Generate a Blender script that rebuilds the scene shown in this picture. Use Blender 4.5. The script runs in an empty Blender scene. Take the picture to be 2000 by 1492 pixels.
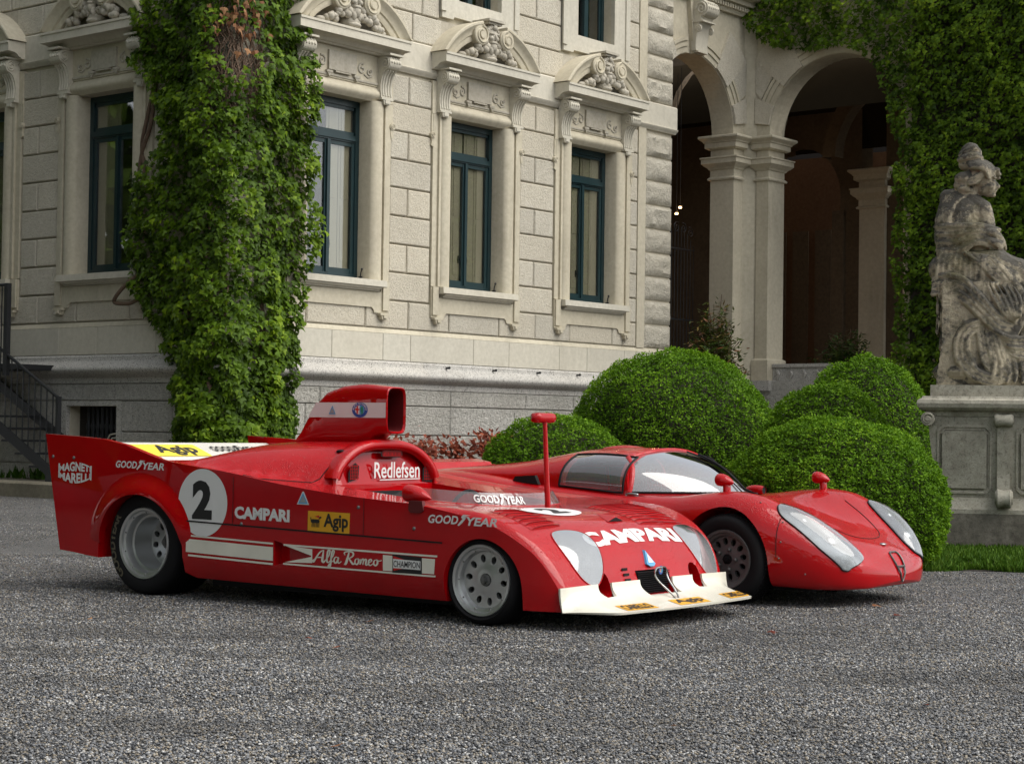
import bpy, bmesh, math, random
import numpy as np
from mathutils import Vector, Matrix, noise
random.seed(7); rng = np.random.default_rng(11)
R_ = math.radians
SC = bpy.context.scene
COL = SC.collection

# ---------------------------------------------------------------- camera
CAM_H = 1.03
TH = 0.686309                       # bearing of the long facade
cam_d = bpy.data.cameras.new('camera'); cam = bpy.data.objects.new('camera', cam_d); COL.objects.link(cam)
cam_d.sensor_width = 36; cam_d.lens = 3660 / 2000 * 36; cam_d.clip_end = 600; cam_d.clip_start = 0.1
_p, _r = 0.0264867, 0.0141619
_fw = Vector((0, math.cos(_p), math.sin(_p))); _up0 = Vector((0, -math.sin(_p), math.cos(_p))); _rt0 = Vector((1, 0, 0))
_rt = _rt0 * math.cos(_r) + _up0 * math.sin(_r); _up = _up0 * math.cos(_r) - _rt0 * math.sin(_r)
m3 = Matrix((_rt, _up, -_fw)).transposed()
cam.matrix_world = Matrix.Translation((0, 0, CAM_H)) @ m3.to_4x4()
SC.camera = cam

# ---------------------------------------------------------------- sky, sun, exposure (overcast after rain)
SUN_EL, SUN_AZ = R_(52), R_(106)     # azimuth clockwise from +Y
world = bpy.data.worlds.new('World'); SC.world = world; world.use_nodes = True
nt = world.node_tree; nt.nodes.clear()
sky = nt.nodes.new('ShaderNodeTexSky'); sky.sky_type = 'NISHITA'; sky.sun_disc = False
sky.sun_elevation = SUN_EL; sky.sun_rotation = SUN_AZ; sky.air_density = 1.0; sky.dust_density = 1.5; sky.ozone_density = 1.0
hsv = nt.nodes.new('ShaderNodeHueSaturation'); hsv.inputs['Saturation'].default_value = 0.22
bg = nt.nodes.new('ShaderNodeBackground'); bg.inputs['Strength'].default_value = 0.095
wo = nt.nodes.new('ShaderNodeOutputWorld')
nt.links.new(sky.outputs[0], hsv.inputs['Color']); nt.links.new(hsv.outputs[0], bg.inputs[0]); nt.links.new(bg.outputs[0], wo.inputs[0])
sun_d = bpy.data.lights.new('sun', 'SUN'); sun = bpy.data.objects.new('sun', sun_d); COL.objects.link(sun)
sun_d.energy = 1.5; sun_d.angle = R_(60); sun_d.color = (1.0, 0.955, 0.885)
_sd = Vector((math.sin(SUN_AZ) * math.cos(SUN_EL), math.cos(SUN_AZ) * math.cos(SUN_EL), math.sin(SUN_EL)))
sun.rotation_euler = _sd.to_track_quat('Z', 'Y').to_euler()
sun.location = (20, -10, 30)
SC.view_settings.view_transform = 'Standard'; SC.view_settings.look = 'None'
SC.view_settings.exposure = 1.10; SC.view_settings.gamma = 1.0; SC.view_settings.use_curve_mapping = False
SC.render.engine = 'CYCLES'
cy = SC.cycles; cy.max_bounces = 6; cy.diffuse_bounces = 3; cy.glossy_bounces = 3; cy.transmission_bounces = 4; cy.transparent_max_bounces = 16; cy.caustics_reflective = False; cy.caustics_refractive = False; cy.use_denoising = True; cy.use_adaptive_sampling = True; cy.adaptive_threshold = 0.02; cy.sample_clamp_indirect = 4.0

# ---------------------------------------------------------------- mesh helpers
class MB:
    """collects shapes, builds ONE mesh object"""
    def __init__(s): s.v = []; s.f = []
    def add(s, vs, fs, M=None):
        o = len(s.v)
        s.v += [tuple(M @ Vector(p)) for p in vs] if M is not None else [tuple(p) for p in vs]
        s.f += [tuple(i + o for i in f) for f in fs]; return s
    def box(s, x0, x1, y0, y1, z0, z1, M=None):
        return s.add([(x0,y0,z0),(x1,y0,z0),(x1,y1,z0),(x0,y1,z0),(x0,y0,z1),(x1,y0,z1),(x1,y1,z1),(x0,y1,z1)],
                     [(0,3,2,1),(4,5,6,7),(0,1,5,4),(1,2,6,5),(2,3,7,6),(3,0,4,7)], M)
    def prism(s, pts, a, b, ax='x', M=None):
        """polygon pts extruded between a and b along axis; pts are (y,z) for x, (x,z) for y, (x,y) for z"""
        def P(p, t): return (t, p[0], p[1]) if ax == 'x' else ((p[0], t, p[1]) if ax == 'y' else (p[0], p[1], t))
        n = len(pts); vs = [P(p, a) for p in pts] + [P(p, b) for p in pts]
        fs = [tuple(range(n))[::-1], tuple(range(n, 2*n))] + [(i, (i+1) % n, n+(i+1) % n, n+i) for i in range(n)]
        return s.add(vs, fs, M)
    def tube(s, pts, r, n=8, M=None, cap=True):
        pts = [Vector(p) for p in pts]; k = len(pts); rr = r if hasattr(r, '__len__') else [r]*k
        vs = []; prev = None
        for i, p in enumerate(pts):
            t = (pts[min(i+1, k-1)] - pts[max(i-1, 0)]).normalized()
            if prev is None: a = t.orthogonal().normalized()
            else:
                a = prev - t*prev.dot(t); a = a.normalized() if a.length > 1e-6 else t.orthogonal().normalized()
            prev = a; b = t.cross(a)
            for j in range(n):
                q = 2*math.pi*j/n; vs.append(p + (a*math.cos(q) + b*math.sin(q))*rr[i])
        fs = [(i*n+j, i*n+(j+1) % n, (i+1)*n+(j+1) % n, (i+1)*n+j) for i in range(k-1) for j in range(n)]
        if cap: fs += [tuple(range(n))[::-1], tuple(range((k-1)*n, k*n))]
        return s.add(vs, fs, M)
    def lathe(s, prof, n=24, c=(0,0,0), ax='z', M=None, a0=0.0, a1=2*math.pi):
        """prof = [(r, t)], t along the axis"""
        full = abs(a1-a0-2*math.pi) < 1e-6; m = n if full else n+1; k = len(prof); vs = []
        for r, t in prof:
            for j in range(m):
                q = a0+(a1-a0)*j/n; a, b = r*math.cos(q), r*math.sin(q)
                vs.append({'z': (c[0]+a, c[1]+b, c[2]+t), 'y': (c[0]+a, c[1]+t, c[2]+b), 'x': (c[0]+t, c[1]+a, c[2]+b)}[ax])
        fs = [(i*m+j, i*m+(j+1) % m, (i+1)*m+(j+1) % m, (i+1)*m+j) for i in range(k-1) for j in range(m if full else n)]
        return s.add(vs, fs, M)
    def ball(s, c, r, nu=12, nv=8, M=None):
        r = r if hasattr(r, '__len__') else (r, r, r); vs = [(c[0], c[1], c[2]-r[2])]
        for i in range(1, nv):
            t = math.pi*i/nv
            for j in range(nu):
                q = 2*math.pi*j/nu; vs.append((c[0]+r[0]*math.sin(t)*math.cos(q), c[1]+r[1]*math.sin(t)*math.sin(q), c[2]-r[2]*math.cos(t)))
        vs.append((c[0], c[1], c[2]+r[2])); L = len(vs)-1
        fs = [(0, 1+(j+1) % nu, 1+j) for j in range(nu)]
        for i in range(nv-2):
            for j in range(nu):
                a = 1+i*nu; fs.append((a+j, a+(j+1) % nu, a+nu+(j+1) % nu, a+nu+j))
        a = 1+(nv-2)*nu; fs += [(a+j, a+(j+1) % nu, L) for j in range(nu)]
        return s.add(vs, fs, M)
    def grid(s, fn, nu, nv, M=None, flip=False):
        vs = [fn(i/nu, j/nv) for i in range(nu+1) for j in range(nv+1)]; w = nv+1
        fs = [(i*w+j, (i+1)*w+j, (i+1)*w+j+1, i*w+j+1) for i in range(nu) for j in range(nv)]
        if flip: fs = [f[::-1] for f in fs]
        return s.add(vs, fs, M)
    def stack(s, rect, prof, M=None):
        """square ring moulding: rect=(x0,x1,y0,y1); prof=[(z, offset)]"""
        x0, x1, y0, y1 = rect; vs = []
        for z, o in prof: vs += [(x0-o,y0-o,z),(x1+o,y0-o,z),(x1+o,y1+o,z),(x0-o,y1+o,z)]
        n = len(prof); fs = [(0,3,2,1), tuple(range(4*n-4, 4*n))]
        for i in range(n-1):
            for j in range(4): fs.append((4*i+j, 4*i+(j+1) % 4, 4*i+4+(j+1) % 4, 4*i+4+j))
        return s.add(vs, fs, M)
    def mesh(s, name, smooth=None):
        me = bpy.data.meshes.new(name); me.from_pydata([tuple(p) for p in s.v], [], s.f); me.validate(); 
        bm = bmesh.new(); bm.from_mesh(me); bmesh.ops.recalc_face_normals(bm, faces=bm.faces); bm.to_mesh(me); bm.free()
        if smooth:
            for p in me.polygons: p.use_smooth = True
            me.set_sharp_from_angle(angle=R_(smooth))
        return me
    def build(s, name, mat, parent=None, smooth=None, M=None):
        me = s.mesh(name, smooth); me.materials.append(mat); return put(name, me, parent, M)

def put(name, me, parent=None, M=None):
    o = bpy.data.objects.new(name, me); COL.objects.link(o)
    if parent is not None: o.parent = parent
    if M is not None: o.matrix_basis = M
    return o
def tag(o, label=None, cat=None, group=None, kind=None):
    for k, v in (('label', label), ('category', cat), ('group', group), ('kind', kind)):
        if v: o[k] = v
    return o
def thing(name, label, cat, M=None, group=None):
    o = bpy.data.objects.new(name, None); COL.objects.link(o); o.empty_display_size = 0.2
    if M is not None: o.matrix_world = M
    return tag(o, label, cat, group)
def copy_tree(o, parent=None, M=None):
    c = o.copy(); COL.objects.link(c); c.parent = parent
    if M is not None: c.matrix_basis = M
    for ch in list(o.children): copy_tree(ch, c)
    return c
def T(x, y, z, rz=0.0): return Matrix.Translation((x, y, z)) @ Matrix.Rotation(rz, 4, 'Z')
def eval_mesh(o):
    dg = bpy.context.evaluated_depsgraph_get(); return bpy.data.meshes.new_from_object(o.evaluated_get(dg))
def boolean(o, cutters, op='DIFFERENCE'):
    """apply boolean modifiers without operators (cutters live in the object's own frame)"""
    par, ml = o.parent, o.matrix_basis.copy(); o.parent = None; o.matrix_basis = Matrix()
    for c in cutters:
        for solver in ('EXACT', 'FLOAT'):
            m = o.modifiers.new('b', 'BOOLEAN'); m.operation = op; m.object = c
            try: m.solver = solver
            except TypeError: m.solver = 'FAST'
            bpy.context.view_layer.update(); me = eval_mesh(o); o.modifiers.clear()
            if len(me.vertices) > 0.6*len(o.data.vertices): o.data = me; break
    o.parent = par; o.matrix_parent_inverse = Matrix(); o.matrix_basis = ml
    for c in cutters:
        d = c.data; bpy.data.objects.remove(c); bpy.data.meshes.remove(d)
    return o
def smooth_ob(o, ang=35):
    for p in o.data.polygons: p.use_smooth = True
    o.data.set_sharp_from_angle(angle=R_(ang))
def sstep(a, b, x):
    t = min(1, max(0, (x-a)/(b-a))); return t*t*(3-2*t)
def pl(x, pts):
    """smooth monotone-ish interpolation through pts"""
    if x <= pts[0][0]: return pts[0][1]
    if x >= pts[-1][0]: return pts[-1][1]
    for i in range(len(pts)-1):
        if x <= pts[i+1][0]:
            (x0, y0), (x1, y1) = pts[i], pts[i+1]
            def sl(k):
                if k == 0: return (pts[1][1]-pts[0][1])/(pts[1][0]-pts[0][0])
                if k == len(pts)-1: return (pts[k][1]-pts[k-1][1])/(pts[k][0]-pts[k-1][0])
                a = (pts[k][1]-pts[k-1][1])/(pts[k][0]-pts[k-1][0]); b = (pts[k+1][1]-pts[k][1])/(pts[k+1][0]-pts[k][0])
                return 0 if a*b <= 0 else 2*a*b/(a+b)
            h = x1-x0; t = (x-x0)/h; m0, m1 = sl(i)*h, sl(i+1)*h
            return (2*t**3-3*t*t+1)*y0 + (t**3-2*t*t+t)*m0 + (-2*t**3+3*t*t)*y1 + (t**3-t*t)*m1
def lin(x, pts):
    return float(np.interp(x, [p[0] for p in pts], [p[1] for p in pts]))

# ---------------------------------------------------------------- materials
class NT:
    def __init__(s, name):
        s.m = bpy.data.materials.new(name); s.m.use_nodes = True; s.t = s.m.node_tree
        s.b = s.t.nodes['Principled BSDF']; s.out = s.t.nodes['Material Output']; s._c = {}
    def n(s, typ, **kw):
        q = s.t.nodes.new('ShaderNode'+typ)
        for k, v in kw.items():
            if k.startswith('i_'):
                key = k[2:].replace('_', ' '); q.inputs[key].default_value = v
            else: setattr(q, k, v)
        return q
    def l(s, a, b): s.t.links.new(a, b)
    def coord(s, kind='Object'):
        if 'c' not in s._c: s._c['c'] = s.n('TexCoord')
        return s._c['c'].outputs[kind]
    def noise(s, scale, detail=4, rough=0.55, vec=None, dist=0.0):
        q = s.n('TexNoise'); q.inputs['Scale'].default_value = scale; q.inputs['Detail'].default_value = detail
        q.inputs['Roughness'].default_value = rough; q.inputs['Distortion'].default_value = dist
        s.l(vec or s.coord(), q.inputs['Vector']); return q.outputs['Fac']
    def vor(s, scale, feat='F1', out='Distance', vec=None, rnd=1.0):
        q = s.n('TexVoronoi'); q.feature = feat; q.inputs['Scale'].default_value = scale; q.inputs['Randomness'].default_value = rnd
        s.l(vec or s.coord(), q.inputs['Vector']); return q.outputs[out]
    def ramp(s, fac, stops, interp='LINEAR'):
        q = s.n('ValToRGB'); q.color_ramp.interpolation = interp; e = q.color_ramp.elements
        while len(e) < len(stops): e.new(0.5)
        for k, (p, c) in enumerate(stops):
            e[k].position = p; e[k].color = (*c, 1) if hasattr(c, '__len__') else (c, c, c, 1)
        s.l(fac, q.inputs['Fac']); return q.outputs['Color']
    def mix(s, fac, a, b, mode='MIX'):
        q = s.n('Mix'); q.data_type = 'RGBA'; q.blend_type = mode
        for k, v in ((0, fac), (6, a), (7, b)):
            if hasattr(v, 'is_linked') or hasattr(v, 'links'): s.l(v, q.inputs[k])
            else: q.inputs[k].default_value = v if k == 0 else ((*v, 1) if len(v) == 3 else v)
        return q.outputs[2]
    def math(s, op, a, b=0.0, c=None):
        q = s.n('Math'); q.operation = op
        for k, v in ((0, a), (1, b), (2, c)):
            if v is None: continue
            if hasattr(v, 'links'): s.l(v, q.inputs[k])
            else: q.inputs[k].default_value = v
        return q.outputs[0]
    def bump(s, h, strength=0.4, dist=0.01, nrm=None):
        q = s.n('Bump'); q.inputs['Strength'].default_value = strength; q.inputs['Distance'].default_value = dist
        s.l(h, q.inputs['Height'])
        if nrm is not None: s.l(nrm, q.inputs['Normal'])
        return q.outputs['Normal']
    def set(s, **kw):
        for k, v in kw.items():
            key = k.replace('_', ' ')
            if hasattr(v, 'links'): s.l(v, s.b.inputs[key])
            else:
                s.b.inputs[key].default_value = (*v, 1) if (hasattr(v, '__len__') and len(v) == 3) else v
        return s
def plain(name, col, rough=0.5, metal=0.0, spec=0.5, coat=0.0, bumpscale=None, bs=0.2, bd=0.004, var=0.12, vscale=6):
    q = NT(name)
    c = tuple(col)
    n = q.noise(vscale, 5); 
    q.set(Base_Color=q.mix(n, tuple(x*(1-var) for x in c), tuple(min(1, x*(1+var)) for x in c)), Roughness=rough, Metallic=metal, Coat_Weight=coat)
    q.b.inputs['Specular IOR Level'].default_value = spec
    if bumpscale: q.set(Normal=q.bump(q.noise(bumpscale, 4), bs, bd))
    return q.m
MAT = {}
def stone(name, c0, c1, bscale=None, bs=0.5, bd=0.02, speck=0.0, rnd=0.0, rough=0.85, stain=0.35, stainc=(0.2, 0.17, 0.12), streak=False):
    q = NT(name); g = q.n('NewGeometry'); P = g.outputs['Position']
    big = q.noise(0.9, 5, 0.6, P); fine = q.noise(14, 6, 0.65, P)
    col = q.mix(q.ramp(fine, [(0.3, 0.0), (0.7, 1.0)]), c0, c1)
    st = q.ramp(big, [(0.45, 0.0), (0.75, 1.0)])
    if streak:
        mp = q.n('Mapping'); mp.inputs['Scale'].default_value = (5, 5, 0.35); q.l(P, mp.inputs['Vector'])
        st = q.math('MULTIPLY', st, q.ramp(q.noise(1.5, 5, 0.6, mp.outputs[0]), [(0.35, 0.2), (0.7, 1.5)]))
    col = q.mix(q.math('MULTIPLY', st, stain), col, stainc)
    if rnd:
        oi = q.n('ObjectInfo'); 
        col = q.mix(q.math('MULTIPLY', q.ramp(oi.outputs['Random'], [(0, 0), (1, 1)]), rnd), col, tuple(min(1, x*0.62+0.07) for x in c0))
        w = q.n('TexWhiteNoise'); w.noise_dimensions = '1D'; q.l(oi.outputs['Random'], w.inputs['W'])
        col = q.mix(q.math('MULTIPLY', w.outputs['Value'], rnd*0.8), col, (c1[0]*1.05, c1[1]*0.98, c1[2]*0.86))
    if speck:
        sp = q.ramp(q.noise(55, 2, 0.5, P), [(0.36, 1.0), (0.44, 0.0)])
        col = q.mix(q.math('MULTIPLY', sp, speck), col, (0.06, 0.055, 0.05))
    q.set(Base_Color=col, Roughness=rough)
    if bscale:
        h = q.math('ADD', q.noise(bscale, 5, 0.7, P), q.math('MULTIPLY', q.noise(bscale*3.3, 3, 0.6, P), 0.5))
        q.set(Normal=q.bump(h, bs, bd))
    else: q.set(Normal=q.bump(fine, 0.15, 0.01))
    return q.m
MAT['block'] = stone('rough_cut_stone', (0.53, 0.485, 0.385), (0.66, 0.62, 0.52), 26, 0.8, 0.03, 0.22, 0.38, stain=0.25)
MAT['joint'] = stone('mortar_stone', (0.50, 0.45, 0.34), (0.60, 0.55, 0.43), None, stain=0.3)
MAT['smooth'] = stone('dressed_sandstone', (0.47, 0.425, 0.315), (0.60, 0.55, 0.43), None, stain=0.40, streak=True, rnd=0.15)
MAT['pale'] = stone('pale_limestone', (0.50, 0.47, 0.385), (0.63, 0.595, 0.50), None, stain=0.35, stainc=(0.24, 0.22, 0.17), streak=True, rnd=0.2)
MAT['granite'] = stone('speckled_granite', (0.40, 0.39, 0.36), (0.55, 0.53, 0.49), 40, 0.3, 0.01, 0.8, 0.2, stain=0.4, stainc=(0.16, 0.14, 0.11), streak=True)
MAT['rock'] = stone('rock_faced_granite', (0.50, 0.485, 0.43), (0.76, 0.74, 0.68), 17, 1.0, 0.09, 0.5, 0.2, stain=0.3, stainc=(0.2, 0.19, 0.15))
MAT['quoin'] = stone('rock_faced_quoin', (0.49, 0.45, 0.355), (0.63, 0.59, 0.495), 16, 0.9, 0.05, 0.15, 0.2, stain=0.12)
MAT['carved'] = stone('carved_stone', (0.36, 0.33, 0.26), (0.52, 0.48, 0.40), 40, 0.3, 0.01, stain=0.5)
MAT['frame'] = plain('dark_green_paint', (0.010, 0.030, 0.034), 0.35, var=0.25)
MAT['iron'] = plain('black_iron', (0.012, 0.013, 0.015), 0.5, bumpscale=60)
MAT['cream'] = plain('cream_paint', (0.37, 0.335, 0.25), 0.6, var=0.06)
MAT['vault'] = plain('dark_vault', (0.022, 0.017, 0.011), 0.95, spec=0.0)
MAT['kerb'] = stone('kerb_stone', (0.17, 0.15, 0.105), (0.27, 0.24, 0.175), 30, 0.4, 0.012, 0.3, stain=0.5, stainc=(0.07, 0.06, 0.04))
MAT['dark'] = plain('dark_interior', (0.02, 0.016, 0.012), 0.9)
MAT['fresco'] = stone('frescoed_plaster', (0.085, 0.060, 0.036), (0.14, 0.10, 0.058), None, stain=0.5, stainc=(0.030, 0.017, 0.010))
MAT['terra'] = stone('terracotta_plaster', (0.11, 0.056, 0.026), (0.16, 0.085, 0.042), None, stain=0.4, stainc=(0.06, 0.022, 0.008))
def glass(name, tint=(0.9, 0.95, 0.93), refl=1.0, spots=0.0, ior=1.5, milk=0.0):
    q = NT(name); q.t.nodes.remove(q.b)
    tr = q.n('BsdfTransparent'); tr.inputs[0].default_value = (*tint, 1)
    gl = q.n('BsdfGlossy'); gl.inputs['Roughness'].default_value = 0.02
    lw = q.n('LayerWeight'); lw.inputs['Blend'].default_value = 0.5; f5 = q.math('POWER', lw.outputs['Facing'], 4.0); fr = q.n('Math'); fr.operation = 'MULTIPLY_ADD'; q.l(f5, fr.inputs[0]); fr.inputs[1].default_value = 0.9; fr.inputs[2].default_value = 0.05
    base = tr.outputs[0]
    if milk or spots:
        df = q.n('BsdfDiffuse'); df.inputs[0].default_value = (0.75, 0.77, 0.78, 1)
        f = milk
        if spots:
            d = q.ramp(q.vor(120), [(0.16, 1.0), (0.40, 0.0)]); keep = q.ramp(q.noise(7, 3), [(0.35, 0.1), (0.65, 1.0)])
            f = q.math('ADD', q.math('MULTIPLY', q.math('MULTIPLY', d, keep), spots), milk)
        mx0 = q.n('MixShader'); q.l(base, mx0.inputs[1]); q.l(df.outputs[0], mx0.inputs[2])
        if hasattr(f, 'links'): q.l(f, mx0.inputs[0])
        else: mx0.inputs[0].default_value = f
        base = mx0.outputs[0]
    mx = q.n('MixShader'); q.l(q.math('MULTIPLY', fr.outputs[0], refl), mx.inputs[0]); q.l(base, mx.inputs[1]); q.l(gl.outputs[0], mx.inputs[2])
    q.l(mx.outputs[0], q.out.inputs['Surface']); return q.m
MAT['pane'] = glass('window_glass', (0.90, 0.91, 0.88), 2.2)
def lamp(name, col, s):
    q = NT(name); q.set(Base_Color=col, Emission_Color=col, Emission_Strength=s); return q.m
MAT['bulb'] = lamp('lit_bulb', (1.0, 0.62, 0.28), 5)

def paint(name, col, drops=1.0, rough=0.28):
    q = NT(name)
    P = q.coord()
    # rain beads standing on the upper faces
    g = q.n('NewGeometry'); sx = q.n('SeparateXYZ'); q.l(g.outputs['Normal'], sx.inputs[0])
    up = q.ramp(sx.outputs['Z'], [(0.30, 0.0), (0.65, 1.0)])
    d1_ = q.ramp(q.vor(85), [(0.0, 1.0), (0.34, 0.0)]); d2_ = q.ramp(q.vor(170), [(0.0, 1.0), (0.36, 0.0)])
    keep = q.ramp(q.noise(45, 2), [(0.38, 0.0), (0.55, 1.0)])
    h = q.math('MULTIPLY', q.math('ADD', q.math('MULTIPLY', d1_, keep), q.math('MULTIPLY', d2_, 0.4)), up)
    dirt = q.noise(3, 5, 0.6)
    c = q.mix(q.ramp(dirt, [(0.35, 0), (0.75, 1)]), col, tuple(x*0.82 for x in col))
    q.set(Base_Color=c, Roughness=q.ramp(dirt, [(0.3, rough*0.8), (0.8, rough*1.35)]), Coat_Weight=0.9, Coat_Roughness=0.015, Coat_IOR=1.5)
    q.b.inputs['Specular IOR Level'].default_value = 0.02
    if drops:
        nb = q.bump(h, 0.8*drops, 0.005); q.set(Normal=nb, Coat_Normal=nb)
    return q.m
MAT['red'] = paint('rosso_paint', (0.43, 0.0018, 0.0045), 1.0, 0.4)
MAT['red_dark'] = plain('darkened_red', (0.10, 0.004, 0.005), 0.6)  # darker copy of the red; stands in for shade in the scoop throat
MAT['white'] = paint('white_paint', (0.74, 0.72, 0.66), 0.5, 0.35)
MAT['ivory'] = paint('ivory_paint', (0.80, 0.775, 0.66), 0.3, 0.4)
def flat(name, col, rough=0.5, **k): return plain(name, col, rough, var=0.05, **k)
MAT['d_white'] = flat('decal_white', (0.72, 0.72, 0.70)); MAT['d_black'] = flat('decal_black', (0.012, 0.012, 0.013)); MAT['d_yellow'] = flat('decal_yellow', (0.72, 0.36, 0.015)); MAT['d_lemon'] = flat('decal_lemon', (0.80, 0.62, 0.05))
MAT['d_red'] = flat('decal_red', (0.55, 0.012, 0.012)); MAT['d_blue'] = flat('decal_blue', (0.03, 0.09, 0.36)); MAT['d_sky'] = flat('decal_sky_blue', (0.10, 0.36, 0.62)); MAT['d_grey'] = flat('decal_grey', (0.32, 0.33, 0.34)); MAT['d_green'] = flat('decal_green', (0.03, 0.28, 0.16)); MAT['d_tyre'] = flat('worn_tyre_letters', (0.12, 0.105, 0.07), 0.9)
MAT['tyre'] = plain('tyre_rubber', (0.010, 0.010, 0.011), 0.7, spec=0.18, bumpscale=140, bs=0.15, bd=0.002)
MAT['rim'] = plain('silver_wheel_paint', (0.56, 0.57, 0.565), 0.32, 0.75, bumpscale=200, bs=0.05)
MAT['rim_dark'] = plain('grey_magnesium', (0.15, 0.15, 0.145), 0.5, 0.4)
MAT['steel'] = plain('worn_steel', (0.40, 0.40, 0.39), 0.25, 0.95)
MAT['black'] = plain('black_trim', (0.008, 0.008, 0.009), 0.6, spec=0.2)
MAT['gap'] = plain('dark_gap', (0.004, 0.003, 0.003), 0.9)
MAT['plexi'] = glass('plexiglass', (0.86, 0.88, 0.88), 1.4, 0.12, milk=0.14)
MAT['lens'] = glass('rain_beaded_lens', (0.85, 0.88, 0.90), 2.2, 0.16, milk=0.30)  # spots are rain beads; the milky white stands in for reflected sky
MAT['lens2'] = glass('pale_wet_lens', (0.85, 0.88, 0.90), 1.8, 0.14, milk=0.20)  # wet spots, plus milky white imitating the pale sky reflection
MAT['screen'] = glass('wet_windscreen', (0.80, 0.85, 0.86), 3.2, 0.12, milk=0.12)
MAT['chrome_bowl'] = plain('lamp_bowl', (0.20, 0.21, 0.215), 0.3, 0.7, var=.4, vscale=14)
MAT['screen_w'] = glass('sky_pale_windscreen', (0.80, 0.85, 0.86), 3.6, 0.14, milk=0.32)  # diffuse white stands in for the bright sky reflection on the glass
# ================================================================ the setting: ground
STONES = [(0.0, (0.018, 0.019, 0.022)), (0.15, (0.058, 0.061, 0.067)), (0.38, (0.145, 0.151, 0.162)), (0.62, (0.23, 0.238, 0.25)), (0.74, (0.255, 0.212, 0.155)), (0.84, (0.31, 0.27, 0.205)), (0.94, (0.40, 0.398, 0.39)), (1.0, (0.60, 0.595, 0.58))]
def gravel_mat():
    q = NT('wet_gravel'); P = q.coord()
    v1 = q.n('TexVoronoi'); v1.inputs['Scale'].default_value = 80; q.l(P, v1.inputs['Vector'])
    v2 = q.n('TexVoronoi'); v2.inputs['Scale'].default_value = 150; q.l(P, v2.inputs['Vector'])
    sep = q.n('SeparateColor'); q.l(v1.outputs['Color'], sep.inputs[0]); c = q.ramp(sep.outputs[0], STONES)
    sep2 = q.n('SeparateColor'); q.l(v2.outputs['Color'], sep2.inputs[0]); c2 = q.ramp(sep2.outputs[1], STONES)
    c = q.mix(q.ramp(q.noise(40, 2), [(0.47, 0), (0.53, 1)]), c, c2)
    big = q.noise(0.55, 5, 0.6); big2 = q.noise(2.3, 5, 0.65)
    c = q.mix(q.ramp(big, [(0.45, 0.0), (0.72, 0.35)]), c, (0.045, 0.045, 0.045))
    c = q.mix(q.ramp(big2, [(0.50, 0.0), (0.75, 0.4)]), c, (0.04, 0.036, 0.03))
    gap = q.ramp(v2.outputs['Distance'], [(0.30, 1.0), (0.80, 0.25)])
    c = q.mix(1.0, c, gap, 'MULTIPLY')
    h = q.math('ADD', q.ramp(v1.outputs['Distance'], [(0, 1), (0.8, 0)]), q.math('MULTIPLY', q.ramp(v2.outputs['Distance'], [(0, 1), (0.8, 0)]), 0.6))
    q.set(Base_Color=c, Roughness=0.6, Normal=q.bump(h, 0.8, 0.012)); q.b.inputs['Specular IOR Level'].default_value = 0.3
    return q.m
MAT['gravel'] = gravel_mat()
g = MB()
def gnd(a, b):
    x, y = -120+240*a, -120+240*b
    return (x, y, 0.012*(noise.noise((x*0.6, y*0.6, 3.1))) if (abs(x) < 9 and 3 < y < 24) else 0.0)
n_ = 60; xs = sorted(set([-120, -60, -30, -15] + [x*0.5 for x in range(-20, 21)] + [15, 30, 60, 120])); ys = sorted(set([-120, -60, -30, -10] + [y*0.5 for y in range(0, 61)] + [40, 60, 120]))
idx = {}
for i, x in enumerate(xs):
    for j, y in enumerate(ys):
        w = max(0, 1-abs(x)/9)*sstep(2, 4, y)*(1-sstep(8, 9, y))
        idx[i, j] = len(g.v); g.v.append((x, y, 0.02*w*noise.noise((x*0.7, y*0.7, 3.1))))
for i in range(len(xs)-1):
    for j in range(len(ys)-1): g.f.append((idx[i, j], idx[i+1, j], idx[i+1, j+1], idx[i, j+1]))
tag(g.build('ground', MAT['gravel'], smooth=60), kind='structure')

# ================================================================ villa (local x along the long front, y inward, z up)
VM = T(-4.015, 26.058, 0, math.pi/2-TH)
villa = thing('villa', 'cream stone villa with rusticated blocks and scrolled window pediments', 'building', VM)
LROT = -math.pi/2
def onR(u): return T(u, 0, 0)
def onL(u): return T(0, -u, 0, LROT)
ZB, CH = 2.574, 0.436
WR, WL = [2.18, 5.33, 8.46], [-2.66, -5.79]
HW = 1.10
LEN, LLEN, TOP = 10.92, 9.0, 11.6

def holed(u0, u1, z0, z1, holes, y=0.0, back=0.35):
    """wall sheet with real openings and reveals"""
    m = MB(); us = sorted(set([u0, u1] + [h[k] for h in holes for k in (0, 1)])); zs = sorted(set([z0, z1] + [h[k] for h in holes for k in (2, 3)]))
    for a, b in zip(us, us[1:]):
        for c, d in zip(zs, zs[1:]):
            if any(h[0] <= a and b <= h[1] and h[2] <= c and d <= h[3] for h in holes): continue
            m.add([(a, y, c), (b, y, c), (b, y, d), (a, y, d)], [(0, 1, 2, 3)])
    for a, b, c, d in holes:
        m.add([(a, y, c), (b, y, c), (b, y, d), (a, y, d), (a, y+back, c), (b, y+back, c), (b, y+back, d), (a, y+back, d)],
              [(0, 4, 5, 1), (1, 5, 6, 2), (2, 6, 7, 3), (3, 7, 4, 0)])
    return m
hR = [(c-0.66, c+0.66, 3.28, 6.02) for c in WR] + [(c-0.53, c+0.53, 7.88, 9.6) for c in WR[1:]]
hL = [(c-0.66, c+0.66, 3.28, 6.02) for c in WL] + [(-3.42, -2.26, 0.55, 1.32)]
holed(0.02, LEN-0.02, 0, TOP, hR, 0.02).build('wall', MAT['joint'], villa)
holed(-LLEN, -0.02, 0, TOP, hL, 0.02).build('wall', MAT['joint'], villa, M=T(0, 0, 0, LROT))
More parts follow.
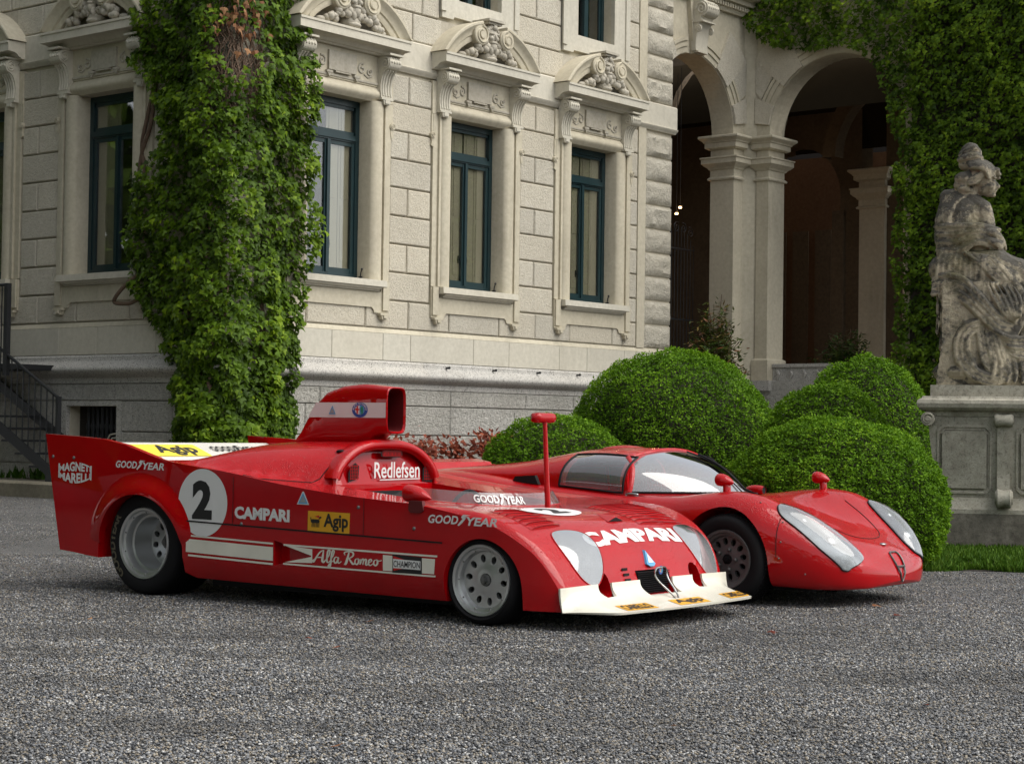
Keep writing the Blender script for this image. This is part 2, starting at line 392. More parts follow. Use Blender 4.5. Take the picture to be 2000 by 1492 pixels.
# returns, roof slab and a dark room behind the windows
m = MB(); m.box(LEN-0.4, LEN-0.02, 0.021, 9, 0, TOP); m.build('wall', MAT['joint'], villa); m = MB(); m.box(0.021, 0.4, LLEN, 9.5, 0, TOP); m.build('wall', MAT['joint'], villa)
MB().box(-0.35, LEN+0.35, -0.35, 9.5, TOP, TOP+0.35).build('roof_slab', MAT['smooth'], villa)
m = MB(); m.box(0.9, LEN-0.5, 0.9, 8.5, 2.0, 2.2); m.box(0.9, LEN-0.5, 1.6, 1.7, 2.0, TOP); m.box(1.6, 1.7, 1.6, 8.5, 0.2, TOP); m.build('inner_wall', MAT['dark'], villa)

# ---- stone blocks, one object each, mesh shared by size
_bc = {}
def block_mesh(w, h, kind):
    key = (round(w, 2), round(h, 2), kind)
    if kind != 'quoin' and kind != 'rockq' and key in _bc: return _bc[key]
    m = MB(); x0, x1, z0, z1 = 0, w, 0, h; mat = MAT['block']
    if kind in ('block', 'slab', 'rock'):
        pr, c = {'block': (0.028, 0.016), 'slab': (0.03, 0.006), 'rock': (0.04, 0.012)}[kind]
        j = {'block': 0.010, 'slab': 0.003, 'rock': 0.006}[kind]
        x0 += j; x1 -= j; z0 += j; z1 -= j
        vs = [(x0, 0.02, z0), (x1, 0.02, z0), (x1, 0.02, z1), (x0, 0.02, z1), (x0, -pr+c, z0), (x1, -pr+c, z0), (x1, -pr+c, z1), (x0, -pr+c, z1),
              (x0+c, -pr, z0+c), (x1-c, -pr, z0+c), (x1-c, -pr, z1-c), (x0+c, -pr, z1-c)]
        m.add(vs, [(4, 5, 1, 0), (5, 6, 2, 1), (6, 7, 3, 2), (7, 4, 0, 3), (8, 9, 5, 4), (9, 10, 6, 5), (10, 11, 7, 6), (11, 8, 4, 7), (8, 11, 10, 9)])
        mat = MAT[{'block': 'block', 'slab': 'pale', 'rock': 'rock'}[kind]]
    else:   # rock-faced: broken front
        nx, nz = max(4, int(w/0.07)), max(4, int(h/0.07)); sd = random.random()*50; j = 0.018
        def fn(a, b):
            e = min(a, 1-a, b, 1-b); p = 0.075 if kind == 'quoin' else 0.07
            x, z = j+(w-2*j)*a, j+(h-2*j)*b
            return (x, -(p*min(1, e*7)**0.6*(0.75+0.5*noise.noise((x*7+sd, z*7, sd))) + 0.022*noise.noise((x*24+sd, z*24, 0)) if e > 0 else 0.0), z)
        m.grid(fn, nx, nz)
        m.box(j, w-j, 0.0, 0.02, j, h-j)
        mat = MAT['quoin' if kind == 'quoin' else 'rock']
    me = m.mesh('stone_block', 50 if kind in ('quoin', 'rockq') else None); me.materials.append(mat); _bc[key] = me; return me
def block(u0, u1, z0, z1, side, kind='block', name='stone_block', y=0.0):
    me = block_mesh(u1-u0, z1-z0, kind)
    if side == 'R': M = T(u0, y, z0)
    elif side == 'L': M = T(y, -u0, z0, LROT)
    else: M = side @ T(u0, y, z0)
    return put(name, me, villa, M)
def fill(a, b, z0, z1, side, odd, kind='block'):
    w = b-a
    if w < 0.12: return
    if w < 0.55: block(a, b, z0, z1, side, kind)
    elif w < 1.25:
        if odd: block(a, b, z0, z1, side, kind)
        else: k = a+w*0.44; block(a, k, z0, z1, side, kind); block(k, b, z0, z1, side, kind)
    else:
        n = max(2, round(w/0.85)); off = 0.5 if odd else 0.0; cuts = [a] + [a+w*(i+off)/n for i in range(0 if odd else 1, n)] + [b]
        for p, q_ in zip(cuts, cuts[1:]): block(p, q_, z0, z1, side, kind)
def courses(side, cents, u0, u1, upper):
    for k in range(9):
        z0, z1 = ZB+k*CH, ZB+(k+1)*CH
        if k == 0:
            pts = [u0]
            for c in sorted(cents): pts += [c-0.62, c+0.62]
            pts.append(u1)
            for i, (a, b) in enumerate(zip(pts, pts[1:])):
                if i % 2: block(a, b, z0, z1, side)
                else: fill(a, b, z0, z1, side, 0)
            continue
        e = u0
        for c in sorted(cents) + [None]:
            b = (c-HW) if c is not None else u1
            if b > e: fill(e, b, z0, z1, side, k % 2 == 1)
            if c is not None: e = c+HW
    k = 0; z0 = 7.06
    while z0 < TOP-0.1:
        z1 = min(z0+0.447, TOP); e = u0
        hs = [(c-0.95, c+0.95) for c in upper] if z1 > 7.55 and z0 < 9.9 else []
        if z1 < 7.6: hs = [(c-0.9, c+0.9) for c in sorted(cents)]     # behind the pediments
        for a, b in hs + [(u1, None)]:
            if a > e: fill(e, a, z0, z1, side, k % 2)
            if b is not None: e = b
        z0 = z1; k += 1
courses('R', WR, 1.10, 9.80, WR[1:]); courses('L', WL, -LLEN, -1.10, [])
# corner quoins: two corners
def quoins(side, a, b):
    z = ZB; k = 0
    while z < TOP-0.1:
        if 6.2 < z < 6.99 and z+CH > 6.56:
            z = 7.06; continue
        z1 = min(z+CH, TOP)
        if z < 6.55 < z1: z1 = 6.55
        block(a, b, z, z1, side, 'quoin', 'quoin'); z = z1
quoins('R', 10.04, LEN); quoins('R', 0.0, 0.86); quoins('L', -0.86, 0.0)
quoins(T(LEN, 0, 0, math.pi/2), 0.0, 0.9)
def strips(side):
    for a, b in ([(9.80, 10.04), (0.86, 1.10)] if side == 'R' else [(-1.10, -0.86)]):
        for z0, z1 in ((ZB, 6.55), (7.058, TOP)):
            MB().box(a+0.003, b-0.003, -0.035, 0.05, z0, z1).build('pilaster_strip', MAT['smooth'], villa, M=None if side == 'R' else T(0, 0, 0, LROT))
strips('R'); strips('L')
# string course, band, torus, plinth
def profile_run(name, prof, a, b, side, mat, smooth=40):
    m = MB(); m.prism(prof, a, b, 'x'); return m.build(name, mat, villa, smooth, None if side == 'R' else T(0, 0, 0, LROT))
str_p = [(0.05, 6.55), (-0.03, 6.55), (-0.045, 6.575), (-0.075, 6.60), (-0.085, 6.63), (-0.06, 6.64), (-0.06, 7.03), (-0.03, 7.055), (0.05, 7.055)]
tor = [(0.05, 1.66), (-0.06, 1.66), (-0.06, 1.74), (-0.085, 1.755), (-0.11, 1.77)]
tor += [(-0.11-0.085*math.sin(math.pi*t/10)-0.02*(1-t/10), 1.77+0.19*t/10) for t in range(1, 10)]
tor += [(-0.11, 1.965), (-0.085, 1.985), (-0.075, 2.0), (-0.075, 2.05), (-0.045, 2.08), (0.05, 2.08)]
bev = [(0.05, 2.50), (-0.05, 2.50), (-0.035, 2.535), (-0.012, 2.572), (0.05, 2.572)]
for side, a, b in (('R', -0.06, LEN+0.06), ('L', -LLEN, 0.06)):
    segs = []
    c_ = WR if side == 'R' else sorted(WL); e = a
    for c in c_: segs.append((e, c-1.0)); e = c+1.0
    segs.append((e, b))
    for p, q_ in segs: profile_run('string_course', str_p, p, q_, side, MAT['pale'])
    n = 6 if side == 'R' else 5; cut = [a+(b-a)*(i+0.25*math.sin(i*7.1))/n for i in range(n+1)]; cut[0], cut[-1] = a-0.05, b+0.05 if side == 'R' else 0.11
    for p, q_ in zip(cut, cut[1:]): profile_run('torus_moulding', tor, p+0.002, q_-0.002, side, MAT['granite'])
    e = a; i = 0
    profile_run('band_bevel', bev, a+0.02, b-0.012, side, MAT['smooth'])
    while e < b-0.05:
        w = (1.35, 0.78, 1.1, 0.62, 1.5, 0.9)[i % 6]; q_ = min(e+w, b)
        if b-q_ < 0.3: q_ = b
        block(e, q_, 2.083, 2.50, side, 'slab', 'band_slab', y=-0.02); e = q_; i += 1
    zz = [0.0, 0.45, 0.95, 1.40, 1.655]
    for k in range(4):
        e = a; i = k
        while e < b-0.05:
            w = (1.9, 1.3, 1.6)[i % 3]; q_ = min(e+w, b)
            if b-q_ < 0.4: q_ = b
            if side == 'L' and zz[k+1] > 0.55 and zz[k] < 1.38:      # leave the basement window free
                if e < -3.58 < q_: block(e, -3.58, zz[k], zz[k+1], side, 'rock', 'plinth_block', y=-0.02); e = -3.58
                if -3.59 < e < -2.12:
                    e = -2.12; q_ = max(q_, -1.0)
            block(e, q_, zz[k], zz[k+1], side, 'rock', 'plinth_block', y=-0.02); e = q_; i += 1

# ---- ground-floor window with its dressings
def spiral(m, cy, u, z, r, s=1, turns=1.75, tr=0.014, n=40, ph=0.0):
    """a scroll line in the u-z plane at depth cy"""
    pts = [(u+s*(r*(1-0.82*t/n))*math.cos(ph+turns*2*math.pi*t/n), cy, z+(r*(1-0.82*t/n))*math.sin(ph+turns*2*math.pi*t/n)) for t in range(n+1)]
    m.tube(pts, tr, 6)
def make_window(parent):
    jm = [(0.655, 0.26), (0.655, -0.03)] + [(0.79-0.125*math.cos(math.pi*t/8), -0.03-0.075*math.sin(math.pi*t/8)) for t in range(1, 9)] + [(0.925, -0.03), (0.925, -0.085), (0.975, -0.085), (0.975, -0.05), (1.09, -0.05), (1.09, 0.03), (0.9, 0.03), (0.9, 0.26)]
    m = MB()
    for s in (-1, 1): m.prism([(s*a, b) for a, b in jm], 3.292, 6.0 if True else 0, 'z')
    m.prism([(0.03, 6.74), (-0.05, 6.74), (-0.05, 6.22), (-0.03, 6.215)] + [(-0.03-0.075*math.sin(math.pi*t/8), 6.20-0.2*t/8) for t in range(1, 8)] + [(-0.03, 5.995), (0.26, 5.995), (0.26, 6.05), (0.03, 6.05)], -0.925, 0.925, 'x')
    for s in (-1, 1):      # ears
        m.box(min(s*0.927, s*1.12), max(s*0.927, s*1.12), -0.052, 0.03, 6.003, 6.52)
        m.box(min(s*1.092, s*1.13), max(s*1.092, s*1.13), -0.046, 0.03, 5.72, 6.0)
    w = m.build('window', MAT['smooth'], parent, 35)
    for s in (-1, 1):
        e = MB()
        e.lathe([(0.0, -0.075), (0.055, -0.07), (0.055, 0.02), (0, 0.02)], 14, (s*1.11, 0, 5.66), 'y'); spiral(e, -0.075, s*1.11, 5.66, 0.045, s, tr=0.009)
        e.prism([(s*1.15, 5.64), (s*1.13, 5.56), (s*1.145, 5.50), (s*1.09, 5.47), (s*1.075, 5.55), (s*1.07, 5.66)], -0.06, 0.02, 'y')
        e.build('ear_scroll', MAT['smooth'], w, 35)
    # carved panel on the lintel
    c = MB(); c.box(-0.30, 0.28, -0.088, -0.045, 6.33, 6.62); c.box(-0.78, 0.78, -0.066, -0.045, 6.245, 6.275); c.box(-0.17, 0.15, -0.10, -0.04, 6.30, 6.322)
    for s in (-1, 1):
        c.box(s*0.29-0.06, s*0.29+0.06, -0.10, -0.04, 6.28, 6.315); c.prism([(s*0.29-0.045, 6.28), (s*0.29+0.045, 6.28), (s*0.29, 6.22)], -0.09, -0.04, 'y')
        spiral(c, -0.055, s*0.42, 6.44, 0.085, s, 1.2, 0.018, 24, 1.2); spiral(c, -0.055, s*0.58, 6.42, 0.06, -s, 1.2, 0.016, 20, 2.4)
        c.tube([(s*0.47, -0.055, 6.37), (s*0.55, -0.055, 6.33), (s*0.64, -0.055, 6.36)], 0.013, 6)
    c.build('carved_panel', MAT['carved'], w, 40)
    # consoles
    for s in (-1, 1):
        c = MB(); u = s*0.90; hw = 0.125
        cyl = [(-0.205+0.105*math.cos(q*math.pi/10), 6.575+0.105*math.sin(q*math.pi/10)) for q in range(-12, 8)]
        front = [(-0.22, 6.475), (-0.17, 6.43), (-0.135, 6.35), (-0.115, 6.25), (-0.115, 6.17), (-0.13, 6.09), (-0.13, 6.06), (-0.04, 6.06)]
        c.prism([(-0.04, 6.68), (-0.205, 6.68)] + [(-0.205-0.105*math.sin(t*math.pi/8), 6.575+0.105*math.cos(t*math.pi/8)) for t in range(1, 8)] + front, u-hw, u+hw, 'x')
        for k in (-1, 1):   # side scrolls
            cx = u+k*(hw+0.002); pts = [(cx, -0.205+0.085*(1-0.85*t/30)*math.cos(3.6*math.pi*t/30+1.6), 6.575+0.085*(1-0.85*t/30)*math.sin(3.6*math.pi*t/30+1.6)) for t in range(31)]
            c.tube(pts, 0.014, 6)
        for k in (-0.085, -0.03, 0.03, 0.085): c.tube([(u+k, -0.225, 6.47), (u+k, -0.173, 6.42), (u+k, -0.14, 6.35), (u+k, -0.118, 6.25), (u+k, -0.118, 6.17), (u+k, -0.132, 6.09)], 0.018, 6)
        for k in range(4):
            for j in range(3): c.ball((u-0.085+0.057*k, -0.305+0.028*abs(j-1), 6.64-0.055*j), 0.024, 6, 5)
        c.box(u-0.13, u+0.13, -0.15, 0.0, 6.03, 6.058); c.prism([(u-0.085, 6.03), (u+0.085, 6.03), (u+0.06, 5.96), (u-0.06, 5.96)], -0.14, -0.03, 'y'); c.box(u-0.05, u+0.05, -0.155, -0.05, 5.975, 6.027)
        c.box(u-0.15, u+0.15, -0.33, -0.02, 6.682, 6.71)
        c.build('console', MAT['pale'], w, 40)
    # cornice
    cp = [(0.0, 6.69), (-0.12, 6.69), (-0.14, 6.712), (-0.17, 6.715), (-0.20, 6.75), (-0.25, 6.775), (-0.37, 6.785), (-0.37, 6.90), (-0.385, 6.905), (-0.385, 6.94), (0.0, 6.955)]
    c = MB(); c.prism(cp, -1.17, 1.17, 'x'); c.build('cornice', MAT['pale'], w, 30)
    # broken segmental pediment: two swept mouldings ending in volutes
    Rc, zc = 1.44, 6.14
    prof = [(1.17, 0.0), (1.17, -0.27), (1.20, -0.285), (1.26, -0.285), (1.275, -0.31), (1.33, -0.32), (1.36, -0.345), (1.41, -0.385), (1.44, -0.385), (1.455, -0.37), (1.455, 0.0)]
    c = MB()
    for s in (-1, 1):
        a0, a1 = math.acos(1.19/1.455), R_(78); N = 18; vs = []
        a0 = math.asin((6.957-zc)/1.455)
        for i in range(N+1):
            a = a0+(a1-a0)*i/N
            for r, y in prof:
                z = zc+r*math.sin(a); vs.append((s*r*math.cos(a), y, max(z, 6.957)))
        k = len(prof); fs = [(i*k+j, i*k+(j+1) % k, (i+1)*k+(j+1) % k, (i+1)*k+j) for i in range(N) for j in range(k)]
        fs += [tuple(range(k)), tuple(range(N*k, (N+1)*k))]
        c.add(vs, fs)
        vu, vz = s*(1.30*math.cos(R_(78))+0.05), zc+1.30*math.sin(R_(78))-0.07
        c.lathe([(0.0, -0.40), (0.06, -0.40), (0.06, -0.375), (0.155, -0.375), (0.17, -0.36), (0.17, 0.0)], 26, (vu, 0, vz), 'y')
        spiral(c, -0.378, vu, vz, 0.15, s, 1.8, 0.02, 44, 1.6)
    c.build('pediment', MAT['smooth'], w, 35)
    t = MB(); t.box(-1.0, 1.0, -0.02, 0.03, 6.9, 7.5); t.build('tympanum', MAT['carved'], w)
    # carved mask with abacus
    c = MB(); c.box(-0.20, 0.20, -0.42, 0, 7.585, 7.625); c.box(-0.16, 0.16, -0.38, 0, 7.55, 7.583)
    for cc, rr in (((0, -0.27, 7.36), (0.125, 0.12, 0.17)), ((0, -0.37, 7.345), (0.026, 0.05, 0.06)), ((-0.055, -0.365, 7.40), (0.045, 0.03, 0.022)), ((0.055, -0.365, 7.40), (0.045, 0.03, 0.022)),
                   ((-0.065, -0.34, 7.33), (0.045, 0.05, 0.045)), ((0.065, -0.34, 7.33), (0.045, 0.05, 0.045)), ((0, -0.36, 7.255), (0.07, 0.045, 0.03)), ((0, -0.33, 7.19), (0.075, 0.07, 0.09)),
                   ((-0.05, -0.33, 7.13), (0.04, 0.05, 0.08)), ((0.05, -0.33, 7.13), (0.04, 0.05, 0.08)), ((0, -0.20, 7.05), (0.16, 0.16, 0.11)), ((0, -0.28, 7.0), (0.13, 0.1, 0.05))): c.ball(cc, rr, 14, 10)
    for k in range(9):
        a = math.pi*(k/8); c.ball((0.125*math.cos(a), -0.30, 7.41+0.10*math.sin(a)), (0.04, 0.07, 0.05), 8, 6)
    c.ball((0, -0.37, 7.50), (0.05, 0.04, 0.05), 8, 6)
    c.build('carved_mask', MAT['carved'], w, 60)
    for s in (-1, 1):
        c = MB(); rs = random.Random(5+s)
        for k in range(26):
            t = k/25; u = s*(0.13+0.42*t); z = 7.26-0.20*t-0.06*rs.random(); r = 0.035+0.035*rs.random()
            c.ball((u+0.04*rs.uniform(-1, 1), -0.27-0.05*rs.random(), max(6.97+r*0.7, z+0.07*rs.uniform(-1, 1))), r, 9, 7)
        c.ball((s*0.62, -0.22, 6.99), (0.12, 0.08, 0.05), 8, 6)
        c.build('fruit_garland', MAT['carved'], w, 60)
    # sill, apron and feet
    c = MB(); c.prism([(0.2, 3.292), (-0.17, 3.285), (-0.175, 3.19), (-0.16, 3.18), (0.2, 3.18)], -0.93, 0.93, 'x'); c.prism([(0.0, 3.178), (-0.15, 3.178), (-0.135, 3.155), (-0.10, 3.15), (-0.09, 3.125), (0, 3.12)], -0.85, 0.85, 'x'); c.build('sill', MAT['pale'], w, 30)
    c = MB(); c.prism([(-1.09, 3.28), (-1.09, 2.80), (-0.78, 2.80), (-0.76, 2.85), (-0.72, 2.88), (0.72, 2.88), (0.76, 2.85), (0.78, 2.80), (1.09, 2.80), (1.09, 3.28), (0.92, 3.28), (0.92, 3.12), (-0.92, 3.12), (-0.92, 3.28)], -0.055, 0.0, 'y')
    for s in (-1, 1):
        c.box(min(s*0.94, s*1.075), max(s*0.94, s*1.075), -0.085, -0.05, 2.84, 3.285)
        c.box(s*0.96-0.10, s*0.96+0.10, -0.11, 0, 2.765, 2.798); c.prism([(s*0.96-0.07, 2.763), (s*0.96+0.07, 2.763), (s*0.96+0.05, 2.70), (s*0.96-0.05, 2.70)], -0.10, 0, 'y'); c.box(s*0.96-0.035, s*0.96+0.035, -0.125, -0.02, 2.72, 2.762)
    c.build('apron', MAT['smooth'], w, 30)
    # joinery
    y0 = 0.20; f = MB()
    for a, b, c0, d in ((-0.655, -0.575, 3.292, 5.995), (0.575, 0.655, 3.292, 5.995), (-0.574, 0.574, 5.90, 5.995), (-0.574, 0.574, 5.36, 5.47), (-0.574, 0.574, 3.292, 3.375)): f.box(a, b, y0, y0+0.08, c0, d)
    f.box(-0.574, 0.574, y0-0.025, y0, 5.385, 5.425); f.box(-0.574, 0.574, y0-0.02, y0, 3.30, 3.335)
    for a, b in ((-0.572, -0.51), (-0.062, -0.002), (0.002, 0.062), (0.51, 0.572)): f.box(a, b, y0+0.015, y0+0.065, 3.377, 5.358)
    f.box(-0.03, 0.03, y0-0.015, y0+0.014, 3.377, 5.358)
    for a, b in ((-0.51, -0.064), (0.064, 0.51)):
        f.box(a, b, y0+0.02, y0+0.06, 3.377, 3.45); f.box(a, b, y0+0.02, y0+0.06, 5.30, 5.358)
    f.box(-0.55, 0.55, y0+0.02, y0+0.06, 5.472, 5.52); f.box(-0.55, 0.55, y0+0.02, y0+0.06, 5.85, 5.898)
    f.build('sash_frame', MAT['frame'], w)
    for a, b, c0, d in ((-0.51, -0.064, 3.45, 5.30), (0.064, 0.51, 3.45, 5.30), (-0.55, 0.55, 5.52, 5.85)): MB().box(a, b, y0+0.038, y0+0.044, c0, d).build('pane', MAT['pane'], w)
    for a, b in ((-0.545, -0.285), (-0.275, -0.02), (0.02, 0.275), (0.285, 0.545)):
        c = MB(); c.box(a, b, y0+0.075, y0+0.095, 3.38, 5.89); c.box(a+0.05, b-0.05, y0+0.067, y0+0.075, 3.55, 4.4); c.box(a+0.05, b-0.05, y0+0.067, y0+0.075, 4.5, 5.3); c.box(a+0.05, b-0.05, y0+0.067, y0+0.075, 5.5, 5.8)
        c.build('inner_shutter', MAT['cream'], w)
    for s in (-1, 1):
        c = MB(); c.box(s*0.10-0.006, s*0.10+0.006, y0+0.048, y0+0.066, 3.74, 3.86); c.ball((s*0.10, y0+0.055, 3.80), (0.022, 0.012, 0.03), 8, 6); c.build('shutter_latch', MAT['iron'], w)
    c = MB(); c.box(0.60, 0.625, 0.06, 0.12, 3.30, 3.34); c.tube([(0.612, 0.09, 3.33), (0.612, 0.08, 3.40), (0.612, 0.06, 3.44)], 0.010, 6); c.ball((0.612, 0.06, 3.45), 0.018, 8, 6); c.build('shutter_hook', MAT['iron'], w)
    return w
W0 = make_window(villa); W0.matrix_basis = onR(WR[0])
wins = [W0] + [copy_tree(W0, villa, onR(c)) for c in WR[1:]] + [copy_tree(W0, villa, onL(c)) for c in WL]
for w_, gone in zip(wins, ((0, 1), (), (0,), (2, 3), (1,))):        # some inner shutters stand folded back
    sh_ = sorted([o for o in w_.children if o.name.startswith('inner_shutter')], key=lambda o: o.data.vertices[0].co.x)
    for k in gone: bpy.data.objects.remove(sh_[k])
# ---- upper windows
def upper_window(parent):
    m = MB(); m.prism([(-0.93, 7.56), (-0.66, 7.56), (-0.64, 7.60), (0.64, 7.60), (0.66, 7.56), (0.93, 7.56), (0.93, 9.9), (0.53, 9.9), (0.53, 7.88), (-0.53, 7.88), (-0.53, 9.9), (-0.93, 9.9)], -0.06, 0.02, 'y')
    m.box(-0.53, 0.53, -0.059, 0.02, 9.6, 9.9)
    for s in (-1, 1): m.box(min(s*0.85, s*0.97), max(s*0.85, s*0.97), -0.085, -0.058, 7.66, 9.9)
    w = m.build('upper_window', MAT['pale'], parent, 30)
    y0 = 0.18; f = MB()
    for a, b, c, d in ((-0.53, -0.46, 7.88, 9.6), (0.46, 0.53, 7.88, 9.6), (-0.459, 0.459, 7.88, 7.96), (-0.459, 0.459, 9.5, 9.6)): f.box(a, b, y0, y0+0.08, c, d)
    f.box(-0.055, 0.055, y0-0.01, y0+0.07, 7.962, 9.498)
    for a, b in ((-0.458, -0.41), (0.41, 0.458)): f.box(a, b, y0+0.02, y0+0.06, 7.962, 9.498)
    f.build('sash_frame', MAT['frame'], w)
    for a, b in ((-0.41, -0.057), (0.057, 0.41)): MB().box(a, b, y0+0.038, y0+0.044, 7.962, 9.498).build('pane', MAT['pane'], w)
    c = MB(); c.box(-0.2, 0.6, 0.9, 0.95, 7.6, 9.8); c.build('curtain', MAT['fresco'], w)
    c = MB(); c.ball((-0.22, 0.62, 8.28), 0.028, 10, 8); c.build('lamp_bulb', MAT['bulb'], w)
    return w
U0 = upper_window(villa); U0.matrix_basis = onR(WR[1]); copy_tree(U0, villa, onR(WR[2]))
# ---- basement window on the left front
LM = T(0, 0, 0, LROT)
m = MB(); m.prism([(-3.58, 0.5), (-3.43, 0.5), (-3.43, 1.325), (-2.25, 1.325), (-2.25, 0.5), (-2.12, 0.5), (-2.12, 1.40), (-3.58, 1.40)], -0.05, 0.02, 'y')
bw = m.build('basement_window', MAT['granite'], villa, M=LM)
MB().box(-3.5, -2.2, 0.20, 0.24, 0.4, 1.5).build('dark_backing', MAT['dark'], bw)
for k in range(8):
    c = MB(); x = -3.12+0.11*k
    c.lathe([(0.022, 0.56), (0.022, 0.66), (0.04, 0.70), (0.02, 0.76), (0.035, 0.86), (0.02, 0.94), (0.04, 1.02), (0.022, 1.08), (0.022, 1.31)], 8, (x, 0.13, 0), 'z'); c.build('baluster', MAT['iron'], bw, 40)
for k in (0, 0.05):
    c = MB(); c.tube([(-2.72+k, 0.12, 0.56), (-2.62+k, 0.05, 0.76-k), (-2.48+k, 0.03, 0.90-k), (-2.28, 0.08, 0.94-k*1.4)], 0.013, 6); c.build('cable', MAT['pale'], bw, 60)
# iron pegs on the torus
for u in (4.6, 5.75, 6.9, 8.0, 9.2):
    c = MB(); c.box(u-0.012, u+0.012, -0.14, -0.05, 2.0, 2.03); c.ball((u, -0.14, 2.02), 0.022, 6, 5); c.build('iron_peg', MAT['iron'], villa)
# ================================================================ loggia: two arches meeting in an inner corner
log = thing('loggia', 'tall arched stone loggia in the inner corner, with moulded capitals and dark vaulted rooms', 'arcade', VM)
XC, YS, FL = 14.015, 0.30, 2.08
LGL = T(0, YS, 0); LGR = T(XC, 0, 0, LROT)
def arch_wall(u0, u1, z0, z1, uc, r, zs, th, n=28):
    m = MB(); pts = [(uc+r*math.cos(math.pi*i/n), zs+r*math.sin(math.pi*i/n)) for i in range(n+1)]
    for y in (0, th):
        if uc-r > u0: m.add([(u0, y, z0), (uc-r, y, z0), (uc-r, y, zs), (u0, y, zs)], [(0, 1, 2, 3)])
        m.add([(uc+r, y, z0), (u1, y, z0), (u1, y, zs), (uc+r, y, zs)], [(0, 1, 2, 3)])
        def outer(p):   # the point of the outer rectangle on the same radius
            dx, dz = p[0]-uc, p[1]-zs; k = 1e9
            if dx > 1e-6: k = min(k, (u1-uc)/dx)
            if dx < -1e-6: k = min(k, (u0-uc)/dx)
            if dz > 1e-6: k = min(k, (z1-zs)/dz)
            return (uc+dx*k, zs+dz*k)
        for a, b in zip(pts, pts[1:]):
            p, q = outer(a), outer(b); vs = [(a[0], y, a[1]), (b[0], y, b[1]), (q[0], y, q[1])]
            if abs(p[0]-q[0]) > 1e-6 and abs(p[1]-q[1]) > 1e-6: vs.append((max(p[0], q[0]) if p[0] > uc else min(p[0], q[0]), y, max(p[1], q[1])))
            vs.append((p[0], y, p[1])); m.add(vs, [tuple(range(len(vs)))])
    for a, b in zip(pts, pts[1:]): m.add([(a[0], 0, a[1]), (b[0], 0, b[1]), (b[0], th, b[1]), (a[0], th, a[1])], [(0, 1, 2, 3)])
    for u in (uc-r, uc+r): m.add([(u, 0, z0), (u, th, z0), (u, th, zs), (u, 0, zs)], [(0, 1, 2, 3)])
    return m
SPR = 6.90
aL, rL, aR, rR = 12.07, 1.38, 1.66, 1.48
arch_wall(10.92, XC-0.0, FL, 12.2, aL, rL, SPR, 0.5).build('arch_wall', MAT['smooth'], log, M=LGL)
arch_wall(-0.295, 9.5, FL, 12.2, aR, rR, SPR, 0.55).build('arch_wall', MAT['smooth'], log, M=LGR)
m = MB(); m.box(10.95, XC+0.03, YS-0.06, YS+0.6, 0, FL-0.003); m.build('terrace_wall', MAT['rock'], log)
m = MB(); m.box(XC-0.06, XC+0.6, -9.5, YS-0.07, 0, FL-0.003); m.build('terrace_wall', MAT['rock'], log)
MB().prism([(XC-0.20, YS+0.01), (XC+0.01, YS-0.20), (XC+0.01, YS+0.01)], FL, 12.2, 'z').build('corner_strip', MAT['smooth'], log)
# piers with two-tier capitals
cap = [(6.04, 0.0), (6.04, 0.05), (6.07, 0.06), (6.10, 0.03), (6.11, 0.015), (6.24, 0.015), (6.25, 0.04), (6.285, 0.06), (6.32, 0.11), (6.35, 0.135), (6.36, 0.15), (6.45, 0.15), (6.46, 0.17), (6.485, 0.17), (6.50, 0.10), (6.505, 0.01),
       (6.64, 0.01), (6.645, 0.05), (6.665, 0.08), (6.675, 0.10), (6.77, 0.10), (6.775, 0.12), (6.80, 0.13), (6.84, 0.18), (6.86, 0.20), (6.89, 0.20), (6.905, 0.19), (6.905, 0.0)]
for rect in ((13.445, 13.70, YS-0.02, YS+0.5), (XC-0.02, XC+0.55, -0.175, 0.075)):
    m = MB(); m.stack(rect, [(FL, 0.06), (2.50, 0.06), (2.54, 0.012), (6.045, 0.012)]); m.build('pier', MAT['smooth'], log)
    m = MB(); m.stack(rect, [(1.9, 0.14), (FL+0.02, 0.14)]); m.build('pier_base', MAT['granite'], log)
    m = MB(); m.stack(rect, cap); m.build('capital', MAT['smooth'], log, 25)
# voussoirs: rough wedges and moulded archivolt pieces
def wedge(uc, r, a0, a1, ro, M, rough, lim=None):
    m = MB(); N = 6; a0, a1 = R_(a0), R_(a1); pr = 0.055 if rough else 0.03
    def outp(a, ra):
        u, z = uc+ra*math.cos(a), SPR+ra*math.sin(a)
        if lim is not None:
            if (lim > uc and u > lim) or (lim < uc and u < lim): z = SPR+(z-SPR)*(lim-uc)/(u-uc); u = lim
        return (u, z)
    if rough:
        ins = [(uc+(r+0.015)*math.cos(a0+(a1-a0)*i/N), SPR+(r+0.015)*math.sin(a0+(a1-a0)*i/N)) for i in range(N+1)]
        outs = [outp(a0+(a1-a0)*i/N, ro) for i in range(N, -1, -1)]
        m.prism(ins+outs, -pr, 0.02, 'y')
    else:
        for k, (ra, rb, p) in enumerate(((r+0.015, r+0.13, 0.02), (r+0.13, r+0.2, 0.045), (r+0.2, r+0.235, 0.03), (r+0.235, r+0.30, 0.06))):
            m.prism([(uc+ra*math.cos(a0+(a1-a0)*i/N), SPR+ra*math.sin(a0+(a1-a0)*i/N)) for i in range(N+1)] + [(uc+(rb-0.001)*math.cos(a0+(a1-a0)*i/N), SPR+(rb-0.001)*math.sin(a0+(a1-a0)*i/N)) for i in range(N, -1, -1)], -p, 0.02, 'y')
    m.build('voussoir', MAT['block'] if rough else MAT['smooth'], log, M=M)
limL, limR = XC-0.17, -0.30+0.17
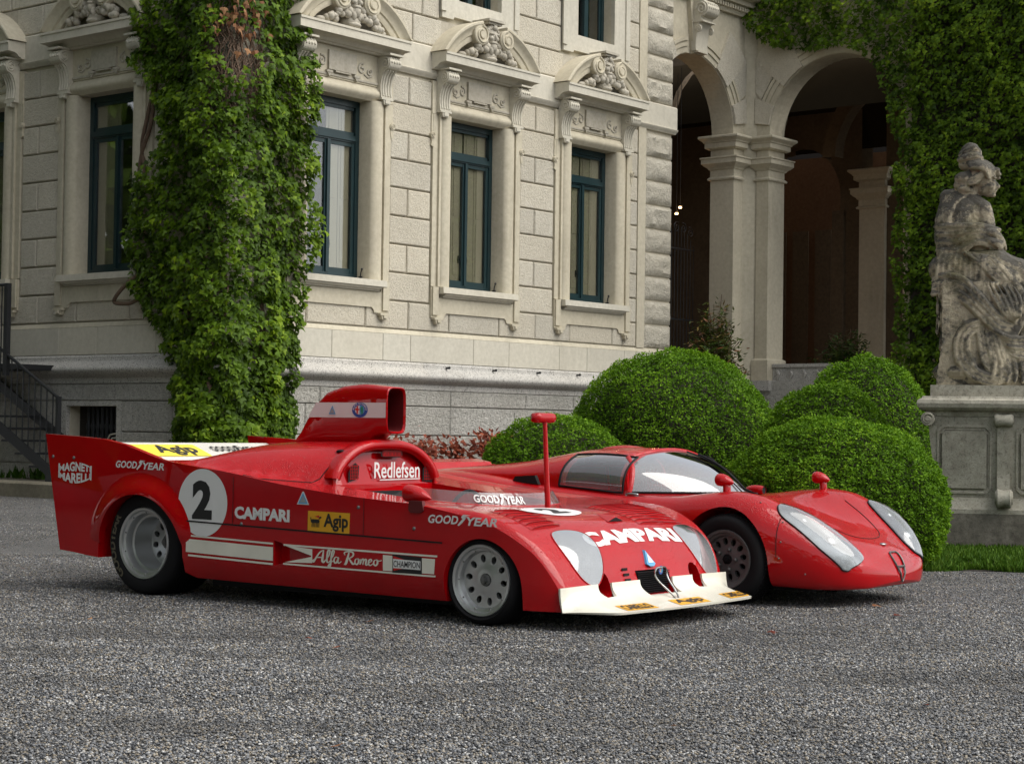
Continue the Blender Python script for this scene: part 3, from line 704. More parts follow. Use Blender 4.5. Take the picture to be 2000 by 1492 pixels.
wedge(aL, rL, 9, 24, 3.0, LGL, True, limL); wedge(aL, rL, 24, 40, 0, LGL, False); wedge(aL, rL, 40, 60, 2.3, LGL, True, limL); wedge(aL, rL, 60, 79, 0, LGL, False); wedge(aL, rL, 101, 118, 0, LGL, False); wedge(aL, rL, 118, 138, 2.2, LGL, True, 10.95)
m = MB(); m.prism([(aL+(rL+0.34)*math.cos(R_(24.5)), SPR+(rL+0.34)*math.sin(R_(24.5))), (limL, SPR+0.86), (limL, SPR+1.45), (limL-0.22, SPR+1.45), (aL+(rL+0.34)*math.cos(R_(39.5)), SPR+(rL+0.34)*math.sin(R_(39.5)))], -0.04, 0.02, 'y'); m.build('spandrel_block', MAT['block'], log, M=LGL)
wedge(aR, rR, 156, 171, 3.0, LGR, True, limR); wedge(aR, rR, 140, 156, 0, LGR, False); wedge(aR, rR, 119, 140, 2.4, LGR, True, limR); wedge(aR, rR, 40, 119, 0, LGR, False)
m = MB(); m.prism([(aR+(rR+0.34)*math.cos(R_(155.5)), SPR+(rR+0.34)*math.sin(R_(155.5))), (limR, SPR+0.9), (limR, SPR+1.5), (limR+0.24, SPR+1.5), (aR+(rR+0.34)*math.cos(R_(140.5)), SPR+(rR+0.34)*math.sin(R_(140.5)))], -0.04, 0.02, 'y'); m.build('spandrel_block', MAT['block'], log, M=LGR)
# keystone console of the left arch
m = MB(); m.prism([(aL-0.30, 9.25), (aL-0.17, SPR+rL-0.03), (aL+0.17, SPR+rL-0.03), (aL+0.30, 9.25)], -0.09, 0.02, 'y'); ks = m.build('keystone', MAT['smooth'], log, M=LGL)
m = MB(); hw = 0.2
pr = [(-0.05, 9.25), (-0.30, 9.25)] + [(-0.27-0.15*math.sin(math.pi*t/8), 9.08+0.15*math.cos(math.pi*t/8)) for t in range(1, 9)] + [(-0.26, 8.86), (-0.20, 8.75), (-0.17, 8.6), (-0.15, 8.42), (-0.16, 8.30), (-0.05, 8.30)]
m.prism(pr, aL-hw, aL+hw, 'x')
for k in (-1, 1):
    for cy, cz, rr in ((-0.27, 9.08, 0.125), (-0.22, 8.70, 0.07)): m.tube([(aL+k*(hw+0.003), cy+rr*(1-0.85*t/30)*math.cos(3.6*math.pi*t/30), cz+rr*(1-0.85*t/30)*math.sin(3.6*math.pi*t/30)) for t in range(31)], 0.02, 6)
for k in range(5):
    for j in range(3): m.ball((aL-0.15+0.075*k, -0.405+0.03*abs(j-1), 9.17-0.075*j), 0.034, 6, 5)
m.box(aL-hw-0.02, aL+hw+0.02, -0.32, -0.04, 8.83, 8.86); m.box(aL-0.17, aL+0.17, -0.19, -0.04, 8.27, 8.30)
m.build('console', MAT['pale'], ks, 40)
# entablature with dentils over the left arch
m = MB(); m.prism([(0.02, 9.26), (-0.08, 9.26), (-0.10, 9.32), (-0.10, 9.42), (-0.22, 9.44), (-0.22, 9.52), (-0.36, 9.56), (-0.40, 9.66), (0.02, 9.7)], 10.94, XC+0.1, 'x'); en = m.build('entablature', MAT['smooth'], log, 30, LGL)
m = MB()
for k in range(34): m.box(11.0+0.088*k, 11.05+0.088*k, -0.17, -0.10, 9.335, 9.415)
tag(m.build('dentils', MAT['smooth'], en), kind='stuff')
# rooms behind
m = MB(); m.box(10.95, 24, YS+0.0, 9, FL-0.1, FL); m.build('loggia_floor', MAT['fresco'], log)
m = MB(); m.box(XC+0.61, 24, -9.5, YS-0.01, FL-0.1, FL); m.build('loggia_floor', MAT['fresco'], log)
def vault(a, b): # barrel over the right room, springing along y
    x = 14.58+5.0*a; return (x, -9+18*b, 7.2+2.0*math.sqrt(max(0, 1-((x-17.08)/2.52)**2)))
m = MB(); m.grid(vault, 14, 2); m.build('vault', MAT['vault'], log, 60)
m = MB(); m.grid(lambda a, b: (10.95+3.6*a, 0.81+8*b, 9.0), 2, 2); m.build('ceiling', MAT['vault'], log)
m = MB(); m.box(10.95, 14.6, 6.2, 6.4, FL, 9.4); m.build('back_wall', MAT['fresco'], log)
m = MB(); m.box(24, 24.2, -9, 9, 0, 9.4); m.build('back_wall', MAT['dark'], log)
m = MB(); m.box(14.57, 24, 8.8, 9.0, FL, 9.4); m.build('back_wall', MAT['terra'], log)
IM = T(19.2, 0, 0, LROT)
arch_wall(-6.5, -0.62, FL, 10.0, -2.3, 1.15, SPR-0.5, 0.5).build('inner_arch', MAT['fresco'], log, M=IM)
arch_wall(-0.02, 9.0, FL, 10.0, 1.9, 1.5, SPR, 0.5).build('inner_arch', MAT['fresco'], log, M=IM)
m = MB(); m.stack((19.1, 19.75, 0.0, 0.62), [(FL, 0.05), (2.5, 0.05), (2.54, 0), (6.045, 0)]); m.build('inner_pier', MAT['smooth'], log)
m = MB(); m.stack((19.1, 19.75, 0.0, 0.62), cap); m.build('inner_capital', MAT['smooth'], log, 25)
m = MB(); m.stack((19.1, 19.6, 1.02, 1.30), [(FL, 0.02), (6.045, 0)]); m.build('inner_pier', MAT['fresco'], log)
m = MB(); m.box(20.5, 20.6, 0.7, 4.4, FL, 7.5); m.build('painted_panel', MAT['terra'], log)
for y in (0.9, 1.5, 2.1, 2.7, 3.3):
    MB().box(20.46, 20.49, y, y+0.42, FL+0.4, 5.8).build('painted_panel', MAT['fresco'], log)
# far arch rib seen through the opening
m = MB(); N = 24
for i in range(N):
    a, b = math.pi*i/N, math.pi*(i+1)/N
    m.add([(17.0+d, -(1.4-r*math.cos(t)), 6.9+r*math.sin(t)) for t in (a, b) for r in (1.45, 1.75) for d in (0, 0.35)], [(0, 4, 6, 2), (1, 3, 7, 5), (0, 1, 5, 4), (2, 6, 7, 3)])
m.build('vault_rib', MAT['fresco'], log, 30)
for y in (2.6, 4.4):
    m = MB(); m.tube([(14.62+4.95*i/16, y, 7.13+2.0*math.sqrt(max(0, 1-((14.62+4.95*i/16-17.08)/2.52)**2))) for i in range(17)], .09, 6); m.build('vault_rib', MAT['fresco'], log, 50)
# parapet in the right arch
m = MB(); m.box(XC+0.12, XC+0.40, -3.1, -0.24, FL, 2.36); pa = m.build('parapet', MAT['granite'], log)
m = MB(); m.box(XC+0.08, XC+0.44, -3.1, -0.24, 2.363, 2.43); m.build('parapet_cap', MAT['granite'], pa)
for k in range(9):
    c = MB(); y = -0.34-0.30*k; c.tube([(XC+0.115, y, FL+0.06), (XC+0.10, y-0.05, FL+0.14), (XC+0.115, y, FL+0.22)], 0.03, 6); c.build('fluting', MAT['granite'], pa, 50)
# lit bulbs hanging in the left room
for x, y, z in ((14.0, 2.0, 5.50), (14.13, 2.0, 5.64)):
    b = thing('pendant_lamp', 'small lit pendant bulb glowing inside the left arch, the %s of the pair' % ('lower' if z < 5.6 else 'upper'), 'lamp', VM @ T(x, y, z), 'lit bulbs in the loggia')
    c = MB(); c.lathe([(0.0, 0.0), (0.035, 0.01), (0.028, 0.04), (0.01, 0.06)], 10); c.build('bulb', MAT['bulb'], b, 50)
    c = MB(); c.tube([(0, 0, 0.06), (0, 0, 2.9)], 0.006, 5); c.lathe([(0.035, 0.04), (0.012, 0.09)], 10); c.build('cord', MAT['iron'], b)
ld = bpy.data.lights.new('pendant_light', 'POINT'); ld.energy = 14; ld.color = (1, 0.55, 0.25); ld.shadow_soft_size = 0.06
lo = bpy.data.objects.new('pendant_light', ld); COL.objects.link(lo); lo.matrix_world = VM @ T(14.06, 1.9, 5.45)
# wrought iron gate just inside the left arch
gate = thing('iron_gate', 'tall wrought iron gate with scrolled top inside the left arch', 'gate', VM @ T(12.6, 1.3, FL))
for k in range(10): MB().tube([(0.11*k, 0, 0), (0.11*k, 0, 2.7+0.35*math.sin(math.pi*k/9))], 0.009, 6).build('bar', MAT['iron'], gate)
for z in (0.1, 1.2, 2.6): MB().box(-0.02, 1.02, -0.008, 0.008, z, z+0.03).build('rail', MAT['iron'], gate)
for k in range(4):
    c = MB(); spiral(c, 0, 0.15+0.24*k, 2.92+0.12*math.sin(math.pi*(k+0.5)/4), 0.11, 1 if k < 2 else -1, 1.5, 0.009, 26, 1.0); c.build('scroll', MAT['iron'], gate)
# ================================================================ stairs, kerb, beds on the left
st = thing('iron_stairs', 'black iron staircase with barred handrail beside the basement window', 'stairs', VM @ LM)
def sx(z): return -2.36-(z-1.42)/0.515*1.0
OY = -1.0
for k, (u, z) in enumerate([(-4.11, 1.17), (-3.78, 0.99), (-3.41, 0.81), (-3.08, 0.625), (-2.73, 0.44)]):
    MB().box(u-0.34, u+0.02, OY+0.03, -0.12, z-0.03, z).build('tread', MAT['iron'], st)
for y in (OY, -0.12):
    c = MB(); c.prism([(-2.36, 0.22), (-2.36, 0.36), (-5.6, 2.03), (-5.6, 1.86), (-2.62, 0.32), (-2.62, 0.22)], y-0.015, y+0.015, 'y'); c.build('stringer', MAT['iron'], st)
MB().tube([(-2.36, OY, 1.42), (-5.6, OY, 3.09)], 0.024, 8).build('handrail', MAT['iron'], st, 50)
MB().tube([(-3.62, OY, 3.09), (-6.0, OY, 3.12)], 0.022, 8).build('handrail', MAT['iron'], st, 50)
MB().box(-2.39, -2.33, OY-0.03, OY+0.03, 0.22, 1.44).build('post', MAT['iron'], st)
MB().box(-3.66, -3.58, OY-0.035, OY+0.035, 1.75, 3.11).build('post', MAT['iron'], st)
for k in range(20):
    u = -2.49-0.142*k; zr = 1.42+(-2.36-u)*0.515; zs_ = 0.36+(-2.36-u)*0.515
    MB().tube([(u, OY, zs_-0.03), (u, OY, zr)], 0.010, 6).build('baluster', MAT['iron'], st)
for k in range(8): MB().tube([(-3.76-0.13*k, OY, 1.95), (-3.76-0.13*k, OY, 3.1)], 0.010, 6).build('baluster', MAT['iron'], st)
MB().box(-6.0, -3.6, OY+0.02, -0.1, 1.85, 1.93).build('landing', MAT['iron'], st)
kerb = MB(); kerb.prism([(-1.35, 0.0), (-1.35, 0.19), (-1.32, 0.22), (-0.06, 0.22), (-0.06, 0.0)], -9, -0.9, 'x')
k_ = kerb.build('kerb_terrace', MAT['kerb'], None, M=VM @ LM); tag(k_, kind='structure')
# ================================================================ lettering and flat marks
def text_shape(body, bold=0.0, shear=0.0, space=1.0):
    """unit-box outline of a line of lettering: (verts in 0..1 x 0..1, faces)"""
    cu = bpy.data.curves.new('t', 'FONT'); cu.body = body; cu.offset = bold; cu.shear = shear; cu.space_character = space; cu.resolution_u = 3
    o = bpy.data.objects.new('t', cu); COL.objects.link(o); bpy.context.view_layer.update()
    me = eval_mesh(o); bpy.data.objects.remove(o)
    v = [(p.co.x, p.co.y) for p in me.vertices]; f = [tuple(p.vertices) for p in me.polygons]
    bpy.data.meshes.remove(me)
    x0, x1 = min(p[0] for p in v), max(p[0] for p in v); y0, y1 = min(p[1] for p in v), max(p[1] for p in v)
    return [((a-x0)/(x1-x0), (b-y0)/(y1-y0)) for a, b in v], f
def cut_flat(vs, fs, n):
    """slice a flat shape into narrow columns/rows so it can follow a curved panel"""
    bm = bmesh.new(); bv = [bm.verts.new((a, b, 0)) for a, b in vs]
    for f in fs:
        try: bm.faces.new([bv[i] for i in f])
        except ValueError: pass
    for ax in (0, 1):
        lo, hi = min(p[ax] for p in vs), max(p[ax] for p in vs)
        for k in range(1, n if ax == 0 else max(2, n//3)):
            c = lo+(hi-lo)*k/(n if ax == 0 else max(2, n//3))
            bmesh.ops.bisect_plane(bm, geom=bm.verts[:]+bm.edges[:]+bm.faces[:], plane_co=((c, 0, 0) if ax == 0 else (0, c, 0)), plane_no=((1, 0, 0) if ax == 0 else (0, 1, 0)))
    bm.verts.index_update(); v = [(p.co.x, p.co.y) for p in bm.verts]; f = [tuple(q.index for q in p.verts) for p in bm.faces]; bm.free(); return v, f
def decal(name, shape, fn, mat, parent, cuts=0, thick=0.0):
    """shape=(verts2d, faces); fn maps 2-D to the panel"""
    v, f = cut_flat(*shape, cuts) if cuts else shape
    m = MB(); m.v = [fn(a, b) for a, b in v]; m.f = list(f)
    me = bpy.data.meshes.new(name); me.from_pydata([tuple(p) for p in m.v], [], m.f); me.materials.append(mat)
    return put(name, me, parent)
def ellipse(cx, cy, rx, ry, n=40): return [(cx+rx*math.cos(2*math.pi*i/n), cy+ry*math.sin(2*math.pi*i/n)) for i in range(n)], [tuple(range(n))]
def poly(*pts): return list(pts), [tuple(range(len(pts)))]
def stroke(pts, w, closed=False):
    """ribbon of varying width along a 2-D polyline: w scalar or list"""
    n = len(pts); v = []; f = []
    for i, p in enumerate(pts):
        a = pts[max(0, i-1)]; b = pts[min(n-1, i+1)]; dx, dy = b[0]-a[0], b[1]-a[1]; L = math.hypot(dx, dy) or 1
        ww = w[i] if hasattr(w, '__len__') else w; v += [(p[0]-dy/L*ww, p[1]+dx/L*ww), (p[0]+dy/L*ww, p[1]-dx/L*ww)]
    f = [(2*i, 2*i+1, 2*i+3, 2*i+2) for i in range(n-1)]; return v, f
def spline(ctrl, n=8):
    out = []; c = [ctrl[0]]+list(ctrl)+[ctrl[-1]]
    for i in range(1, len(c)-2):
        p0, p1, p2, p3 = c[i-1], c[i], c[i+1], c[i+2]
        for k in range(n):
            t = k/n; out.append(tuple(0.5*((2*p1[j])+(-p0[j]+p2[j])*t+(2*p0[j]-5*p1[j]+4*p2[j]-p3[j])*t*t+(-p0[j]+3*p1[j]-3*p2[j]+p3[j])*t**3) for j in (0, 1)))
    out.append(tuple(ctrl[-1])); return out
def join_shapes(*ss):
    v = []; f = []
    for a, b in ss:
        o = len(v); v += a; f += [tuple(i+o for i in q) for q in b]
    return v, f
# flowing script lettering drawn stroke by stroke, unit box about 3.9 x 1
def script_shape():
    L = []
    def s(ctrl, w=0.05): pts = spline(ctrl, 6); n = len(pts); L.append(stroke(pts, [w*(0.45+0.55*math.sin(math.pi*min(1, max(0, i/(n-1))))) for i in range(n)]))
    s([(0.62, 0.98), (0.40, 0.80), (0.18, 0.40), (0.05, 0.12), (0.0, 0.22), (0.10, 0.30)], 0.05); s([(0.62, 0.98), (0.58, 0.6), (0.55, 0.25), (0.62, 0.14), (0.74, 0.30)], 0.065); s([(0.20, 0.42), (0.38, 0.46), (0.60, 0.44)], 0.035)   # A
    s([(0.74, 0.30), (0.92, 0.62), (0.98, 0.95), (0.88, 0.96), (0.82, 0.6), (0.82, 0.22), (0.90, 0.14), (1.0, 0.28)], 0.05)    # l
    s([(1.0, 0.28), (1.16, 0.62), (1.22, 0.95), (1.12, 0.95), (1.06, 0.5), (1.02, 0.0), (0.94, -0.22), (0.90, -0.08), (1.05, 0.16), (1.2, 0.30)], 0.05)  # f
    s([(1.46, 0.52), (1.30, 0.54), (1.22, 0.32), (1.28, 0.14), (1.40, 0.24), (1.47, 0.52), (1.44, 0.24), (1.50, 0.14), (1.64, 0.28)], 0.05)   # a
    s([(2.06, 0.92), (1.98, 0.5), (1.88, 0.12), (1.80, 0.14)], 0.07); s([(1.84, 0.72), (1.80, 0.88), (2.0, 0.98), (2.26, 0.94), (2.30, 0.74), (2.14, 0.56), (1.98, 0.52)], 0.05); s([(2.06, 0.52), (2.18, 0.30), (2.30, 0.14), (2.42, 0.26)], 0.06)  # R
    s([(2.56, 0.52), (2.44, 0.48), (2.40, 0.26), (2.50, 0.14), (2.60, 0.28), (2.60, 0.48), (2.54, 0.54), (2.66, 0.46), (2.74, 0.50)], 0.05)   # o
    s([(2.74, 0.50), (2.72, 0.3), (2.68, 0.14)], 0.05); s([(2.70, 0.3), (2.82, 0.52), (2.88, 0.46), (2.84, 0.14)], 0.05); s([(2.85, 0.3), (2.97, 0.52), (3.03, 0.46), (3.0, 0.2), (3.06, 0.14), (3.16, 0.28)], 0.05)   # m
    s([(3.16, 0.28), (3.32, 0.44), (3.28, 0.54), (3.18, 0.46), (3.16, 0.22), (3.26, 0.13), (3.42, 0.28)], 0.048)   # e
    s([(3.60, 0.52), (3.48, 0.48), (3.44, 0.26), (3.54, 0.14), (3.64, 0.28), (3.64, 0.48), (3.58, 0.54), (3.72, 0.46), (3.88, 0.52)], 0.05)   # o
    v, f = join_shapes(*L); return [((a+0.0)/3.9, (b+0.22)/1.22) for a, b in v], f
# winged-foot device between two words
FOOT = join_shapes(poly((0.15, 0.0), (0.40, 0.28), (0.62, 0.62), (0.50, 0.72), (0.30, 0.45), (0.05, 0.08)), poly((0.30, 0.75), (0.45, 0.98), (1.0, 0.95), (0.62, 0.86), (0.85, 0.80), (0.55, 0.74), (0.70, 0.66), (0.42, 0.60)))
def word_device_word(fn, x0, x1, z0, z1, mat, parent, cuts=0, slope=0.0):
    """two italic words with the winged foot between"""
    w = x1-x0; h = z1-z0
    def F(ax, bx, lo=0.0, hi=1.0): return lambda a, b: fn(x0+w*(ax+(bx-ax)*a), z0+h*(lo+(hi-lo)*b)+slope*(ax+(bx-ax)*a))
    decal('lettering', text_shape('GOOD', 0.028, 0.22, 1.02), F(0.0, 0.44, 0.12, 0.85), mat, parent, cuts)
    decal('lettering', text_shape('YEAR', 0.028, 0.22, 1.02), F(0.56, 1.0, 0.08, 0.80), mat, parent, cuts)
    decal('winged_foot', FOOT, F(0.42, 0.62), mat, parent, cuts)
# ================================================================ open racing car, number 2
HANG = math.atan2(-0.595, 0.803)
CM1 = T(0.437, 10.595, 0, HANG)
car = thing('racing_car', 'low open red racing car numbered 2 with airbox scoop and rear fins, nearest the camera', 'race car', CM1, None)
EDGE = [(-3.6, .977), (-2.98, .946), (-2.42, .823), (-1.94, .772), (-1.44, .705), (-.9, .655), (-.45, .630), (-.1, .605), (0.1, 0.56)]
HOOD = [(-1.2, .655), (-.5, .632), (-.1, .603), (.03, .568), (.12, .528), (.19, .486), (.25, .44), (.30, .385), (.345, .312), (.38, .235), (.402, .17), (.415, .10)]
WB = .93
def hood_z(x, y):
    q = min(1, abs(y)/WB)**2; return pl(x-0.07*(1-q), HOOD)-0.020*(1-q)*sstep(0.25, -0.05, x)
def top_z(x, y):
    a = abs(y); ze = pl(x, EDGE)
    if x > -0.45: return hood_z(x, y)
    if x > -1.5:
        t = sstep(-0.75, -0.45, x); base = ze-0.012*sstep(0.91, 0.86, a)
        return base*(1-t)+hood_z(x, y)*t
    if x > -2.52:
        base = ze-0.014*sstep(0.91, 0.84, a); w = pl(x, [(-2.55, .84), (-2.2, .76), (-1.8, .60), (-1.5, .485)])
        zr = pl(x, [(-2.55, .79), (-2.45, .845), (-2.33, .90), (-2.15, .945), (-1.9, .957), (-1.5, .96)])
        t = min(1, a/w); hump = base+max(0, zr-base)*(1-t**2.5)**0.62
        return max(base, hump)
    if a > 0.885: return ze
    return 0.60
def body_bot(x): return lin(x, [(-3.6, .25), (-3.05, .215), (-2.3, .17), (-2.2, .135), (-.3, .120), (0.2, .105), (0.5, .10)])
xs_ = [-3.55, -3.4, -3.2, -3.0, -2.8, -2.65, -2.56, -2.521, -2.519, -2.49] + [-2.45+0.05*i for i in range(19)] + [-1.5+0.001] + [-1.498+0.0, -1.45] + [-1.40+0.05*i for i in range(22)]
xs_ = sorted(set(round(x, 4) for x in xs_ if x < -0.31)) + [-0.3+0.04*i for i in range(11)]
vfr = [-1, -.985, -.965, -.952, -.951, -.93, -.9, -.86, -.8] + [-.75+0.05*i for i in range(31)] + [.8, .86, .9, .93, .951, .952, .965, .985, 1]
def halfw(x): return pl(x, [(-3.6, .93), (0.02, .93), (0.15, .915), (0.28, .88), (0.36, .845), (0.42, .80)])
b = MB(); NY = len(vfr); rows = []
front = [(s, None) for s in np.linspace(0, 1, 15)]
stations = [(x, None) for x in xs_ if x < 0.1] + [('f', s) for s in (0.0, .12, .24, .34, .44, .53, .61, .68, .75, .81, .87, .92, .96, 1.0)]
def plan(st, v):
    if st[0] == 'f':
        a = abs(v); x1 = 0.414+0.07*(1-a*a)
        x = 0.1+(x1-0.1)*st[1]; return x, v*halfw(x-0.07*(1-a*a))
    return st[0], v*halfw(st[0])
for st in stations:
    r = []
    for v in vfr:
        x, y = plan(st, v); z = top_z(x, y)
        e = max(0, (abs(v)-0.955)/0.045)          # soften the shoulder over the front wing
        if x > -0.6: z -= 0.035*e*e*sstep(-0.6, 0.0, x)
        r.append(len(b.v)); b.v.append((x, y, z))
    rows.append(r)
NZ = 7; nb = len(b.v)
for i in range(len(rows)-1):
    for j in range(NY-1): b.f.append((rows[i][j], rows[i+1][j], rows[i+1][j+1], rows[i][j+1]))
# ring of boundary points, walls down to the underside
ring = [(i, 0) for i in range(len(rows))] + [(len(rows)-1, j) for j in range(1, NY)] + [(i, NY-1) for i in range(len(rows)-2, -1, -1)] + [(0, j) for j in range(NY-2, 0, -1)]
lay = [[rows[i][j] for i, j in ring]]
for k in range(1, NZ+1):
    L_ = []
    for i, j in ring:
        x, y, z = b.v[rows[i][j]]; zb = body_bot(x); t = k/NZ; zz_ = z+(min(zb, z-0.004*k)-z)*t
        tuck = 0.05*sstep(0.24, 0.10, zz_)*(1 if x < 0.1 else 0.3); yy = y*(1-tuck*min(1, abs(y)/0.9))
        L_.append(len(b.v)); b.v.append((x, yy, zz_))
    lay.append(L_)
N = len(ring)
for k in range(NZ):
    for i in range(N): b.f.append((lay[k][i], lay[k][(i+1) % N], lay[k+1][(i+1) % N], lay[k+1][i]))
low = {ring[i]: lay[NZ][i] for i in range(N)}
R1 = len(rows)-1
for i in range(R1): b.f.append((low[i, 0], low[i+1, 0], low[i+1, NY-1], low[i, NY-1]))
for j in range(1, NY-1): pass
b.f.append(tuple([low[R1, j] for j in range(NY)])); b.f.append(tuple([low[0, j] for j in range(NY)]))
# slanted tail edge
b.v = [(x+0.215*(0.977-z)*sstep(-3.0, -3.5, x), y, z) for x, y, z in b.v]
body = b.build('body', MAT['red'], car, 30)
def cutter(m): return m.build('cut', MAT['red'])
def well(xc, zc, rx, rz, y0, y1, zbot=-0.1):
    m = MB(); n = 24; pts = [(xc+rx*math.cos(math.pi*i/n), zc+rz*math.sin(math.pi*i/n)) for i in range(n+1)] + [(xc-rx, zbot), (xc+rx, zbot)]
    m.prism(pts, y0, y1, 'y'); return cutter(m)
cuts = []
for s in (-1, 1):
    ya, yb = sorted((s*0.60, s*1.2)); cuts.append(well(-0.045, 0.20, 0.252, 0.265, ya, yb))
    ya, yb = sorted((s*0.50, s*1.2)); cuts.append(well(-2.66, 0.26, 0.375, 0.36, ya, yb))
m = MB(); m.prism([(-1.498, -0.46), (-1.0, -0.47), (-0.62, -0.42), (-0.46, -0.30), (-0.42, 0), (-0.46, 0.30), (-0.62, 0.42), (-1.0, 0.47), (-1.498, 0.46)], 0.22, 1.2, 'z'); cuts.append(cutter(m))
m = MB(); m.box(0.40, 0.7, -0.165, 0.165, 0.155, 0.285); cuts.append(cutter(m))
for y in (-0.485, 0.455):
    m = MB(); m.prism([(y+0.060*math.cos(q*math.pi/12), 0.226+(0.02 if math.sin(q*math.pi/12) > 0 else -0.02)+0.055*math.sin(q*math.pi/12)) for q in range(24)], 0.22, 0.8, 'x'); cuts.append(cutter(m))
for s in (-1, 1):
    m = MB(); m.prism([(-1.535, s*0.95), (-1.535, s*0.87), (-1.50, s*0.87), (-1.24, s*0.9275), (-1.24, s*0.95)], 0.246, 0.39, 'z')
    m.v = [(x, y, 0.312+(z-0.312)*lin(x, [(-1.535, 1), (-1.24, 0.12)])) for x, y, z in m.v]; cuts.append(cutter(m))
boolean(body, cuts); smooth_ob(body, 28)
MB().box(-2.2, 0.25, -0.76, 0.76, 0.085, 0.118).build('undertray', MAT['black'], car)
MB().box(-3.3, -2.56, -0.44, 0.44, 0.24, 0.60).build('gearbox_bay', MAT['gap'], car)
m = MB(); m.box(-2.545, -2.523, -0.86, 0.86, 0.55, 0.70); m.build('engine_bay_edge', MAT['gap'], car)
# flared lip over each rear wheel
for s in (-1, 1):
    m = MB()
    def fl(a, t):
        ang = math.pi*(0.06+0.90*a); rx, rz = 0.372+0.13*t, 0.357+0.14*t; bul = 0.046*(1-sstep(0.05, 1, t))*math.sin(math.pi*min(1, max(0, a*1.0)))**0.6
        return (-2.66+rx*math.cos(ang)*(1.0 if math.cos(ang) > 0 else 0.98), s*(0.929+bul+(0.0 if t > 0 else 0.0)), 0.26+rz*math.sin(ang))
    m.grid(fl, 30, 10); m.grid(lambda a, t: (fl(a, 0)[0], s*(0.929+(abs(fl(a, 0)[1])-0.929)*t-0.03*(1-t)), fl(a, 0)[2]), 30, 1)
    m.build('wheel_arch_flare', MAT['red'], car, 40)
# roll-hoop fairing: rim around the bulkhead behind the driver
arch = []
for i in range(33):
    t = -1+2*i/32; y = 0.478*math.sin(math.pi/2*t)*1.0; a = abs(y)/0.485
    arch.append((-1.488, y, 0.705+0.248*max(0, (1-a**2.5))**0.62))
m = MB(); m.tube([(-1.497, -0.470, 0.60)]+[(-1.497, y*.985, z-.012) for _, y, z in arch]+[(-1.497, 0.470, 0.60)], 0.012, 10)
def lip(a, b_):
    i = a*(len(arch)-1); k = min(int(i), len(arch)-2); t = i-k; y = arch[k][1]*(1-t)+arch[k+1][1]*t; z = arch[k][2]*(1-t)+arch[k+1][2]*t
    x, d = [(-1.66, -.012), (-1.60, .008), (-1.54, .020), (-1.495, .022), (-1.468, .012), (-1.462, -.012), (-1.472, -.036), (-1.50, -.046)][int(round(b_*7))]
    nl = Vector((0, y*1.1, z-.62)).normalized(); return (x, y+nl.y*d, z+nl.z*d)
m.grid(lip, 64, 7); m.build('bulkhead_rim', MAT['red'], car, 60)
def bulk(a, b_): return (-1.494, a, b_)
for pts in ([(-0.345, .715), (-0.255, .735), (-0.25, .81), (-0.285, .83), (-0.325, .81), (-0.345, .77)], [(0.355, .715), (0.45, .705), (0.46, .77), (0.44, .82), (0.385, .825), (0.355, .79)], [(-0.05, .868), (-0.02, .862), (0.13, .862), (0.155, .875), (0.15, .9), (0.12, .905), (-0.03, .905), (-0.05, .89)]):
    v = decal('vent', poly(*pts), bulk, MAT['gap'], car)
    x0, x1 = min(p[0] for p in pts), max(p[0] for p in pts); z0, z1 = min(p[1] for p in pts), max(p[1] for p in pts); q = MB()
    for k in range(1, 6): x = x0+(x1-x0)*k/6; q.box(-1.4935, -1.4915, x-0.0015, x+0.0015, z0+0.012, z1-0.012)
    for k in range(1, 6): z = z0+(z1-z0)*k/6; q.box(-1.4930, -1.4912, x0+0.012, x1-0.012, z-0.0015, z+0.0015)
    tag(q.build('vent_mesh', MAT['red'], v), kind='stuff')
decal('driver_name', text_shape('Redlefsen', 0.012), lambda a, b_: (-1.490, -0.114+0.434*a, 0.735+0.10*b_), MAT['d_white'], car)
decal('underline', poly((-0.062, .722), (0.325, .726), (0.325, .732), (-0.062, .728)), lambda a, b_: (-1.490, a, b_), MAT['d_white'], car)
# air scoop
AIR = [(-2.125, .94, .975, .13), (-2.10, .93, 1.02, .118), (-2.06, .93, 1.105, .108), (-2.00, .93, 1.195, .102), (-1.92, .93, 1.262, .10), (-1.79, .93, 1.299, .097), (-1.64, .93, 1.310, .095), (-1.56, .955, 1.306, .093), (-1.535, .985, 1.303, .093), (-1.50, 1.003, 1.298, .093), (-1.42, 1.006, 1.292, .093)]
def rr(z0, z1, w, n=24, p=5.0):
    zc, h = (z0+z1)/2, (z1-z0)/2; out = []
    for i in range(n):
        q = 2*math.pi*(i+0.5)/n; c, s_ = math.cos(q), math.sin(q); out.append((w*math.copysign(abs(c)**(2/p), c), zc+h*math.copysign(abs(s_)**(2/p), s_)))
    return out
m = MB(); n = 24
secs = [(x, rr(z0, z1, w)) for x, z0, z1, w in AIR] + [(-1.415, rr(1.012, 1.286, .087)), (-1.43, rr(1.02, 1.278, .08))]
for x, rg in secs: m.v += [(x, y, z) for y, z in rg]
m.f = [(i*n+j, i*n+(j+1) % n, (i+1)*n+(j+1) % n, (i+1)*n+j) for i in range(len(secs)-1) for j in range(n)] + [tuple(range(n))]
air = m.build('air_scoop', MAT['red'], car, 50)
m = MB()
for x, rg in ((-1.432, rr(1.02, 1.278, .08)), (-1.75, rr(1.04, 1.24, .07))): m.v += [(x, y, z) for y, z in rg]
m.f = [(j, (j+1) % n, n+(j+1) % n, n+j) for j in range(n)]+[tuple(range(n, 2*n))]; m.build('scoop_throat', MAT['red_dark'], air, 50)
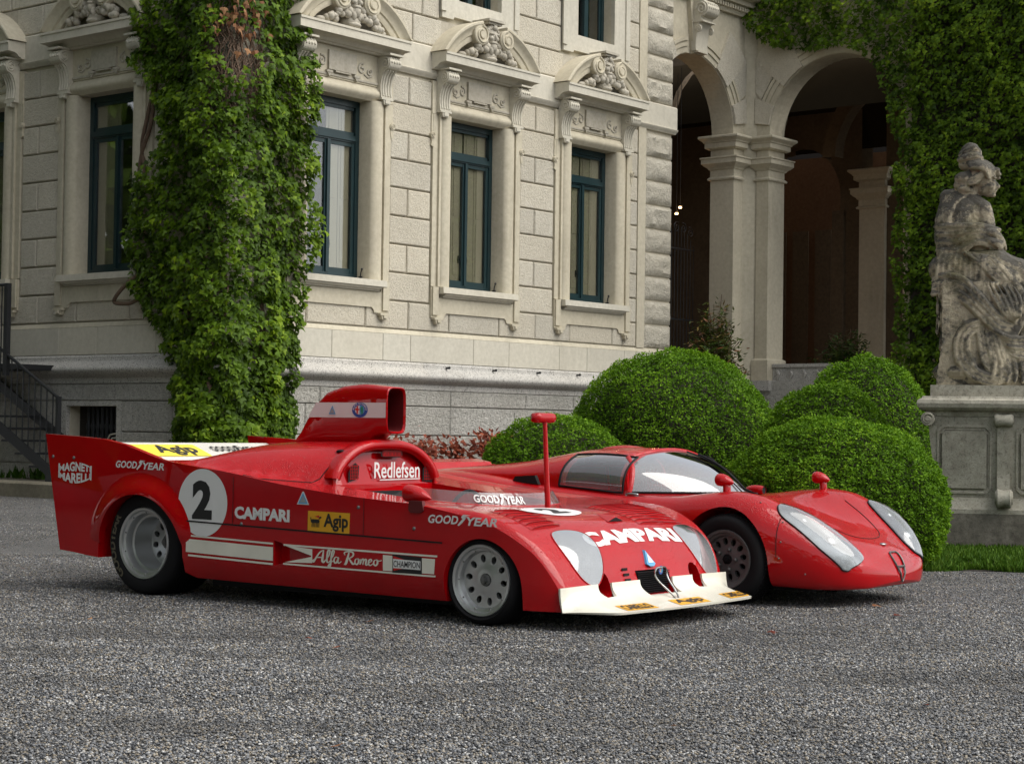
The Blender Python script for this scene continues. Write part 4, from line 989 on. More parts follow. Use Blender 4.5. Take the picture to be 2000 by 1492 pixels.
for s in (-1, 1):
    def airw(x): return np.interp(x, [q[0] for q in AIR], [q[3] for q in AIR])
    m = MB(); vs = []
    for i in range(17):
        for k in range(5):
            z = 1.103+0.092*k/4; xb = np.interp(z, [1.02, 1.105, 1.195], [-2.098, -2.058, -1.998]); x = xb+0.012+(-1.424-xb-0.012)*i/16
            vs.append((x, s*(airw(x)+0.0025), z))
    m.add(vs, [(i*5+k, i*5+5+k, i*5+6+k, i*5+1+k) for i in range(16) for k in range(4)]); m.build('white_band', MAT['d_white'], air, 60)
def airs(a, b_): return (a, -(np.interp(a, [q[0] for q in AIR], [q[3] for q in AIR])+0.0045), b_)
def airs2(a, b_): x, y, z = airs(a, b_); return (x, y-0.001, z)
def airs3(a, b_): x, y, z = airs(a, b_); return (x, y-0.002, z)
def tri_badge(fn, fn2, fn3, cx, z0, w, h, par):
    decal('triangle_badge', poly((cx-w/2, z0), (cx+w/2, z0), (cx+w*.06, z0+h), (cx-w*.06, z0+h)), fn, MAT['d_white'], par)
    decal('triangle_badge', poly((cx-w*.40, z0+h*.07), (cx+w*.40, z0+h*.07), (cx, z0+h*.93)), fn2, MAT['d_sky'], par)
    decal('triangle_badge', poly((cx-w*.26, z0+h*.17), (cx+w*.28, z0+h*.17), (cx+w*.02, z0+h*.70)), fn3, MAT['d_grey'], par)
tri_badge(airs, airs2, airs3, -1.85, 1.118, 0.07, 0.064, air)
def roundel(f1, f2, f3, cx, cz, rx, rz, par, letters=True):
    decal('round_emblem', ellipse(cx, cz, rx, rz), f1, MAT['d_blue'], par)
    if letters:
        tv, tf = text_shape('ALFA ROMEO', 0.01)
        def arc(a, b_): q = math.pi*(1.02-1.04*a); r = 0.72+0.22*b_; return f2(cx+rx*r*math.cos(q), cz+rz*r*math.sin(q))
        decal('emblem_lettering', (tv, tf), arc, MAT['d_white'], par, 12)
    decal('emblem_field', ellipse(cx, cz, rx*.62, rz*.62), f2, MAT['d_white'], par)
    decal('emblem_field', ([(cx+rx*.62*math.cos(math.pi*i/16-math.pi/2), cz+rz*.62*math.sin(math.pi*i/16-math.pi/2)) for i in range(17)], [tuple(range(17))]), f3, MAT['d_sky'], par)
    decal('emblem_cross', join_shapes(poly((cx-rx*.40, cz-rz*.46), (cx-rx*.22, cz-rz*.55), (cx-rx*.22, cz+rz*.55), (cx-rx*.40, cz+rz*.46))), f3, MAT['d_red'], par)
    decal('emblem_cross', poly((cx-rx*.61, cz-rz*.02), (cx-rx*.02, cz-rz*.02), (cx-rx*.02, cz+rz*.17), (cx-rx*.61, cz+rz*.17)), f3, MAT['d_red'], par)
    def f4(a, b_): p = Vector(f3(a, b_)); q = Vector(f2(a, b_)); return tuple(p+(p-q)*0.6)
    decal('emblem_serpent', stroke(spline([(cx+rx*.2, cz+rz*.42), (cx+rx*.40, cz+rz*.30), (cx+rx*.15, cz+rz*.15), (cx+rx*.45, cz), (cx+rx*.15, cz-rz*.15), (cx+rx*.42, cz-rz*.30), (cx+rx*.2, cz-rz*.5)], 5), rx*.07), f4, MAT['d_green'], par)
roundel(airs, airs2, airs3, -1.628, 1.150, 0.062, 0.046, air)
# fins carry a rear wing
def wing(a, b_):
    q = 2*math.pi*a; c = (1+math.cos(q))/2; th = 0.022*math.sin(q)*(0.4+0.8*c); x = -3.36+0.30*c; z = 0.925-0.135*c**0.9
    return (x+th*0.35, -0.882+1.764*b_, z+th)
m = MB(); m.grid(wing, 28, 8); wg = m.build('rear_wing', MAT['white'], car, 50)
def onwing(a, b_):     # a along y, b 0..1 from leading to trailing edge
    c = 1-b_; x = -3.36+0.30*c; z = 0.925-0.135*c**0.9; th = 0.022*2*math.sqrt(max(0, c*(1-c)))*(0.4+0.8*c)+0.004
    return (x+th*0.35, a, z+th)
decal('sponsor_panel', poly((-0.62, .22), (0.12, .22), (0.12, .85), (-0.62, .85)), onwing, MAT['d_lemon'], wg, 12)
def onw2(a, b_): x, y, z = onwing(a, b_); return (x+0.001, y, z+0.002)
decal('sponsor_lettering', text_shape('Agip', 0.03), lambda a, b_: onw2(-0.30+0.36*a, .25+.55*b_), MAT['d_black'], wg, 14)
word_device_word(lambda a, b_: onw2(a, b_), 0.22, 0.72, .42, .80, MAT['d_black'], wg, 8)
# side: circle, stripes, lettering
def side(a, b_, d=0.0): return (a, -(0.9315+d)*(1-0.05*sstep(0.24, 0.10, b_)), b_)
def side2(a, b_): return side(a, b_, 0.0012)
def side3(a, b_): return side(a, b_, 0.0024)
decal('number_circle', ellipse(-2.121, 0.584, 0.205, 0.20, 56), side, MAT['d_white'], car, 6)
decal('number', text_shape('2', 0.05), lambda a, b_: side2(-2.207+0.166*a, 0.486+0.23*b_), MAT['d_black'], car)
def zs_(x): return lin(x, [(-2.23, 0.0), (-1.57, -0.016), (-0.40, -0.026)])
def stripe(x0, x1, za, zb2, mat=None, f=side): decal('stripe', ([(x0+(x1-x0)*i/12, zz_+zs_(x0+(x1-x0)*i/12)) for i in range(13) for zz_ in (za, zb2)], [(2*i, 2*i+2, 2*i+3, 2*i+1) for i in range(12)]), f, mat or MAT['ivory'], car)
stripe(-2.262, -1.542, .381, .391); stripe(-2.255, -1.542, .288, .366); stripe(-2.235, -1.542, .264, .275)
stripe(-1.46, -0.335, .379, .389); stripe(-1.46, -0.345, .272, .281)
decal('stripe', poly((-1.46, .366), (-1.238, .353), (-1.237, .275), (-1.45, .269), (-1.245, .309), (-1.245, .316)), side, MAT['ivory'], car)
decal('stripe', poly((-0.716, .347), (-0.35, .343), (-0.355, .262), (-0.714, .262)), side, MAT['ivory'], car)
decal('script_lettering', script_shape(), lambda a, b_: side2(-1.232+0.512*a, .255+.099*b_+0.002*a), MAT['ivory'], car)
decal('plug_badge', poly((-.647, .354), (-.440, .348), (-.438, .257), (-.645, .255)), side2, MAT['d_black'], car)
decal('plug_badge', poly((-.640, .346), (-.542, .325), (-.540, .287), (-.637, .265)), side3, MAT['d_red'], car)
decal('plug_badge', poly((-.640, .330), (-.447, .327), (-.446, .279), (-.639, .280)), lambda a, b_: side(a, b_, .0034), MAT['d_white'], car)
decal('plug_lettering', text_shape('CHAMPION', 0.01), lambda a, b_: side(-.636+.186*a, .287+.034*b_, .0044), MAT['d_black'], car)
decal('sponsor_panel', poly((-1.275, .568), (-.960, .565), (-.963, .451), (-1.277, .450)), side, MAT['d_yellow'], car)
decal('sponsor_lettering', text_shape('Agip', 0.03), lambda a, b_: side2(-1.155+.183*a, .459+.098*b_), MAT['d_black'], car)
dog = join_shapes(poly((0, .45), (.1, .72), (.75, .70), (.85, .55), (.8, .38), (.1, .38)), poly((.72, .62), (.80, .95), (1.0, .98), (1.0, .85), (.86, .78)), *[poly((u, .42), (u+.07, .42), (u+.05, .0), (u-.02, .0)) for u in (.10, .22, .36, .50, .62, .75)], poly((0.0, .5), (-.06, .85), (.02, .9), (.08, .6)))
decal('six_legged_dog', dog, lambda a, b_: side2(-1.252+.08*a, .478+.062*b_), MAT['d_black'], car)
decal('flame', poly((0, 0), (.8, .25), (.1, .5)), lambda a, b_: side2(-1.235+.05*(1-a), .53+.03*b_), MAT['d_red'], car)
decal('sponsor_lettering', text_shape('CAMPARI', 0.05), lambda a, b_: side2(-1.854+.438*a, .502-.006*a+.072*b_), MAT['d_white'], car)
word_device_word(side2, -0.40, 0.065, .527, .590, MAT['d_white'], car, 6, -0.002)
word_device_word(side2, -2.882, -2.453, .768, .828, MAT['d_white'], car, 0, -0.006)
tri_badge(side, side2, side3, -1.315, .601, .094, .073, car)
for body_, lo, sg in (('MAGNETI', .742, 1), ('MARELLI', .668, -1)):
    def mm(a, b_, lo=lo, sg=sg):
        k = 1-(2*a-1)**2; z = lo+(.030+.03*k)*b_ if sg > 0 else lo+.064-(.030+.035*k)*(1-b_)
        return side2(-3.412+.30*a, z)
    decal('sponsor_lettering', text_shape(body_, 0.035), mm, MAT['d_white'], car, 10)
for a, b_ in (((-3.413, .70), (-3.412, .79)), ((-3.113, .69), (-3.112, .78))): decal('sponsor_lettering', poly((a[0]-.006, a[1]), (a[0]+.008, a[1]), (b_[0]+.008, b_[1]), (b_[0]-.006, b_[1])), side2, MAT['d_white'], car)
# panel joints and fasteners
for x0, z0, x1, z1, w in ((-2.335, .474, -0.30, .432, .0045), (-1.866, .745, -1.868, .468, .002), (-.857, .655, -.859, .446, .002)):
    decal('panel_joint', stroke([(x0+(x1-x0)*i/10, z0+(z1-z0)*i/10) for i in range(11)], w), lambda a, b_: side(a, b_, .003), MAT['gap'], car)
for x, z in ((-3.474, .832), (-3.276, .828), (-.90, .60), (-1.80, .472), (-0.5, .50)):
    m = MB(); m.lathe([(0, -.937), (.006, -.937), (.009, -.933), (.011, -.930)], 12, (x, 0, z), 'y'); m.build('fastener', MAT['rim_dark'], car, 40)
m = MB(); pts_ = []
for i in range(13):
    t = i/12; y = -0.925+0.50*t; x = -1.50-0.02*t+0.0*t; x = -1.478-0.03*t if False else lin(t, [(0, -1.80), (1, -1.53)]); pts_.append((x, y, top_z(x, y)+0.0015))
m.tube(pts_, .0035, 5); m.build('panel_joint', MAT['gap'], car)
m = MB(); z_ = top_z(-1.56, -.34); m.ball((-1.56, -.345, z_+0.0), (.030, .022, .012), 12, 8); m.build('filler_cap', MAT['black'], car, 60)
# nose: ivory splitter, grille, lamps, louvres
def nose_x(y, z):
    a = abs(y); lo, hi = 0.0, 0.55
    for _ in range(30):
        md = (lo+hi)/2
        if hood_z(md, y) > z: lo = md
        else: hi = md
    return lo
def splitter(a, b_):        # a across, b from upper edge to lip
    v = -1+2*a; y = v*0.845; zt = 0.238-0.012*v*v; x0 = nose_x(y, zt)+0.004
    e = abs(v); ext = 0.235*(1-sstep(0.86, 1.0, e)) if e > 0.8 else 0.235
    ext = 0.235*(1-sstep(0.80, 1.0, e))+0.01
    z = zt+(0.098-zt)*(b_**0.66); x = x0+ext*b_**1.9+0.014*b_
    if b_ > 0.999: pass
    return (x, y*(1-0.02*b_*0), z)
m = MB(); m.grid(splitter, 56, 12); sp = m.build('splitter', MAT['ivory'], car, 40)
mod = sp.modifiers.new('s', 'SOLIDIFY'); mod.thickness = 0.012; mod.offset = 1.0
bpy.context.view_layer.update(); sp.data = eval_mesh(sp); sp.modifiers.clear()
cuts = []
for y in (-0.485, 0.455):
    m = MB(); m.prism([(y+0.060*math.cos(q*math.pi/12), 0.226+(0.02 if math.sin(q*math.pi/12) > 0 else -0.02)+0.055*math.sin(q*math.pi/12)) for q in range(24)], 0.2, 0.495, 'x'); cuts.append(cutter(m))
m = MB(); m.prism([(-0.175, .30), (-0.160, .158), (0.160, .158), (0.175, .30)], 0.2, 0.8, 'x'); cuts.append(cutter(m))
boolean(sp, cuts); smooth_ob(sp, 40)
MB().box(0.405, 0.41, -0.17, 0.17, 0.15, 0.29).build('radiator_backing', MAT['gap'], car)
for k in range(11): MB().box(0.425, 0.447, -0.163, 0.163, 0.160+0.0112*k, 0.1640+0.0112*k).build('grille_slat', MAT['black'], car)
def spl_top(a, b_):
    # a = y, b = distance fraction from upper edge (0) to lip (1)
    x, y, z = splitter((a/0.845+1)/2, b_); return (x+0.003, y, z+0.014)
for y0, y1, txt, mt in ((-0.60, -0.33, 'CARELLO', MAT['d_yellow']), (-0.12, 0.20, 'Agip', MAT['d_yellow']), (0.44, 0.70, 'CARELLO', MAT['d_yellow'])):
    p_ = decal('lip_sticker', poly((y0, .965), (y1, .965), (y1, .76), (y0, .76)), spl_top, mt, sp, 8)
    decal('sticker_lettering', text_shape(txt, 0.03), lambda a, b_, y0=y0, y1=y1: tuple(Vector(spl_top(y0+(y1-y0)*(0.06+0.88*a), .94-.16*b_))+Vector((0.001, 0, 0.0015))), MAT['d_black'], p_, 10)
# chrome heart and triangle badge on the grille
hx = lambda z: 0.478+0.10*sstep(.27, .12, z)
m = MB(); pts = [(hx(z)+0.02, y-0.012, z) for y, z in spline([(0.0, .300), (-.045, .297), (-.062, .265), (-.035, .195), (0.018, .118), (.045, .19), (.060, .265), (.045, .297), (0.0, .300)], 5)]; m.tube(pts, .0055, 6); m.build('shield_frame', MAT['steel'], car, 60)
nz_ = lambda y, z: nose_x(y, z)+0.006
m = MB(); tri = [(0.0, .388), (-.042, .315), (-.02, .303), (.02, .303), (.042, .315)]; m.add([(nz_(y, z)+0.010, y, z) for y, z in tri]+[(nz_(y, z)-0.01, y, z) for y, z in tri], [(0, 1, 2, 3, 4)]+[(i, (i+1) % 5, 5+(i+1) % 5, 5+i) for i in range(5)]); tb = m.build('nose_badge', MAT['d_sky'], car)
decal('nose_badge_face', poly((0, .372), (-.026, .322), (.026, .322)), lambda a, b_: (nz_(a, b_)+0.0125, a, b_), MAT['d_white'], tb)
roundel(lambda a, b_: (0.494, a, b_), lambda a, b_: (0.4952, a, b_), lambda a, b_: (0.4964, a, b_), -0.005, .285, .022, .024, tb, False)
for k in range(3):
    m = MB(); z = .235+.028*k; x = nose_x(-.255, z); m.box(x-0.002, x+0.004, -.285, -.235, z, z+.013); m.build('slot', MAT['gap'], car)
def drape(x, y, d): return (x, y, hood_z(x, y)+d)
def blob(cx, cy, pts, n=40):
    """smooth closed outline through plan points"""
    c = pts+pts[:3]; out = []
    for i in range(1, len(pts)+1):
        p0, p1, p2, p3 = c[i-1], c[i], c[i+1], c[(i+2) % len(c)]
        for k in range(8):
            t = k/8; out.append(tuple(0.5*((2*p1[j])+(-p0[j]+p2[j])*t+(2*p0[j]-5*p1[j]+4*p2[j]-p3[j])*t*t+(-p0[j]+3*p1[j]-3*p2[j]+p3[j])*t**3) for j in (0, 1)))
    return out
def lens_patch(outline, surf, dome, mats, par, lift=0.0, names=('headlamp_cover', 'headlamp_bowl', 'cover_bead'), bead=0.004):
    cx = sum(p[0] for p in outline)/len(outline); cy = sum(p[1] for p in outline)/len(outline); n = len(outline); K = 16
    def dome_mesh(base, dm):
        m = MB()
        for k in range(K+1):
            r = k/K
            for p in outline: m.v.append(surf(cx+(p[0]-cx)*r, cy+(p[1]-cy)*r, base+dm*(1-r*r)))
        m.f = [(k*n+i, k*n+(i+1) % n, (k+1)*n+(i+1) % n, (k+1)*n+i) for k in range(K) for i in range(n)]; return m
    h = dome_mesh(0.004+lift, dome).build(names[0], mats[0], par, 60)
    dome_mesh(0.0025+lift*.6, 0).build(names[1], mats[1], h, 60)
    m = MB(); m.tube([surf(p[0], p[1], 0.003) for p in outline]+[surf(outline[0][0], outline[0][1], 0.003)], bead, 6); m.build(names[2], mats[2], h, 60)
    return h
HL = [(.215, -.655), (.205, -.52), (.245, -.40), (.33, -.385), (.405, -.44), (.432, -.545), (.395, -.655), (.30, -.70)]
for s in (-1, 1):
    o_ = [(x+0.0, -s*y if s > 0 else y) for x, y in blob(0, 0, HL)]
    if s > 0: o_ = [(x, abs(y)+0.115) for x, y in blob(0, 0, HL)]
    h = lens_patch(o_, drape, 0.014, (MAT['lens'], MAT['chrome_bowl'], MAT['red']), car)
# louvre banks over the front wheels
for s, y0, y1, nn in ((-1, -.77, -.50, 7), (1, .22, .70, 11)):
    for k in range(nn):
        x = (-.13+.044*k) if s < 0 else (-.19+.036*k); m = MB()
        m.grid(lambda a, b_, x=x: (x+.034*b_, y0+(y1-y0)*a, hood_z(x+.034*b_, y0+(y1-y0)*a)+.002+.013*b_**1.5*math.sin(math.pi*min(1, max(0, a*1.0)))**.3), 12, 4)
        m.build('louvre', MAT['red'], car, 60)
        m = MB(); m.grid(lambda a, b_, x=x: (x+.0345, y0+.008+(y1-y0-.016)*a, hood_z(x+.034, y0+(y1-y0)*a)+.001+.0105*b_*math.sin(math.pi*a)**.3), 12, 1); m.build('louvre_slot', MAT['red'], car)
m = MB(); m.add([drape(.04, .03, .004), drape(.17, -.05, .004), drape(.17, .11, .004), drape(.16, .03, .03)], [(0, 1, 3), (0, 3, 2), (1, 2, 3)]); m.build('hood_duct', MAT['red'], car)
decal('duct_mouth', poly((.171, -.045), (.171, .105), (.171, .03)), lambda a, b_: (0.1715, b_, hood_z(a, b_)+(.027 if abs(b_-.03) < .01 else .004)), MAT['gap'], car)
decal('number_circle', ellipse(-.085, -.235, .135, .225, 56), lambda a, b_: drape(a, b_, .003), MAT['d_white'], car, 18)
decal('number', text_shape('2', 0.05), lambda a, b_: drape(0.0-.17*b_, -.315+.16*a, .0055), MAT['d_black'], car, 8)
# the word across the nose reads from the front: rows climb towards the cockpit
decal('sponsor_lettering', text_shape('CAMPARI', 0.055), lambda a, b_: drape(.334-.088*b_, -.455+.94*a, .0045), MAT['d_white'], car, 30)
# cockpit: wrap-round screen, seat, wheel
cw = [(-.98, -.505), (-.80, -.515), (-.62, -.475), (-.44, -.36), (-.36, -.18), (-.345, 0), (-.36, .18), (-.44, .36), (-.62, .475), (-.80, .515), (-.98, .505)]
cw = spline(cw, 4)
def scr(a, b_):
    i = a*(len(cw)-1); k = min(int(i), len(cw)-2); t = i-k; x = cw[k][0]*(1-t)+cw[k+1][0]*t; y = cw[k][1]*(1-t)+cw[k+1][1]*t
    h_ = .062*sstep(0, .10, a)*sstep(1, .90, a)+.012
    return (x-.05*b_, y*(1-.03*b_), top_z(x, y)-.004+h_*b_)
m = MB(); m.grid(scr, 60, 4); m.build('windscreen', MAT['plexi'], car, 60)
m = MB(); m.tube([scr(i/60, 0) for i in range(61)], .007, 6); m.build('screen_base', MAT['red'], car, 60)
word_device_word(lambda a, b_: tuple(Vector(scr(a, b_))+Vector((.006, -.004, .002))), .27, .44, .10, .92, MAT['d_white'], car, 6)
m = MB(); m.box(-1.42, -1.0, -.30, .10, .25, .34); m.prism([(-1.46, .30), (-1.38, .30), (-1.44, .66), (-1.48, .66)], -.30, .10, 'y'); m.build('seat', MAT['black'], car)
m = MB(); m.tube([(-.80+.03*math.cos(q*math.pi/12), -.10+.14*math.sin(q*math.pi/12), .56+.12*math.cos(q*math.pi/12)) for q in range(25)], .012, 6); m.tube([(-.80, -.10, .56), (-.55, -.10, .48)], .012, 6); m.build('steering_wheel', MAT['black'], car, 60)
# periscope mirror on its stalk, wing mirror
m = MB(); m.tube([(-.275, 0, .585), (-.285, 0, .75), (-.305, 0, 1.09)], [.018, .016, .013], 10); po = m.build('mirror_stalk', MAT['red'], car, 60)
m = MB()
for i in range(11):
    t = -1+2*i/10; w = 0.036*(1-abs(t)**6)**.4+.001; m.v += [(-.315+w*0.95*math.copysign(abs(math.cos(q*math.pi/8))**.7, math.cos(q*math.pi/8)), .105*t, 1.112+w*.8*math.copysign(abs(math.sin(q*math.pi/8))**.7, math.sin(q*math.pi/8))) for q in range(16)]
m.f = [(i*16+j, i*16+(j+1) % 16, (i+1)*16+(j+1) % 16, (i+1)*16+j) for i in range(10) for j in range(16)]+[tuple(range(16)), tuple(range(160, 176))]; m.build('mirror_head', MAT['red'], po, 60)
for s in (-1,):
    m = MB(); rings = []
    for i in range(9):
        t = i/8; r = [.0, .62, .88, 1.0, 1.0, .92, .72, .40, .02][8-i] if False else [1.0, 1.0, .98, .93, .84, .70, .52, .30, .02][i]
        m.v += [(-.59+.165*t, s*.875+.055*r*math.cos(q*math.pi/8), .687-.028*t*t+.048*r*math.sin(q*math.pi/8)) for q in range(16)]
    m.f = [(i*16+j, i*16+(j+1) % 16, (i+1)*16+(j+1) % 16, (i+1)*16+j) for i in range(8) for j in range(16)]
    mi = m.build('wing_mirror', MAT['red'], car, 60)
    m = MB(); m.add([(-.592, s*.875+.05*math.cos(q*math.pi/8), .687+.043*math.sin(q*math.pi/8)) for q in range(16)], [tuple(range(16))]); m.build('mirror_glass', MAT['steel'], mi)
    m = MB(); m.prism([(-.53, .65), (-.44, .65), (-.43, .60), (-.45, .585), (-.52, .585), (-.535, .60)], min(s*.915, s*.94), max(s*.915, s*.94), 'y'); m.build('mirror_bracket', MAT['red_dark'], mi)
# wheels
def weld(o, d=1e-5):
    bm = bmesh.new(); bm.from_mesh(o.data); bmesh.ops.remove_doubles(bm, verts=bm.verts, dist=d); bmesh.ops.recalc_face_normals(bm, faces=bm.faces); bm.to_mesh(o.data); bm.free()
def wheel(par, x, z, r_t, r_r, w, s, holes, dish, M=None, mat='rim', hr=.016, hub=.035):
    """outer face at y=0, axis along y, tyre runs inward"""
    root = MB(); W = w
    tp = [(r_r-.004, .012), (r_r+.008, .004), (r_r+.02, -.004), (r_t-.035, -.008), (r_t-.014, .006), (r_t-.003, .035), (r_t, .07), (r_t, W-.07), (r_t-.003, W-.035), (r_t-.03, W), (r_r, W-.01)]
    root.lathe(tp, 48, (0, 0, 0), 'y'); tyre = root.build('tyre', MAT['tyre'], par, 40, M)
    rp = [(r_r-.002, .012), (r_r+.006, .006), (r_r+.002, -.001), (r_r-.012, .004), (r_r-.017, .018), (r_r-.030, .024), (r_r-.034, .034)]
    if dish > .08: rp += [(r_r-.040, .07), (r_r-.052, .075), (r_r-.056, dish-.03), (r_r-.070, dish)]
    else: rp += [(r_r-.038, dish)]
    rp += [(hub+.05, dish+.004), (hub+.03, dish-.004), (hub, dish-.004), (hub, dish+.05), (hub+.05, dish+.03), (r_r-.04, dish+.03), (r_r-.03, W-.02), (r_r-.002, W-.01), (r_r-.002, .012)]
    m = MB(); m.lathe(rp, 48, (0, 0, 0), 'y'); rim = m.build('rim', MAT[mat], tyre, 35); weld(rim)
    if holes:
        cs = []
        for k in range(holes):
            a = 2*math.pi*(k+.3)/holes; rm = r_r*.62 if dish < .08 else r_r*.50; c = MB()
            c.prism([(hr*math.cos(q*math.pi/8), hr*1.35*math.sin(q*math.pi/8)) for q in range(16)], dish-.05, dish+.2, 'y', Matrix.Translation((rm*math.cos(a), 0, rm*math.sin(a))) @ Matrix.Rotation(-(a-math.pi/2), 4, 'Y')); cs.append(c.build('cut', MAT[mat]))
        boolean(rim, cs); smooth_ob(rim, 35)
    m = MB(); m.lathe([(0, dish-.03), (hub*.55, dish-.03), (hub*.6, dish-.012), (hub*1.0, dish-.008), (hub*1.02, dish+.04)], 6, (0, 0, 0), 'y'); m.lathe([(0, dish-.036), (hub*.4, dish-.034), (hub*.42, dish-.01)], 16, (0, 0, 0), 'y'); m.build('wheel_nut', MAT['rim_dark'] if mat == 'rim' else MAT['black'], tyre, 30)
    m = MB(); m.lathe([(0, dish+.06), (r_r-.045, dish+.06)], 24, (0, 0, 0), 'y'); m.build('brake_disc', MAT['gap'], tyre)
    if mat == 'rim':
        for k in range(10):
            a = 2*math.pi*(k+.5)/10; c = MB(); c.ball(((r_r-.026)*math.cos(a), .020, (r_r-.026)*math.sin(a)), (.006, .005, .006), 6, 5); c.build('rim_bolt', MAT['steel'], tyre, 60)
    return tyre
for s in (-1, 1):
    flip = Matrix.Identity(4) if s < 0 else Matrix.Rotation(math.pi, 4, 'Z')
    wheel(car, 0, 0, .243, .186, .24, s, 10, .050, T(-.073, s*.890, .243) @ flip @ Matrix.Rotation(.3, 4, 'Y'))
    wt = wheel(car, 0, 0, .318, .213, .36, s, 10, .20, T(-2.665, s*.895, .318) @ flip, hr=.018, hub=.042)
    if s < 0:
        tv = text_shape('GOODYEAR', 0.04)
        def tyr(a, b_): q = math.pi*(1.28-.5*a); r = .243+.05*b_; return (r*math.cos(q), -.0085 if r < .283 else -.003, r*math.sin(q))
        decal('tyre_lettering', tv, tyr, MAT['d_tyre'], wt, 16)
# ================================================================ closed coupe behind it
CM2 = T(1.773, 12.027, 0, HANG)
c2 = thing('coupe_car', 'curvy red closed coupe with faired headlamps and wet windscreen, behind the open racer', 'race car', CM2)
W2 = [(-3.0, .70), (-2.7, .80), (-2.25, .845), (-1.6, .83), (-1.0, .80), (-.45, .805), (-.1, .83), (.15, .825), (.3, .79), (.45, .735), (.58, .655), (.66, .575), (.72, .48), (.76, .38), (.785, .25), (.80, .06)]
ZF = [(-3.0, .70), (-2.6, .745), (-2.25, .76), (-1.9, .735), (-1.55, .69), (-1.2, .66), (-.8, .635), (-.45, .638), (-.25, .662), (-.02, .682), (.15, .662), (.3, .598), (.42, .525), (.52, .45), (.62, .37), (.69, .315), (.74, .27), (.78, .225), (.80, .19)]
YF = [(-3.0, .55), (-1.5, .66), (-.8, .64), (-.3, .605), (.2, .60), (.4, .585), (.55, .54), (.65, .47), (.72, .38), (.77, .26), (.80, .04)]
ZC = [(-3.0, .68), (-2.3, .72), (-1.5, .66), (-.8, .62), (-.35, .622), (-.1, .60), (.15, .548), (.35, .487), (.5, .438), (.62, .388), (.70, .345), (.75, .30), (.785, .24), (.80, .19)]
ZS = [(-3.0, .50), (-1, .42), (.2, .40), (.5, .30), (.7, .22), (.8, .18)]
ZBT = [(-3.0, .30), (-2.4, .16), (-2.0, .13), (-.3, .13), (.3, .125), (.6, .112), (.75, .118), (.80, .15)]
def sec2(x, n1=14, n2=10, n3=6):
    w, zf, yf, zc, zs, zb = (pl(x, q) for q in (W2, ZF, YF, ZC, ZS, ZBT)); out = []
    for i in range(n1): y = yf*i/n1; out.append((y, zc+(zf-zc)*sstep(.12*yf, 1.05*yf, y)/sstep(.12, 1.05, 1)))
    for i in range(n2): q = math.pi/2*i/n2; out.append((yf+(w-yf)*math.sin(q)**0.9, zs+(zf-zs)*math.cos(q)**0.85))
    for i in range(n3+1): q = math.pi/2*i/n3; out.append((w-.09*w/.8*(1-math.cos(q)), zs+(zb-zs)*math.sin(q)))
    return out
def c2_top(x, y):
    w, zf, yf, zc, zs = (pl(x, q) for q in (W2, ZF, YF, ZC, ZS)); a = abs(y)
    if a <= yf: return zc+(zf-zc)*sstep(.12*yf, 1.05*yf, a)/sstep(.12, 1.05, 1)
    t = min(1, (a-yf)/max(1e-6, w-yf)); q = math.asin(min(1, t**(1/0.9))); return zs+(zf-zs)*max(0, math.cos(q))**0.85
st = [-3.0, -2.9, -2.75] + [-2.6+.1*i for i in range(22)] + [-.42+.05*i for i in range(18)] + [.48, .52, .56, .60, .63, .66, .69, .715, .74, .757, .77, .78, .788, .794, .798, .80]
st = sorted(set(round(x, 4) for x in st)); b = MB(); S0 = sec2(0); n = len(S0)
for x in st:
    s_ = sec2(x); b.v += [(x, -y, z) for y, z in s_[::-1]] + [(x, y, z) for y, z in s_[1:]]
m_ = 2*n-1
b.f = [(i*m_+j, (i+1)*m_+j, (i+1)*m_+j+1, i*m_+j+1) for i in range(len(st)-1) for j in range(m_-1)] + [(i*m_, i*m_+m_-1, (i+1)*m_+m_-1, (i+1)*m_) for i in range(len(st)-1)]
b.f += [tuple(range(m_)), tuple(range((len(st)-1)*m_, len(st)*m_))]
body2 = b.build('body', MAT['red'], c2, 40)
cuts = []
for s in (-1, 1):
    ya, yb = sorted((s*.50, s*1.1)); cuts.append(well(-.005, .265, .298, .328, ya, yb)); cuts.append(well(-2.25, .28, .32, .34, ya, yb))
m = MB(); m.prism([(-1.42, -.52), (-.86, -.55), (-.50, -.40), (-.42, 0), (-.50, .40), (-.86, .55), (-1.42, .52)], .28, 1.1, 'z'); cuts.append(cutter(m))
boolean(body2, cuts); smooth_ob(body2, 35)
MB().box(-2.6, .5, -.60, .60, .10, .128).build('undertray', MAT['black'], c2)
m = MB(); m.prism([(-1.40, -.50), (-.86, -.53), (-.52, -.38), (-.45, 0), (-.52, .38), (-.86, .53), (-1.40, .50)], .27, .30, 'z'); m.build('cabin_floor', MAT['black'], c2)
m = MB(); m.box(-.66, -.50, -.40, .40, .44, .60); m.build('dashboard', MAT['black'], c2)
for y in (-.25, .25):
    m = MB(); m.box(-1.30, -.95, y-.19, y+.19, .30, .40); m.prism([(-1.38, .34), (-1.28, .34), (-1.36, .80), (-1.41, .80)], y-.19, y+.19, 'y'); m.build('seat', MAT['black'], c2)
m = MB(); m.tube([(-.80+.03*math.cos(q*math.pi/12), .25+.16*math.sin(q*math.pi/12), .60+.13*math.cos(q*math.pi/12)) for q in range(25)], .012, 6); m.build('steering_wheel', MAT['black'], c2, 60)
